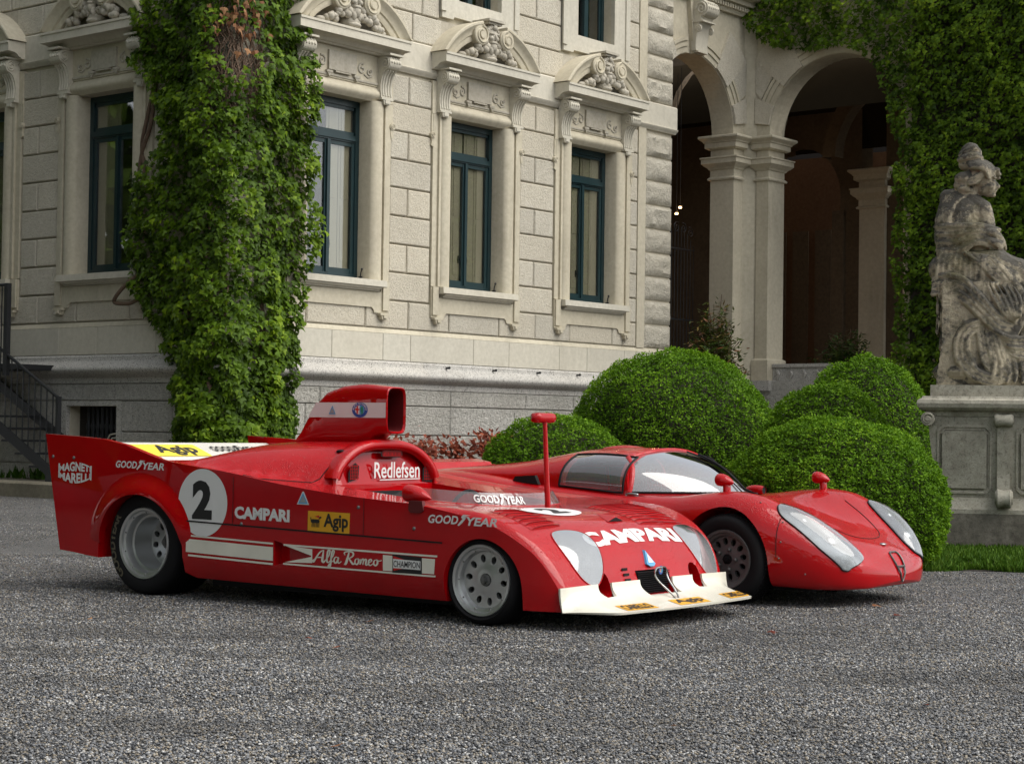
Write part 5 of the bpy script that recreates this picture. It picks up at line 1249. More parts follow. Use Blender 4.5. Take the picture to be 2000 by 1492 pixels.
# cabin: fastback shell with open side windows
ZR = [(-2.9, .74), (-2.5, .772), (-2.1, .806), (-1.8, .842), (-1.55, .89), (-1.35, .922), (-1.12, .936), (-.95, .930), (-.90, .920)]
CW = [(-2.9, .50), (-2.4, .54), (-1.8, .585), (-1.3, .64), (-.9, .645)]
def cab(x, q):      # q 0 at sill, 1 at the ridge
    a = math.pi/2*q; zr, w = pl(x, ZR), pl(x, CW); p = 2/2.7; zb = c2_top(x, w)-.02
    return w*math.cos(a)**p, zb+(zr-zb)*math.sin(a)**p
cx_ = [-2.9, -2.7, -2.5, -2.3, -2.1, -1.95, -1.8, -1.7, -1.6, -1.5, -1.42, -1.36, -1.30, -1.22, -1.12, -1.02, -.94, -.895, -.865]; NQ = 20
b = MB(); wd = 2*NQ+1
for x in cx_:
    for k in range(-NQ, NQ+1):
        q = 1-abs(k)/NQ; y, z = cab(x, q); xx = x
        if x > -.93: xx = x+.075*(1-q)**1.2*(1 if x > -.89 else .55)-.03*q
        b.v.append((xx, math.copysign(y, k) if k else 0.0, z))
def in_win(i, k):
    q0, q1 = sorted((1-abs(k)/NQ, 1-abs(k+1)/NQ)); x0, x1 = cx_[i], cx_[i+1]
    return q0 >= .04 and q1 <= .58 and x0 >= -1.31 and x1 <= -.893
for i in range(len(cx_)-1):
    for j in range(wd-1):
        if not in_win(i, j-NQ): b.f.append((i*wd+j, (i+1)*wd+j, (i+1)*wd+j+1, i*wd+j+1))
cabin = b.build('cabin_shell', MAT['red'], c2, 45)
mod = cabin.modifiers.new('s', 'SOLIDIFY'); mod.thickness = .018; mod.offset = -1; bpy.context.view_layer.update(); cabin.data = eval_mesh(cabin); cabin.modifiers.clear(); smooth_ob(cabin, 45)
for s in (-1, 1):
    def sw(a, q, d=.004):
        x = -1.335+.02*q-.0+(.455-.0*q)*a; y, z = cab(x, q); xx = x+(.05*(1-q) if a > .9 else 0); return (xx, s*(y+d), z+d*.4)
    m = MB(); m.grid(lambda a, b_: sw(a, .03+.56*b_), 12, 10); m.build('side_window', MAT['screen'], c2, 60)
    m = MB(); m.tube([sw(0, .03+.056*i, .006) for i in range(11)]+[sw(i/10, .59, .006) for i in range(1, 11)]+[sw(1, .59-.056*i, .006) for i in range(1, 11)]+[sw(1-i/10, .03, .006) for i in range(1, 11)], .007, 6); m.build('window_seal', MAT['black'], c2, 60)
    m = MB(); m.add([(-.80, s*.66, .648), (-.70, s*.665, .645), (-.70, s*.675, .63), (-.80, s*.67, .632)], [(0, 1, 2, 3)]); m.ball((-.75, s*.665, .642), (.05, .012, .012), 10, 6); m.build('door_handle', MAT['steel'], c2, 60)
    # air intake behind the door
    m = MB(); m.prism([(-1.47, .685), (-1.68, .70), (-1.66, .735), (-1.50, .745)], min(s*.66, s*.69), max(s*.66, s*.69), 'y'); m.build('side_intake', MAT['gap'], c2)
# windscreen
def scr2(a, b_, d=0.0):
    v = -1+2*a; e = 1-abs(v)**2.3
    B = Vector((-.80+.50*e, .625*v, .650+.004*e)); Tp = Vector((-.915+.045*(1-v*v), .46*v, .868+.054*(1-v*v)))
    p = B*(1-b_)+Tp*b_; bul = .045*math.sin(math.pi*b_); nrm = Vector((.75, .25*v, .6)).normalized()
    return tuple(p+nrm*(bul+d))
m = MB(); m.grid(scr2, 32, 14); m.build('windscreen', MAT['screen_w'], c2, 70)
m = MB(); m.tube([scr2(i/32, 0, .002) for i in range(33)], .009, 6); m.build('screen_seal', MAT['black'], c2, 60)
m = MB(); m.tube([scr2(i/32, 1, .002) for i in range(33)], .014, 6); m.build('screen_header', MAT['red'], c2, 60)
for s in (0, 1):
    m = MB(); m.tube([scr2(s, i/12, .0) for i in range(13)], .020, 8); m.build('windscreen_pillar', MAT['red'], c2, 60)
m = MB()      # scuttle between bonnet and glass
m.grid(lambda a, b_: (lambda p: (p[0]+.20*b_, p[1]*(1+.10*b_), (p[2]-.004)*(1-b_)+(c2_top(min(.1, p[0]+.20*b_), p[1]*(1+.10*b_))-.004)*b_))(scr2(a, 0)), 32, 6); m.build('scuttle', MAT['red'], c2, 60)
m = MB(); m.tube([(-.22, -.02, .648)]+[scr2(.5+.02*i/10+.05*(i/10), .04+.86*i/10, .016) for i in range(11)], .006, 6); wp = m.build('wiper', MAT['black'], c2, 60)
m = MB(); m.tube([(-.22, -.02, .65)]+[scr2(.47+.10*i/10, .03+.75*i/10, .026) for i in range(11)], .008, 6); m.build('wiper_arm', MAT['black'], wp, 60)
m = MB(); m.lathe([(0, .03), (.016, .028), (.018, 0)], 12, (-.22, -.02, .63)); m.build('wiper_pivot', MAT['black'], wp, 50)
m = MB()       # cowl duct
for i in range(7):
    t = i/6; r = [.010, .024, .030, .032, .032, .030, .024][i]; m.v += [(-.36+.14*t, .10+r*1.2*math.cos(q*math.pi/8), .650+.022+r*math.sin(q*math.pi/8)) for q in range(16)]
m.f = [(i*16+j, i*16+(j+1) % 16, (i+1)*16+(j+1) % 16, (i+1)*16+j) for i in range(6) for j in range(16)]; m.build('cowl_duct', MAT['red'], c2, 60)
m = MB(); m.lathe([(0, -.225), (.027, -.225)], 16, (0, .10, .672), 'x'); m.build('duct_mouth', MAT['gap'], c2)
# headlamp covers, emblem, mirrors
def drape2(x, y, d): return (x+d*1.1, y, c2_top(x, y)+d)
H2 = [(.280, -.635), (.300, -.550), (.40, -.480), (.53, -.415), (.645, -.360), (.712, -.375), (.722, -.455), (.672, -.560), (.57, -.645), (.42, -.695), (.325, -.700)]
for s in (-1, 1):
    o_ = [(x, s*abs(y)) for x, y in blob(0, 0, H2)]
    h = lens_patch(o_, drape2, .030, (MAT['lens2'], MAT['chrome_bowl'], MAT['black']), c2, .006)
    m = MB(); p = Vector(drape2(.585, s*.535, -.020)); m.ball(tuple(p), (.058, .058, .052), 18, 12); m.build('lamp_glass', MAT['steel'], h, 60)
    m = MB(); p = Vector(drape2(.43, s*.59, -.010)); m.ball(tuple(p), (.035, .03, .03), 12, 8); m.build('side_lamp', MAT['steel'], h, 60)
    # mirror pods on the wings
    x0, y0 = (-.12, -.56) if s < 0 else (-.03, .56); z0 = c2_top(x0, y0)
    m = MB(); m.lathe([(.026, -.01), (.024, .045), (.02, .05)], 14, (x0, y0, z0)); mr = m.build('mirror_stem', MAT['red'], c2, 50)
    m = MB()
    for i in range(9):
        t = i/8; r = [.85, 1.0, 1.0, .97, .90, .78, .60, .38, .03][i]
        m.v += [(x0-.065+.115*t, y0+.048*r*math.cos(q*math.pi/8), z0+.076-.018*t*t+.040*r*math.sin(q*math.pi/8)) for q in range(16)]
    m.f = [(i*16+j, i*16+(j+1) % 16, (i+1)*16+(j+1) % 16, (i+1)*16+j) for i in range(8) for j in range(16)]; m.build('mirror_pod', MAT['red'], mr, 60)
    m = MB(); m.lathe([(0, 0), (.038, 0)], 16, (x0-.063, y0, z0+.076), 'x'); m.build('mirror_glass', MAT['steel'], mr)
m = MB(); m.ball((.668, 0, c2_top(.668, 0)+.002), (.022, .030, .010), 14, 8); m.build('round_emblem', MAT['steel'], c2, 60)
def nose2(z):
    lo, hi = .3, .80
    for _ in range(30):
        md = (lo+hi)/2
        if pl(md, ZC) > z: lo = md
        else: hi = md
    return lo+.006 if z > .2 else .806-.10*max(0, .2-z)
sh = spline([(0.0, .322), (-.05, .318), (-.058, .27), (-.03, .20), (0.004, .145), (.034, .20), (.056, .27), (.05, .318), (0.0, .322)], 4)
m = MB(); m.tube([(nose2(z), y, z) for y, z in sh], .006, 6); m.tube([(nose2(.235)+.002, -.046, .238), (nose2(.235)+.002, .046, .238)], .006, 6); m.build('shield_frame', MAT['rim_dark'], c2, 60)
# bonnet shut line
m = MB(); m.tube([drape2(x, y, .001) for x, y in spline([(.20, -.42), (.40, -.33), (.55, -.20), (.60, 0), (.55, .20), (.40, .33), (.20, .42)], 6)], .0025, 5); m.build('panel_joint', MAT['gap'], c2)
m = MB(); m.tube([(.345, -s_[0]-.002, s_[1]) for s_ in sec2(.345)[10:26]], .0022, 5); m.build('panel_joint', MAT['gap'], c2)
for x, z in ((.36, .52), (.37, .40), (.36, .27), (.50, .21), (.20, .62)):
    best = min(sec2(x), key=lambda p: abs(p[1]-z) + (0 if p[0] > pl(x, YF) else 5)); m = MB(); m.ball((x, -best[0], best[1]), .006, 6, 5); m.build('rivet', MAT['rim_dark'], c2, 60)
# rear clear panel over the engine, tail lip
m = MB(); m.grid(lambda a, b_: (lambda x: (x, (-1+2*b_)*cab(x, .62)[0], cab(x, 1-abs(-1+2*b_)*.38)[1]+.006))(-1.72-.75*a), 10, 12); m.build('rear_window', MAT['plexi'], c2, 60)
m = MB(); m.prism([(-2.98, .70), (-2.80, .73), (-2.86, .80), (-2.99, .82)], -.62, .62, 'y'); m.build('tail_lip', MAT['red'], c2)
m = MB()
for i in range(9):
    t = i/8; r = .03*math.sin(math.pi*min(1, .15+.85*t))
    m.v += [(-1.38+.36*t, .10*math.cos(q*math.pi/8)*min(1, r/.03+.2), .930+r*max(0, math.sin(q*math.pi/8))-.01) for q in range(16)]
m.f = [(i*16+j, i*16+(j+1) % 16, (i+1)*16+(j+1) % 16, (i+1)*16+j) for i in range(8) for j in range(16)]; m.build('roof_blister', MAT['red'], c2, 60)
for s in (-1, 1):
    flip = Matrix.Identity(4) if s < 0 else Matrix.Rotation(math.pi, 4, 'Z')
    w_ = wheel(c2, 0, 0, .274, .176, .23, s, 12, .045, T(0.0, s*.795, .274) @ flip, 'rim_dark', .017, .032)
    for k in range(5):
        a = 2*math.pi*k/5; m = MB(); m.ball((.062*math.cos(a), .030, .062*math.sin(a)), (.013, .014, .013), 8, 6); m.build('wheel_stud', MAT['rim_dark'], w_, 60)
    m = MB()       # tread blocks
    for k in range(72):
        a = 2*math.pi*k/72; Mr = Matrix.Rotation(a, 4, 'Y')
        for y in (.05, .095, .14, .185): m.box(-.008, .008, y-.017, y+.017, .270, .2775, Mr)
    tag(m.build('tread', MAT['tyre'], w_), kind='stuff')
    wheel(c2, 0, 0, .29, .176, .28, s, 12, .045, T(-2.25, s*.80, .29) @ flip, 'rim_dark', .017, .032)
# ================================================================ foliage
def leaf_mat(name, c0, c1, c2, rough=0.45, spec=0.4, trans=0.25):
    q = NT(name); at = q.n('Attribute'); at.attribute_name = 'tint'; at.attribute_type = 'GEOMETRY'
    col = q.ramp(at.outputs['Fac'], [(0.0, c0), (0.55, c1), (1.0, c2)])
    q.set(Base_Color=col, Roughness=rough); q.b.inputs['Specular IOR Level'].default_value = spec
    tl = q.n('BsdfTranslucent'); q.l(col, tl.inputs[0]); mx = q.n('MixShader'); mx.inputs[0].default_value = trans
    q.l(q.b.outputs[0], mx.inputs[1]); q.l(tl.outputs[0], mx.inputs[2]); q.l(mx.outputs[0], q.out.inputs['Surface']); return q.m
MAT['ivy'] = leaf_mat('ivy_leaf', (0.026, 0.056, 0.003), (0.095, 0.175, 0.006), (0.23, 0.33, 0.014), 0.5, 0.18, .3)
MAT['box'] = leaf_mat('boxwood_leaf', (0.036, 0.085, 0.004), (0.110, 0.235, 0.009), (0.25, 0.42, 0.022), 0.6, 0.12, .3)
MAT['redleaf'] = leaf_mat('bronze_leaf', (0.08, 0.018, 0.010), (0.25, 0.055, 0.028), (0.42, 0.13, 0.065), 0.5, 0.2)
MAT['nandina'] = leaf_mat('nandina_leaf', (0.03, 0.07, 0.012), (0.09, 0.13, 0.02), (0.26, 0.10, 0.04), 0.45)
MAT['grass'] = leaf_mat('grass_blade', (0.03, 0.075, 0.008), (0.07, 0.15, 0.012), (0.14, 0.23, 0.03), 0.6, 0.15)
MAT['dry'] = leaf_mat('dry_leaf', (0.12, 0.05, 0.02), (0.26, 0.11, 0.045), (0.40, 0.22, 0.10), 0.7)
MAT['wood'] = plain('ivy_wood', (0.13, 0.085, 0.055), 0.85, bumpscale=30, bs=0.8, bd=0.02, var=0.4)
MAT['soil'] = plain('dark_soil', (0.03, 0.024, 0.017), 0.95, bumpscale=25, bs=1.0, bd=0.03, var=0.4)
# leaf outlines in the unit square: u across, v from stalk to tip
IVY = ([(0, 0), (-.42, .02), (-.50, .30), (-.24, .42), (-.17, .62), (0, 1.0), (.17, .62), (.24, .42), (.50, .30), (.42, .02), (0, .40)], [(0, 1, 2, 3, 10), (3, 4, 5, 10), (0, 10, 7, 8, 9), (10, 5, 6, 7)])
OVAL = ([(0, 0), (-.30, .45), (0, 1.0), (.30, .45)], [(0, 1, 2), (0, 2, 3)])
LONG = ([(0, 0), (-.14, .4), (0, 1.0), (.14, .4)], [(0, 1, 2), (0, 2, 3)])
def leaves(P, Nrm, Up, size, tint, shape, fold=0.12):
    """vectorised leaf soup: P centres, Nrm facing, Up tip direction"""
    vs, fs = shape; P = np.asarray(P, float); n = len(P); k = len(vs)
    Nrm = Nrm/np.linalg.norm(Nrm, axis=1)[:, None]; Up = Up-Nrm*(Up*Nrm).sum(1)[:, None]; Up /= np.linalg.norm(Up, axis=1)[:, None]+1e-9
    S = np.cross(Up, Nrm); V = np.zeros((n, k, 3)); sz = np.asarray(size)[:, None]
    for i, (u, v) in enumerate(vs):
        bend = -fold*(abs(u)*1.3+max(0, v-.4)*.8)
        V[:, i] = P+S*u*sz+Up*(v-.3)*sz+Nrm*bend*sz
    faces = [tuple(int(q)+a*k for q in f) for a in range(n) for f in fs]
    return V.reshape(-1, 3), faces, np.repeat(tint, len(fs))
def leaf_object(name, P, N, U, size, tint, shape, mat, parent=None, kind=None, fold=0.12):
    V, F, Tn = leaves(P, N, U, size, tint, shape, fold); me = bpy.data.meshes.new(name); me.from_pydata(V.tolist(), [], F)
    a = me.attributes.new('tint', 'FLOAT', 'FACE'); a.data.foreach_set('value', np.asarray(Tn, dtype=np.float32)); me.materials.append(mat)
    o = put(name, me, parent)
    if kind: o['kind'] = kind
    return o
def nz3(p, s, sd=0.0): return noise.noise((p[0]*s+sd, p[1]*s+sd*1.7, p[2]*s-sd))
# ---------------------------------------------------------------- ivy column on the villa corner (villa frame)
def ivy_wall(root, surf, n, size, keep, base_depth, seed, rich=300):
    """surf(a,b)->(point, normal) over the unit square; keep(a,b) 0..1 density"""
    rs = np.random.default_rng(seed); P = []; N = []; U = []; S = []; Tn = []; tries = 0
    while len(P) < n and tries < n*6:
        tries += 1; a, b = rs.random(2); kp = keep(a, b)
        if rs.random() > kp: continue
        p, nr = surf(a, b); p = Vector(p); nr = Vector(nr)
        cl = nz3(p, 2.4, seed)*.5+nz3(p, 5.5, seed)*.35+nz3(p, 0.9, seed)*.3           # shoots stand proud in clumps
        lay = rs.random()**1.6; d = base_depth*(0.30+1.25*cl+0.55*(1-lay))
        if d < -0.02: continue
        q = p+nr*max(0.01, d); P.append(q)
        nn = nr*0.9+Vector((rs.normal(0, .38), rs.normal(0, .38), 0.42+rs.normal(0, .32))); N.append(nn)
        U.append(Vector((rs.normal(0, .45), rs.normal(0, .45), -1.0))); S.append(size*(0.6+0.65*rs.random())*(1.0 if lay < .5 else .85))
        Tn.append(min(1, max(0, 0.36+0.30*rs.normal()*.6+0.6*cl)))  # proud shoots paler as new growth; darker hollows put shade into the colour
    P, N, U, S, Tn = np.array(P), np.array(N), np.array(U), np.array(S), np.array(Tn)
    if rich:      # the leaves that show largest stay single objects
        vis = np.argsort(-(S*(0.6+0.4*np.clip((P-P.mean(0))@np.array(root['face']), -1, 1))))[:rich]
        mask = np.ones(len(P), bool); mask[vis] = False
        vs, fs = IVY; me0 = []
        for t_ in range(6):
            V, F, T_ = leaves(np.zeros((1, 3)), np.array([[0, 0, 1.0]]), np.array([[0, 1.0, 0]]), [1.0], [0.15+0.14*t_], IVY, 0.10+0.03*t_)
            me = bpy.data.meshes.new('leaf'); me.from_pydata(V.tolist(), [], F); a = me.attributes.new('tint', 'FLOAT', 'FACE'); a.data.foreach_set('value', np.asarray(T_, dtype=np.float32)); me.materials.append(MAT['ivy']); me0.append(me)
        for i in vis:
            nn = Vector(N[i]).normalized(); up = Vector(U[i]); up = (up-nn*up.dot(nn)).normalized(); sd = up.cross(nn)
            M = Matrix((sd, up, nn)).transposed().to_4x4(); M = Matrix.Translation(P[i]) @ M @ Matrix.Scale(S[i], 4)
            put('leaf', me0[int(np.clip((Tn[i]-.1)/.14, 0, 5))], root, M)
        P, N, U, S, Tn = P[mask], N[mask], U[mask], S[mask], Tn[mask]
    leaf_object('foliage', P, N, U, S, Tn, IVY, MAT['ivy'], root, 'stuff')
ivy = thing('ivy_plant', 'thick ivy column climbing the villa corner, with a bare twiggy gap near the top', 'ivy', VM); ivy['face'] = (-0.7, -0.7, 0.1)
# unit a: 0..0.5 along the left front towards the corner, 0.5..1 along the long front
IL, IR = 2.25, 2.05
def ivy_edges(z):
    """reach along the left front and the long front at height z"""
    l = lin(z, [(0, .95), (.5, 1.0), (1.2, .80), (1.8, .95), (2.3, 1.15), (2.8, 1.75), (3.2, 1.95), (4.0, 2.05), (4.6, 2.0), (5.0, 1.35), (5.6, 1.35), (6.0, 1.55), (6.3, 1.95), (7.0, 2.0), (7.4, 1.55), (7.6, 1.0), (8.2, .6), (11, .8)])
    r = lin(z, [(0, 1.62), (1, 1.65), (2, 1.62), (3, 1.70), (4.0, 1.95), (4.6, 1.85), (5.5, 1.88), (6.6, 1.80), (7.2, 1.70), (7.8, 1.60), (8.5, 1.45), (11, 1.4)])
    return l-.10, r-.40
def ivy_surf(a, b):
    z = 0.05+9.2*b; l, r = ivy_edges(z); t = -l+(l+r)*a; R0 = 0.55; h = 0.02
    # rounded corner
    if t < -R0: return (-h, -t, z), (-1, 0, 0)
    if t > R0: return (t, -h, z), (0, -1, 0)
    q = (t+R0)/(2*R0)*math.pi/2
    return (R0-(R0+.05)*math.cos(q)-0.0-.18*math.sin(2*q), R0-(R0+.05)*math.sin(q)-.18*math.sin(2*q), z), (-math.cos(q), -math.sin(q), 0)
def ivy_keep(a, b):
    z = 0.05+9.2*b; l, r = ivy_edges(z); t = -l+(l+r)*a; k = 1.0
    k *= 1-math.exp(-((t-.12)/.40)**2-((z-6.30)/.62)**2)*1.25                        # bare twiggy gap
    k *= 1-math.exp(-((t+1.0)/.28)**2-((z-.45)/.55)**2)*.7
    k *= 1-math.exp(-((t+1.55)/.22)**2-((z-5.0)/.55)**2)*1.0
    return max(0, k)
ivy_wall(ivy, ivy_surf, 32000, 0.088, ivy_keep, 0.30, 3)
rs_ = random.Random(4)
for k in range(80):        # woody stems
    t0 = rs_.uniform(-.9, 1.0); z = 0.0 if k < 12 else rs_.uniform(4.9, 6.2); t1 = t0 if k < 12 else .12+rs_.uniform(-.42, .42); L = rs_.uniform(2, 6) if k < 12 else rs_.uniform(1.0, 2.2); pts = []; 
    t = t0 if k < 12 else t1
    for i in range(14):
        l, r = ivy_edges(z); a = (t+l)/(l+r); p, nr = ivy_surf(min(1, max(0, a)), (z-.05)/9.2); p = Vector(p)+Vector(nr)*(0.05+.05*rs_.random()); pts.append(p); z += L/14; t += rs_.uniform(-.09, .09)
    MB().tube(pts, [(.045 if k < 12 else .014)*(1-.6*i/13) for i in range(14)], 6).build('stem', MAT['wood'], ivy, 60)
for pts in ([(-.06, 1.55, 5.9), (-.10, 1.62, 5.5), (-.08, 1.75, 5.1), (-.10, 1.66, 4.7), (-.08, 1.85, 4.3), (-.1, 1.95, 3.9)], [(-.05, 1.5, 6.0), (-.09, 1.55, 5.4), (-.1, 1.72, 5.0), (-.07, 1.82, 4.6), (-.08, 1.75, 4.2)], [(-.10, 1.45, 3.3), (-.25, 1.7, 3.15), (-.30, 1.95, 2.95), (-.28, 2.05, 2.82), (-.22, 1.8, 2.80), (-.15, 1.6, 2.85), (-.1, 1.45, 2.6)]):
    MB().tube([Vector((spline([(p[0], p[1]) for p in pts], 5)[i][0], spline([(p[0], p[1]) for p in pts], 5)[i][1], spline([(p[2], 0) for p in pts], 5)[i][0])) for i in range(len(spline([(p[0], p[1]) for p in pts], 5)))], .03, 7).build('stem', MAT['wood'], ivy, 60)
P = []; 
for k in range(60):
    t, z = .12+rs_.gauss(0, .25), 6.75+rs_.gauss(0, .22); l, r = ivy_edges(z); p, nr = ivy_surf((t+l)/(l+r), (z-.05)/9.2); P.append(Vector(p)+Vector(nr)*(.12+.1*rs_.random()))
leaf_object('dry_leaves', np.array(P), np.array([(rs_.uniform(-1, 1), -1, rs_.uniform(-.3, .6)) for _ in P]), np.array([(rs_.uniform(-.5, .5), 0, -1) for _ in P]), np.full(len(P), .12), np.array([rs_.random() for _ in P]), IVY, MAT['dry'], ivy, 'stuff', .3)
# ---------------------------------------------------------------- ivy curtain on the wing (faces -x in the villa frame)
ivy2 = thing('ivy_curtain', 'broad dense ivy curtain hanging over the loggia arch and wing wall behind the statue', 'ivy', VM); ivy2['face'] = (-1, 0, 0)
def ivy2_surf(a, b): return (XC-.03, .25-9.2*a, .2+11.4*b), (-1, 0, 0.0)
def ivy2_keep(a, b):
    y, z = .25-9.2*a, .2+11.4*b; u = -y
    if u < 3.05:
        lo = lin(u, [(-.3, 9.2), (0.0, 8.85), (.35, 8.62), (.9, 8.50), (1.5, 8.42), (1.9, 8.46), (2.3, 8.30), (2.65, 7.9), (2.85, 7.3), (3.05, 6.4)])
        return 1.0 if z > lo else 0.0
    lo = lin(u, [(3.0, 2.9), (3.2, .2)])
    return 1.0 if z > lo+(0.25 if u < 3.2 else 0) else 0.0
ivy_wall(ivy2, ivy2_surf, 60000, 0.088, ivy2_keep, 0.34, 9)
MB().grid(lambda a, b: (XC-.07, -3.3-5.5*a, .1+11.5*b), 1, 1).build('shade_sheet', MAT['soil'], ivy2)  # flat dark sheet standing in for the shade between the leaves
# ---------------------------------------------------------------- clipped box bushes
def bush(label, c, r, n, seed, size=.026, flat=1.0, skirt=True):
    root = thing('box_bush', label, 'bush', T(c[0], c[1], 0), 'clipped box bushes'); rs = np.random.default_rng(seed); cz = c[2]
    ang = rs.random(n)*2*math.pi; 
    zc = 1-2*rs.random(n)*(.5+.5*min(1, cz/r[2])); zc = np.clip(zc, -1, 1); rad = np.sqrt(1-zc**2); D = np.stack([rad*np.cos(ang), rad*np.sin(ang), zc], 1)
    lump = np.array([nz3(d, 2.2, seed)*.055+nz3(d, 5.5, seed+3)*.035+nz3(d, 13, seed+5)*.034+nz3(d, 30, seed+9)*.016 for d in D])
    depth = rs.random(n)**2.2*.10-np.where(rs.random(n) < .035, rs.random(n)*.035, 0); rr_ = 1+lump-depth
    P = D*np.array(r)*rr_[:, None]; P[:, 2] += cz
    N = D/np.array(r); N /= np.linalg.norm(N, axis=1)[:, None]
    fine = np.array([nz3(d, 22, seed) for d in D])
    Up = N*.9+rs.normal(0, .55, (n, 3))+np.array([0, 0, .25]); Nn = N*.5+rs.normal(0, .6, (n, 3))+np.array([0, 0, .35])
    tint = np.clip(.50+lump*4.5-depth*4.0+rs.normal(0, .13, n)+fine*.35, 0, 1); ok = P[:, 2] > .03  # shade put into leaf colour: darker deep inside, lighter on the lumps
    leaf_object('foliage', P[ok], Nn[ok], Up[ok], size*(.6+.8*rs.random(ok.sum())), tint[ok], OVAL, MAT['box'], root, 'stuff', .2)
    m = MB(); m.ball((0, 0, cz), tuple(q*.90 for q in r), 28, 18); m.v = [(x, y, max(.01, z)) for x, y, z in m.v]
    co = m.build('dark_core', MAT['soil'], root, 60)  # solid dark core filling the bush behind its leaves
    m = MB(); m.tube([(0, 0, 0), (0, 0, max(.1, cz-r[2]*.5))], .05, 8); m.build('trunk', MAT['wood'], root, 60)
    return root
bush('low wide box bush nearest the villa wall, beside the periscope mirror', (.43, 17.6, .40), (.80, .76, .79), 52000, 21, .025)
bush('largest clipped box bush, behind the coupe roof', (1.67, 19.3, .86), (1.06, 1.02, 1.02), 100000, 22, .026)
bush('rounded box bush in front of the statue, beside the coupe headlamps', (2.585, 14.95, .46), (.90, .82, .72), 110000, 23, .022)
bush('small box bush tucked between the two big bushes', (2.97, 17.6, .60), (.70, .62, .93), 46000, 24, .026)
bush('tall box bush at the back against the statue pedestal', (3.62, 19.2, .86), (.72, .80, 1.00), 60000, 25, .026)
# ---------------------------------------------------------------- bed of bronze-leaved plants along the wall
bed = MB(); bed.prism([(-1.25, 0.0), (-1.25, .44), (-1.05, .50), (-.1, .55), (-.1, 0.0)], 1.0, 11.5, 'x'); tag(bed.build('planting_bed', MAT['soil'], None, M=VM), kind='structure')
rs = np.random.default_rng(5)
for k in range(16):
    u = 2.6+.27*k+rs.normal(0, .05); o_ = -.62+rs.normal(0, .12); h = (.30 if k < 8 else .40)+rs.normal(0, .04)
    root = thing('bronze_shrub', 'bronze-red leafed bedding plant along the villa wall, %s from the left' % ['1st', '2nd', '3rd'][k] if k < 3 else 'bronze-red leafed bedding plant along the villa wall, %dth from the left' % (k+1), 'plant', VM @ T(u, o_, .5), 'bronze bedding plants')
    n = 120; P = rs.normal(0, 1, (n, 3))*np.array([.13, .11, .11])+np.array([0, 0, h*.7]); N = rs.normal(0, .6, (n, 3))+np.array([0, -.5, .8]); U = P*np.array([1, 1, .2])+rs.normal(0, .05, (n, 3))+np.array([0, 0, .03])
    leaf_object('foliage', P, N, U, .10*(.7+.6*rs.random(n)), np.clip(rs.normal(.5, .25, n), 0, 1), OVAL, MAT['redleaf'], root, 'stuff', .2)
    for j in range(3): MB().tube([(0, 0, -.05), (.05*math.cos(j*2.1), .05*math.sin(j*2.1), h)], .006, 5).build('stem', MAT['wood'], root)
# ---------------------------------------------------------------- nandina by the arches
def feathery(label, M, n, sc, seed, tn=.5, cat='shrub'):
    root = thing('nandina_shrub', label, cat, M); rs = np.random.default_rng(seed); P = []; N = []; U = []; 
    for k in range(n):
        az, el = rs.random()*6.283, rs.uniform(.25, 1.35); L = rs.uniform(.6, 1.0); tip = Vector((math.cos(az)*math.cos(el)*.7, math.sin(az)*math.cos(el)*.7, math.sin(el)*1.0))*L; side = tip.cross(Vector((0, 0, 1))).normalized()
        pts = [tip*t-Vector((0, 0, .25*t*t*L*math.cos(el))) for t in (0, .35, .7, 1.0)]
        if k % 5 == 0: MB().tube([p*1.0*Vector((1, 1, 1)).x for p in [Vector((q.x*sc[0], q.y*sc[0], q.z*sc[1])) for q in pts]], .006, 4).build('stem', MAT['wood'], root)
        for j in range(16):
            t = .35+.65*rs.random(); q = tip*t-Vector((0, 0, .25*t*t*L*math.cos(el)))+side*rs.normal(0, .10)+Vector(rs.normal(0, .03, 3)); P.append((q.x*sc[0], q.y*sc[0], q.z*sc[1])); N.append(rs.normal(0, .5, 3)+np.array([0, 0, 1])); U.append(np.array(side)*rs.choice([-1, 1])+np.array(tip)*.8)
    P, N, U = np.array(P), np.array(N), np.array(U); leaf_object('foliage', P, N, U, .13*(.6+.7*rs.random(len(P))), np.clip(rs.normal(tn, .25, len(P)), 0, 1), LONG, MAT['nandina'], root, 'stuff')
feathery('feathery green and red shrub at the foot of the left arch', VM @ T(12.0, -.25, FL), 190, (1.0, 1.75), 31, .5)
feathery('dark shrub inside the right arch behind the parapet', VM @ T(XC+1.3, -1.2, FL), 150, (1.2, 1.3), 32, .12)
# ---------------------------------------------------------------- grass verge by the pedestal, fallen leaves
gm = MB(); gm.grid(lambda a, b: (2.6+7.4*a, 14.55+.30*a+6.0*b+.10*noise.noise((a*9, 0, 0)), .004+.05*sstep(0, .12, b)), 40, 16); tag(gm.build('verge_soil', MAT['soil'], None, 60), kind='structure')
n = 26000; rs = np.random.default_rng(8); a, b = rs.random(n), rs.random(n)**1.5; P = np.stack([2.7+3.6*a, 14.50+.15*a+2.2*b+.08*np.sin(a*31), .01+.05*np.clip(b*9, 0, 1)], 1)
keepm = np.array([nz3(p, 1.8, 2) > -.5 for p in P]); P = P[keepm]; n = len(P)
leaf_object('grass', P, np.stack([rs.normal(0, 1, n), rs.normal(0, 1, n), rs.normal(0, .2, n)], 1), rs.normal(0, .35, (n, 3))+np.array([0, 0, 1]), .065*(.5+.8*rs.random(n)), np.clip(rs.normal(.5, .22, n), 0, 1), LONG, MAT['grass'], None, 'stuff', .35)
n = 160; P = np.stack([rs.uniform(-7.4, -5.4, n), np.zeros(n), np.full(n, .25)], 1)
for i in range(n): q = VM @ LM @ Vector((rs.uniform(-4.6, -2.2), rs.uniform(-.5, -.1), .23)); P[i] = q
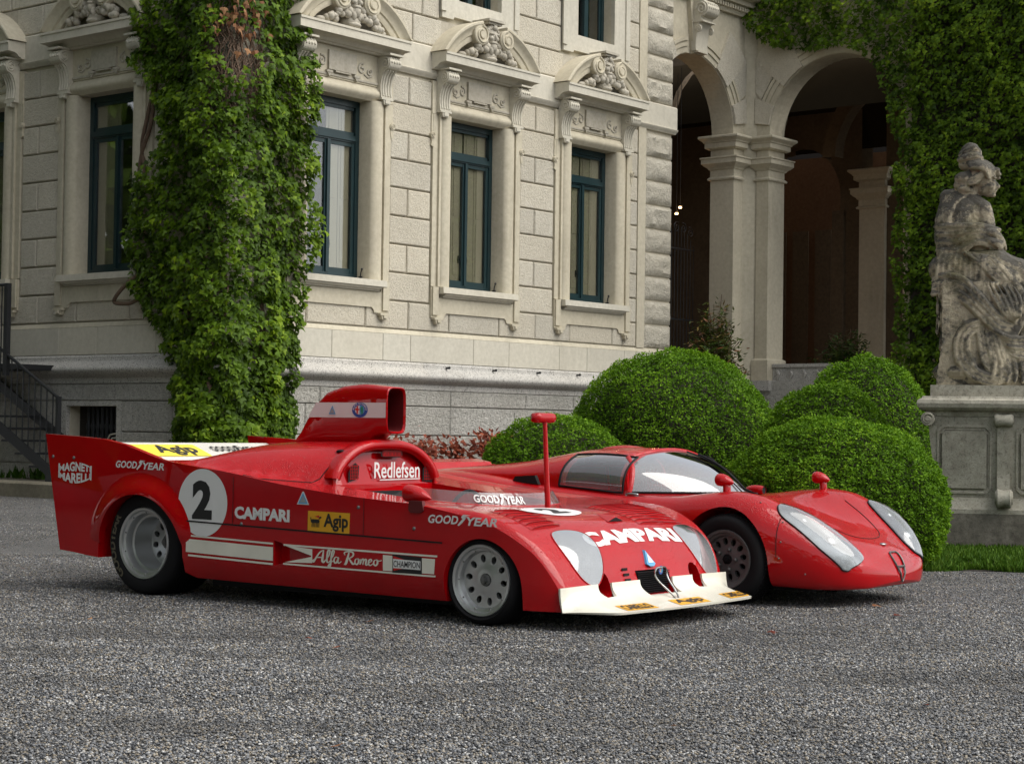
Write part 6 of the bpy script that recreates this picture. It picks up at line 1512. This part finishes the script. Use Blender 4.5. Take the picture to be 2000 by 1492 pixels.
leaf_object('weeds', P, np.stack([rs.normal(0, 1, n), rs.normal(0, 1, n), rs.normal(0, .2, n)], 1), rs.normal(0, .35, (n, 3))+np.array([0, 0, 1]), .22*(.5+.8*rs.random(n)), np.clip(rs.normal(.25, .2, n), 0, 1), LONG, MAT['grass'], None, 'stuff', .35)
rs_ = random.Random(12); lv = []
for k in range(30): lv.append((rs_.uniform(-4, 5), rs_.uniform(5.8, 14)))
lv = [(x, y) for x, y in lv if abs(x)/y < .30] + [(-2.85, 9.7), (-2.2, 9.9), (-3.6, 12.2)]
for i, (x, y) in enumerate(lv):
    me = bpy.data.meshes.new('fallen_leaf'); V, F, T_ = leaves(np.zeros((1, 3)), np.array([[0, .15, 1.0]]), np.array([[0, 1.0, 0]]), [.035+.03*rs_.random()], [rs_.random()], IVY if i % 2 else OVAL, .25); me.from_pydata(V.tolist(), [], F); at = me.attributes.new('tint', 'FLOAT', 'FACE'); at.data.foreach_set('value', np.asarray(T_, dtype=np.float32)); me.materials.append(MAT['dry'] if i % 3 else MAT['redleaf'])
    o = put('fallen_leaf', me, None, T(x, y, .022, rs_.uniform(0, 6.3))); tag(o, 'small dry leaf fallen on the gravel', 'leaf', 'leaves fallen on the gravel')
# ---------------------------------------------------------------- park trees behind the camera (mirrored in paint and glass), more at the left for shade
rs = np.random.default_rng(77); P = []; 
for k in range(15):
    a = math.radians(-200+k*17); cx, cy, h, rad = 24*math.cos(a)*1.2, -6+20*math.sin(a), 9+3*rs.random(), 4.5
    if cy > 2 and abs(cx) < 24: continue
    n = 700; d = rs.normal(0, 1, (n, 3)); d /= np.linalg.norm(d, axis=1)[:, None]; P.append(d*np.array([rad, rad, h*.5])*(.75+.3*rs.random((n, 1)))+np.array([cx, cy, h*.52]))
for cx, cy, h, rad in ((-14.5, 3, 13, 5.0), (-16, 11, 15, 5.5), (-17, 19, 14, 5.5), (-20, 27, 15, 6)):  # unseen trees added and thickened to shade the left front
    n = 4200; d = rs.normal(0, 1, (n, 3)); d /= np.linalg.norm(d, axis=1)[:, None]; P.append(d*np.array([rad, rad, h*.5])*(.6+.45*rs.random((n, 1)))+np.array([cx, cy, h*.55]))
P = np.concatenate(P); n = len(P)
leaf_object('park_and_shade_trees', P, rs.normal(0, 1, (n, 3)), rs.normal(0, 1, (n, 3)), .95*(.6+.8*rs.random(n)), np.clip(rs.normal(.4, .2, n), 0, 1), OVAL, MAT['ivy'], None, 'stuff')
# ================================================================ pedestal and seated figure
def weathered():
    q = NT('weathered_statue_stone'); g = q.n('NewGeometry'); P = g.outputs['Position']; sx = q.n('SeparateXYZ'); q.l(g.outputs['Normal'], sx.inputs[0])
    base = q.mix(q.noise(9, 5, .6, P), (0.36, 0.31, 0.215), (0.54, 0.475, 0.35))
    n1 = q.noise(4.5, 7, .72, P); n2 = q.noise(16, 5, .7, P)
    up = q.math('MULTIPLY', q.math('ADD', sx.outputs['Z'], .35), .22)
    lich = q.ramp(q.math('ADD', q.math('ADD', q.math('MULTIPLY', n1, .75), q.math('MULTIPLY', n2, .35)), up), [(.57, 0), (.70, 1)])
    c = q.mix(q.math('MULTIPLY', lich, .90), base, (0.028, 0.028, 0.026))
    moss = q.ramp(q.noise(2.1, 4, .6, P), [(.55, 0), (.70, .55)]); c = q.mix(moss, c, (0.12, 0.105, 0.03))
    wl = q.ramp(q.noise(30, 4, .7, P), [(.60, 0), (.72, .5)]); c = q.mix(wl, c, (0.42, 0.40, 0.34))
    q.set(Base_Color=c, Roughness=.9, Normal=q.bump(q.math('ADD', n2, q.math('MULTIPLY', q.noise(60, 4, .7, P), .6)), .55, .02)); return q.m
MAT['statue'] = weathered()
MAT['ped'] = stone('pedestal_stone', (0.31, 0.29, 0.23), (0.48, 0.455, 0.375), 30, 0.35, 0.012, 0.35, stain=1.1, stainc=(0.075, 0.062, 0.042), streak=True)
MAT['ped_dark'] = stone('stained_pedestal_foot', (0.10, 0.09, 0.07), (0.24, 0.22, 0.18), 30, 0.4, 0.015, 0.3, stain=0.9, stainc=(0.04, 0.033, 0.022), streak=True)
Y0 = 16.55
PIV = T(4.2, 16.6, 0, -.247) @ T(-4.2, -16.6, 0)
ped = thing('stone_pedestal', 'grey carved stone pedestal with scrolled corners and recessed panels, on the grass verge', 'pedestal', PIV @ T(0, Y0, 0))
m = MB(); m.stack((3.77, 5.01, .06, 1.06), [(-.02, .03), (.04, .03), (.05, 0), (.36, 0)]); m.build('foot', MAT['ped_dark'], ped)
m = MB(); m.stack((3.79, 4.99, .10, 1.02), [(.362, .04), (.40, .04), (.43, .015), (.50, .0)]); m.build('base_moulding', MAT['ped'], ped, 30)
die = MB(); prof = [(.50, .0), (.56, .008), (.70, .025), (.85, .05), (1.0, .07), (1.15, .082), (1.22, .085)]
die.stack((3.79, 4.99, .12, 1.0), [(z, o-.0) for z, o in prof]); die.build('die', MAT['ped'], ped, 25)
m = MB(); m.stack((3.79, 4.99, .12, 1.0), [(1.222, .095), (1.25, .105), (1.27, .11), (1.275, .15), (1.30, .178), (1.335, .186), (1.365, .178), (1.38, .145), (1.40, .135)]); m.build('cornice', MAT['ped'], ped, 25)
def panel(x0, x1):
    # raised frame and field, leaning with the die
    def fy(z): return .12-np.interp(z, [p[0] for p in prof], [p[1] for p in prof])
    c = .045; zs = (.545, 1.135)
    o = [(x0+c, zs[0]), (x1-c, zs[0]), (x1, zs[0]+c), (x1, zs[1]-c), (x1-c, zs[1]), (x0+c, zs[1]), (x0, zs[1]-c), (x0, zs[0]+c)]
    def ring(k, d): return [(x_*(1-k)+(x0+x1)/2*k, fy(z_)-d, z_*(1-k)+(zs[0]+zs[1])/2*k) for x_, z_ in o]
    m = MB(); R = [ring(-.04, -.01), ring(-.03, .014), ring(.03, .016), ring(.05, .004), ring(.09, .004), ring(.11, .018)]
    for r in R: m.v += r
    m.f = [(i*8+j, i*8+(j+1) % 8, (i+1)*8+(j+1) % 8, (i+1)*8+j) for i in range(len(R)-1) for j in range(8)]
    # field follows the die in rows
    ins = ring(.11, .018); zl, zh = zs[0]+.04, zs[1]-.04; xl, xr = ins[5][0], ins[4][0]
    m.grid(lambda a, b: (x0+.035+(x1-x0-.07)*a, fy(zl+(zh-zl)*b)-.017, zl+(zh-zl)*b), 3, 8)
    m.build('panel', MAT['ped'], ped, 20)
panel(3.79, 4.245); panel(4.47, 4.92)
def volute(x, z, r, w, y, name='volute', big=False):
    m = MB(); m.lathe([(0, -w/2-.012), (r*.32, -w/2-.012), (r*.34, -w/2), (r*.9, -w/2), (r, -w/2+.012), (r*.86, 0), (r, w/2-.012), (r*.9, w/2), (r*.34, w/2), (r*.32, w/2+.012), (0, w/2+.012)], 24, (x, y, z), 'y' if not big else 'x')
    if not big: spiral(m, y-w/2-.004, x, z, r*.8, 1, 1.6, r*.10, 30, .5)
    else:
        for k in (-1, 1): m.tube([(x+k*(w/2+.004), y+r*.8*(1-.8*t/30)*math.cos(3.4*math.pi*t/30), z+r*.8*(1-.8*t/30)*math.sin(3.4*math.pi*t/30)) for t in range(31)], r*.10, 6)
    return m.build(name, MAT['ped'], ped, 40)
volute(3.70, 1.195, .062, .16, .03); volute(5.08, 1.195, .062, .16, .03)
volute(4.355, 1.19, .058, .15, -.01, big=True); volute(4.36, .50, .085, .13, .02, big=True)
m = MB(); m.grid(lambda a, b: (4.30+.11*a, (lambda z: .12-np.interp(z, [p[0] for p in prof], [p[1] for p in prof])-.03-.05*sstep(.75, .5, z))(.50+.66*b), .50+.66*b), 2, 12); m.grid(lambda a, b: (4.30, (lambda z: .12-np.interp(z, [p[0] for p in prof], [p[1] for p in prof])-(.03+.05*sstep(.75, .5, z))*a)(.50+.66*b), .50+.66*b), 1, 12); m.grid(lambda a, b: (4.41, (lambda z: .12-np.interp(z, [p[0] for p in prof], [p[1] for p in prof])-(.03+.05*sstep(.75, .5, z))*a)(.50+.66*b), .50+.66*b), 1, 12); m.build('corner_scroll', MAT['ped'], ped, 40)

stat = thing('garden_statue', 'lichen-stained stone statue of a seated draped woman with bowed head', 'statue', PIV @ T(0.02, 17.0, 0))
m = MB(); m.box(3.70, 5.05, -.42, .42, 1.402, 1.50); m.build('plinth', MAT['ped'], stat)
f = MB()
def limb(pts, r, n=12):
    f.tube([Vector(p) for p in pts], r, n)
    for p, q in zip(pts, r): f.ball(p, q*.98, 10, 8)
def fold(ctrl, r, tw=1.0):
    n = len(ctrl); xy = spline([(c[0], c[1]) for c in ctrl], 6); zz_ = spline([(c[2], 0) for c in ctrl], 6); k = len(xy)
    rr_ = [r*(.45+.55*math.sin(math.pi*(i+.5)/k)) for i in range(k)]; f.tube([(xy[i][0], xy[i][1], zz_[i][0]) for i in range(k)], rr_, 8)
# rock seat: a rough block
f.grid(lambda a, b: (3.69+.06*sstep(0, .55, b)+(.60-.05*b)*(.5-.5*math.cos(2*math.pi*a)) if False else 4.0+(.31-.06*sstep(0, .5, b))*max(-1, min(1, 1.35*math.cos(2*math.pi*a))), .33*max(-1, min(1, 1.35*math.sin(2*math.pi*a))), 1.5+.93*b), 48, 10)
f.box(3.78, 4.28, -.30, .30, 1.49, 2.42)
# torso seen from behind, leaning forward to the right
limb([(3.985, .02, 2.52), (3.97, .0, 2.72), (3.955, -.02, 2.92), (3.985, -.02, 3.10)], [.215, .165, .165, .13])
f.ball((3.985, .0, 2.50), (.26, .24, .20), 16, 12); f.ball((3.99, -.02, 3.06), (.185, .13, .17), 16, 12)
limb([(3.835, .05, 3.225), (3.97, .0, 3.22), (4.13, -.03, 3.115)], [.085, .095, .088])
limb([(4.01, .0, 3.20), (4.06, -.01, 3.34)], [.085, .072])
# near arm bent across the lap
limb([(4.145, -.04, 3.11), (4.185, -.07, 2.95), (4.20, -.09, 2.82)], [.082, .070, .060]); limb([(4.20, -.09, 2.82), (4.26, .0, 2.76), (4.30, .12, 2.72)], [.066, .050, .042])
limb([(3.84, .06, 3.17), (3.80, .10, 3.0), (3.86, .22, 2.82)], [.075, .065, .055])
for k in range(5): limb([(4.30, .12, 2.72), (4.33+.010*k, .14+.010*k, 2.705-.008*k), (4.35+.012*k, .15+.014*k, 2.66-.010*k)], [.014, .012, .009])
# head in profile to the right, bowed
f.ball((4.120, .0, 3.415), (.135, .125, .140), 20, 16); f.ball((4.172, .0, 3.335), (.088, .088, .105), 16, 12); f.ball((4.190, .0, 3.255), (.044, .045, .036), 12, 8); f.ball((4.14, -.01, 3.30), (.070, .075, .065), 12, 8)
f.prism([(4.238, 3.392), (4.292, 3.322), (4.286, 3.302), (4.235, 3.300)], -.020, .020, 'y'); f.ball((4.262, .0, 3.312), (.026, .028, .016), 8, 6)
f.ball((4.240, .0, 3.283), (.026, .034, .011), 8, 6); f.ball((4.233, .0, 3.266), (.024, .030, .011), 8, 6); f.ball((4.222, 0, 3.24), (.03, .035, .024), 10, 8)
for s in (-1, 1): f.ball((4.226, .050*s, 3.355), (.022, .024, .015), 8, 6); f.ball((4.236, .046*s, 3.390), (.026, .040, .014), 8, 6); f.ball((4.205, .055*s, 3.315), (.04, .035, .035), 8, 6)
f.ball((4.085, -.118, 3.355), (.026, .014, .042), 8, 6)
for k in range(18):        # hair: waves swept from the brow back to the knot
    a = -1.5+3.0*k/17; fold([(4.262-.045*abs(a), .125*math.sin(a), 3.435-.045*abs(a)), (4.21-.03*abs(a), .155*math.sin(a), 3.505-.045*abs(a)), (4.11, .150*math.sin(a), 3.550-.05*abs(a)), (4.03, .10*math.sin(a), 3.550-.04*abs(a)), (4.0, .04*math.sin(a), 3.56)], .020 if k % 2 else .030)
for k in range(3): fold([(4.215-.03*k, -.105, 3.455-.03*k), (4.14-.02*k, -.135, 3.425-.034*k), (4.06-.01*k, -.135, 3.385-.030*k), (3.99, -.10, 3.36-.012*k)], .022)
for c, r in (((4.255, -.03, 3.462), .034), ((4.272, .0, 3.43), .028), ((4.25, .05, 3.46), .034), ((4.275, .04, 3.40), .024), ((4.222, -.085, 3.445), .028), ((3.985, -.05, 3.385), .085), ((3.965, -.03, 3.33), .075), ((3.985, -.07, 3.29), .058), ((3.99, .04, 3.36), .07), ((4.01, .0, 3.52), .080), ((4.0, .0, 3.58), .066), ((4.06, -.01, 3.605), .062), ((3.985, .0, 3.625), .052), ((4.07, -.01, 3.64), .050), ((4.02, .01, 3.665), .044)): f.ball(c, (r*1.15, r, r*.80), 12, 8)
fold([(3.93, 0, 3.60), (3.99, -.05, 3.635), (4.06, -.05, 3.665), (4.12, 0, 3.625)], .034); fold([(3.92, .0, 3.56), (3.97, -.06, 3.57), (4.06, -.07, 3.59), (4.14, -.03, 3.575)], .036); fold([(3.95, 0, 3.655), (4.02, -.03, 3.69), (4.09, 0, 3.675)], .030)
# lap, thighs, shins
limb([(4.02, -.08, 2.56), (4.26, -.08, 2.60), (4.52, -.04, 2.50)], [.185, .150, .115]); limb([(4.02, .14, 2.54), (4.28, .16, 2.60), (4.56, .18, 2.54)], [.17, .14, .11])
limb([(4.52, -.04, 2.50), (4.46, -.06, 2.10), (4.44, -.05, 1.66)], [.118, .105, .075]); limb([(4.56, .18, 2.54), (4.62, .16, 2.1), (4.62, .12, 1.66)], [.11, .1, .07])
limb([(4.44, -.05, 1.60), (4.50, -.12, 1.55), (4.57, -.18, 1.53)], [.065, .055, .032]); limb([(4.62, .12, 1.6), (4.70, .05, 1.55), (4.78, .0, 1.53)], [.065, .055, .032])
# drapery: broad masses of cloth first, then the folds that run over them
def mass(pts, r): limb(pts, r, 14)
mass([(3.84, .03, 3.20), (3.79, .0, 3.02), (3.80, -.02, 2.84), (3.86, -.02, 2.70)], [.075, .075, .085, .11])
mass([(3.79, .02, 2.86), (3.94, -.09, 2.83), (4.10, -.09, 2.80), (4.22, -.06, 2.78)], [.085, .105, .105, .085])
mass([(3.80, -.06, 2.56), (3.98, -.08, 2.56), (4.16, -.09, 2.52), (4.34, -.07, 2.46)], [.14, .17, .18, .17])
mass([(3.78, -.16, 2.42), (3.96, -.20, 2.38), (4.14, -.19, 2.26), (4.34, -.15, 2.14), (4.48, -.10, 2.10)], [.085, .12, .15, .17, .17])
mass([(4.24, -.17, 2.16), (4.30, -.17, 1.92), (4.33, -.18, 1.70), (4.35, -.20, 1.56)], [.15, .17, .18, .17]); mass([(4.48, -.08, 2.2), (4.55, -.08, 1.9), (4.58, -.08, 1.64)], [.15, .16, .15])
f.ball((4.07, -.27, 1.80), (.16, .075, .25), 16, 12); f.ball((4.16, -.30, 1.58), (.20, .085, .09), 16, 10); f.ball((3.96, -.05, 1.62), (.25, .33, .13), 16, 10)
for k in range(5): fold([(3.90+.016*k, -.03-.016*k, 3.275-.014*k), (3.80+.018*k, -.06-.016*k, 3.12), (3.755+.020*k, -.07-.018*k, 2.96), (3.745+.022*k, -.06-.022*k, 2.80)], .024)
for k in range(8): z = 2.925-.036*k; fold([(3.715+.004*k, .03, z+.035), (3.78, -.13-.004*k, z+.02), (3.93, -.205, z+.012), (4.08, -.205, z+.018+.012*k), (4.22, -.15, z+.01*k), (4.30, -.05, z-.01)], .022 if k % 2 else .032)
fold([(4.10, -.17, 2.87), (4.22, -.17, 2.885), (4.30, -.09, 2.82), (4.335, .04, 2.74)], .042); fold([(4.14, -.19, 2.815), (4.26, -.16, 2.785), (4.31, -.07, 2.68)], .038); f.ball((4.255, -.09, 2.79), (.085, .08, .08), 12, 8)
for k in range(18): x = 3.745+.024*k; fold([(x+.035, -.185-.002*k, 2.745-.004*k), (x+.008, -.225-.003*k, 2.62), (x, -.235-.002*k, 2.49), (x-.006, -.235, 2.42-.004*k)], .014 if k % 2 else .020)
for k in range(8): fold([(3.98+.035*k, -.255, 2.70-.006*k), (4.13+.035*k, -.272+.004*k, 2.57-.010*k), (4.30+.03*k, -.245+.006*k, 2.41-.016*k), (4.44+.012*k, -.24, 2.22-.024*k)], .020 if k % 2 else .028)
for k in range(7): fold([(3.70, -.20-.012*k, 2.47-.026*k), (3.84, -.285, 2.49-.029*k), (3.99, -.325, 2.44-.033*k), (4.13, -.345, 2.29-.030*k), (4.28, -.335, 2.13-.026*k), (4.43, -.275, 2.06-.016*k)], .018 if k % 2 else .028)
for k in range(6): fold([(4.16+.05*k, -.31+.006*k, 2.44-.012*k), (4.24+.045*k, -.335+.006*k, 2.28), (4.34+.026*k, -.335, 2.13), (4.44, -.29, 2.05+.012*k)], .018)
for k in range(5): fold([(4.64-.022*k, -.17, 2.46), (4.56-.018*k, -.245, 2.24), (4.48-.014*k, -.275, 2.04), (4.40-.022*k, -.33, 1.88)], .022)
for k in range(5): o = .022*k; fold([(4.14-o*.4, -.335, 2.08-o), (4.00+o*.5, -.345, 2.04-o), (3.925+o, -.345, 1.91), (3.925+o, -.345, 1.76+o*.4), (4.00+o*.6, -.355, 1.63+o), (4.11, -.375, 1.55+o*.8), (4.25, -.37, 1.505+o*.8), (4.37, -.35, 1.55)], .020 if k % 2 else .032)
for k in range(6): fold([(4.10+.034*k, -.33, 2.03), (4.12+.038*k, -.345, 1.88-.014*k), (4.15+.042*k, -.355, 1.72-.014*k), (4.24+.03*k, -.365, 1.60)], .016 if k % 2 else .022)
for k in range(10): fold([(4.24+.02*k, -.335+.004*k, 2.00-.042*k), (4.36+.015*k, -.355+.008*k, 1.93-.042*k), (4.48+.012*k, -.30, 1.92-.042*k), (4.62, -.23, 1.95-.042*k)], .018 if k % 2 else .026)
for k in range(6): fold([(4.22+.055*k, -.33+.012*k, 1.86), (4.25+.055*k, -.36+.012*k, 1.73), (4.24+.065*k, -.375+.012*k, 1.60), (4.22+.068*k, -.37, 1.52)], .024)
fg = f.build('figure', MAT['statue'], stat)
md = fg.modifiers.new('r', 'REMESH'); md.mode = 'VOXEL'; md.voxel_size = .0075; md.use_smooth_shade = True
ms = fg.modifiers.new('s', 'SMOOTH'); ms.factor = .4; ms.iterations = 1
bpy.context.view_layer.update(); me = eval_mesh(fg); fg.modifiers.clear(); fg.data = me
co = np.empty(len(me.vertices)*3, np.float32); me.vertices.foreach_get('co', co); co = co.reshape(-1, 3)
nr = np.empty(len(me.vertices)*3, np.float32); me.vertices.foreach_get('normal', nr); nr = nr.reshape(-1, 3)
rough_ = np.array([noise.noise((p[0]*9, p[1]*9, p[2]*9))*.006+noise.noise((p[0]*28, p[1]*28, p[2]*28))*.004+(noise.noise((p[0]*13, p[1]*13, p[2]*11))*.022 if (p[0] < 3.99 and p[2] < 2.36 and p[1] > -.32) else 0) for p in co.tolist()], np.float32)
co += nr*rough_[:, None]; me.vertices.foreach_set('co', co.ravel()); me.update()
for p in me.polygons: p.use_smooth = True
if not me.materials: me.materials.append(MAT['statue'])
# ================================================================ loose stones on the near gravel (uncountable: one object)
def stone_mat():
    q = NT('gravel_stone'); oi = q.n('ObjectInfo'); c = q.ramp(oi.outputs['Random'], STONES); L_ = oi.outputs['Location']; mp = q.n('Mapping'); mp.inputs['Scale'].default_value = (.6, 1.6, 1); q.l(L_, mp.inputs['Vector'])
    f_ = q.math('ADD', q.math('MULTIPLY', q.noise(.9, 4, .6, mp.outputs[0]), .6), q.math('MULTIPLY', q.noise(3.5, 3, .6, mp.outputs[0]), .4)); c = q.mix(q.ramp(f_, [(.45, 0.0), (.60, .60)]), c, (.055, .053, .050)); q.set(Base_Color=c, Roughness=.5); q.b.inputs['Specular IOR Level'].default_value = .35; return q.m
MAT['pebble'] = stone_mat()
pc = bpy.data.collections.new('stone_shapes')
for k in range(6):
    bm = bmesh.new(); bmesh.ops.create_icosphere(bm, subdivisions=1, radius=1.0); r_ = random.Random(k)
    sc_ = (1+.35*r_.random(), .75+.3*r_.random(), .55+.25*r_.random())
    for v in bm.verts: v.co = Vector((v.co.x*sc_[0], v.co.y*sc_[1], v.co.z*sc_[2]))*(.82+.36*r_.random())
    me = bpy.data.meshes.new('stone_shape'); bm.to_mesh(me); bm.free(); me.materials.append(MAT['pebble'])
    for p in me.polygons: p.use_smooth = True
    pc.objects.link(bpy.data.objects.new('stone_shape', me))
rs = np.random.default_rng(99); pts = []
for y0, y1, dens in ((4.6, 7.0, 7000), (7.0, 9.0, 5200), (9.0, 12.0, 3600), (12.0, 15.0, 1700), (15.0, 19.0, 800), (19.0, 27.0, 260)):
    k_ = .46; n = int(k_*(y1*y1-y0*y0)*dens); y = np.sqrt(rs.uniform(y0*y0, y1*y1, n)); x = rs.uniform(-k_, k_, n)*y; sel = np.abs(x)/y < .30+.16*rs.random(n)**1.5; x, y = x[sel], y[sel]; n = len(x); pts.append(np.stack([x, y, np.full(n, .004)], 1))
pts = np.concatenate(pts)
gz = np.array([.02*max(0, 1-abs(x)/9)*sstep(2, 4, y)*(1-sstep(8, 9, y))*noise.noise((x*.7, y*.7, 3.1)) for x, y, _ in pts[:, :3].tolist()]); pts[:, 2] += gz
keepm = ~(((pts[:, 0] > 2.4) & (pts[:, 1] > 14.4)) | ((pts[:, 0] > -4.2) & (pts[:, 1] > 15.0))); pts = pts[keepm]
me = bpy.data.meshes.new('gravel_stones'); me.vertices.add(len(pts)); me.vertices.foreach_set('co', pts.astype(np.float32).ravel())
go = put('gravel_stones', me); tag(go, kind='stuff')
ng = bpy.data.node_groups.new('scatter', 'GeometryNodeTree'); ng.interface.new_socket('Geometry', in_out='INPUT', socket_type='NodeSocketGeometry'); ng.interface.new_socket('Geometry', in_out='OUTPUT', socket_type='NodeSocketGeometry')
gi, g_o = ng.nodes.new('NodeGroupInput'), ng.nodes.new('NodeGroupOutput'); ip = ng.nodes.new('GeometryNodeInstanceOnPoints'); ci = ng.nodes.new('GeometryNodeCollectionInfo'); ci.inputs[0].default_value = pc
ci.inputs['Separate Children'].default_value = True; ci.inputs['Reset Children'].default_value = True; ip.inputs['Pick Instance'].default_value = True
rv = ng.nodes.new('FunctionNodeRandomValue'); rv.data_type = 'FLOAT_VECTOR'; rv.inputs[0].default_value = (-.5, -.5, 0); rv.inputs[1].default_value = (.5, .5, 6.28)
rf = ng.nodes.new('FunctionNodeRandomValue'); rf.data_type = 'FLOAT'; rf.inputs[2].default_value = .0028; rf.inputs[3].default_value = .0064
ng.links.new(gi.outputs[0], ip.inputs['Points']); ng.links.new(ci.outputs[0], ip.inputs['Instance']); ng.links.new(rv.outputs[0], ip.inputs['Rotation']); ng.links.new(rf.outputs[1], ip.inputs['Scale']); ng.links.new(ip.outputs[0], g_o.inputs[0])
gm_ = go.modifiers.new('scatter', 'NODES'); gm_.node_group = ng
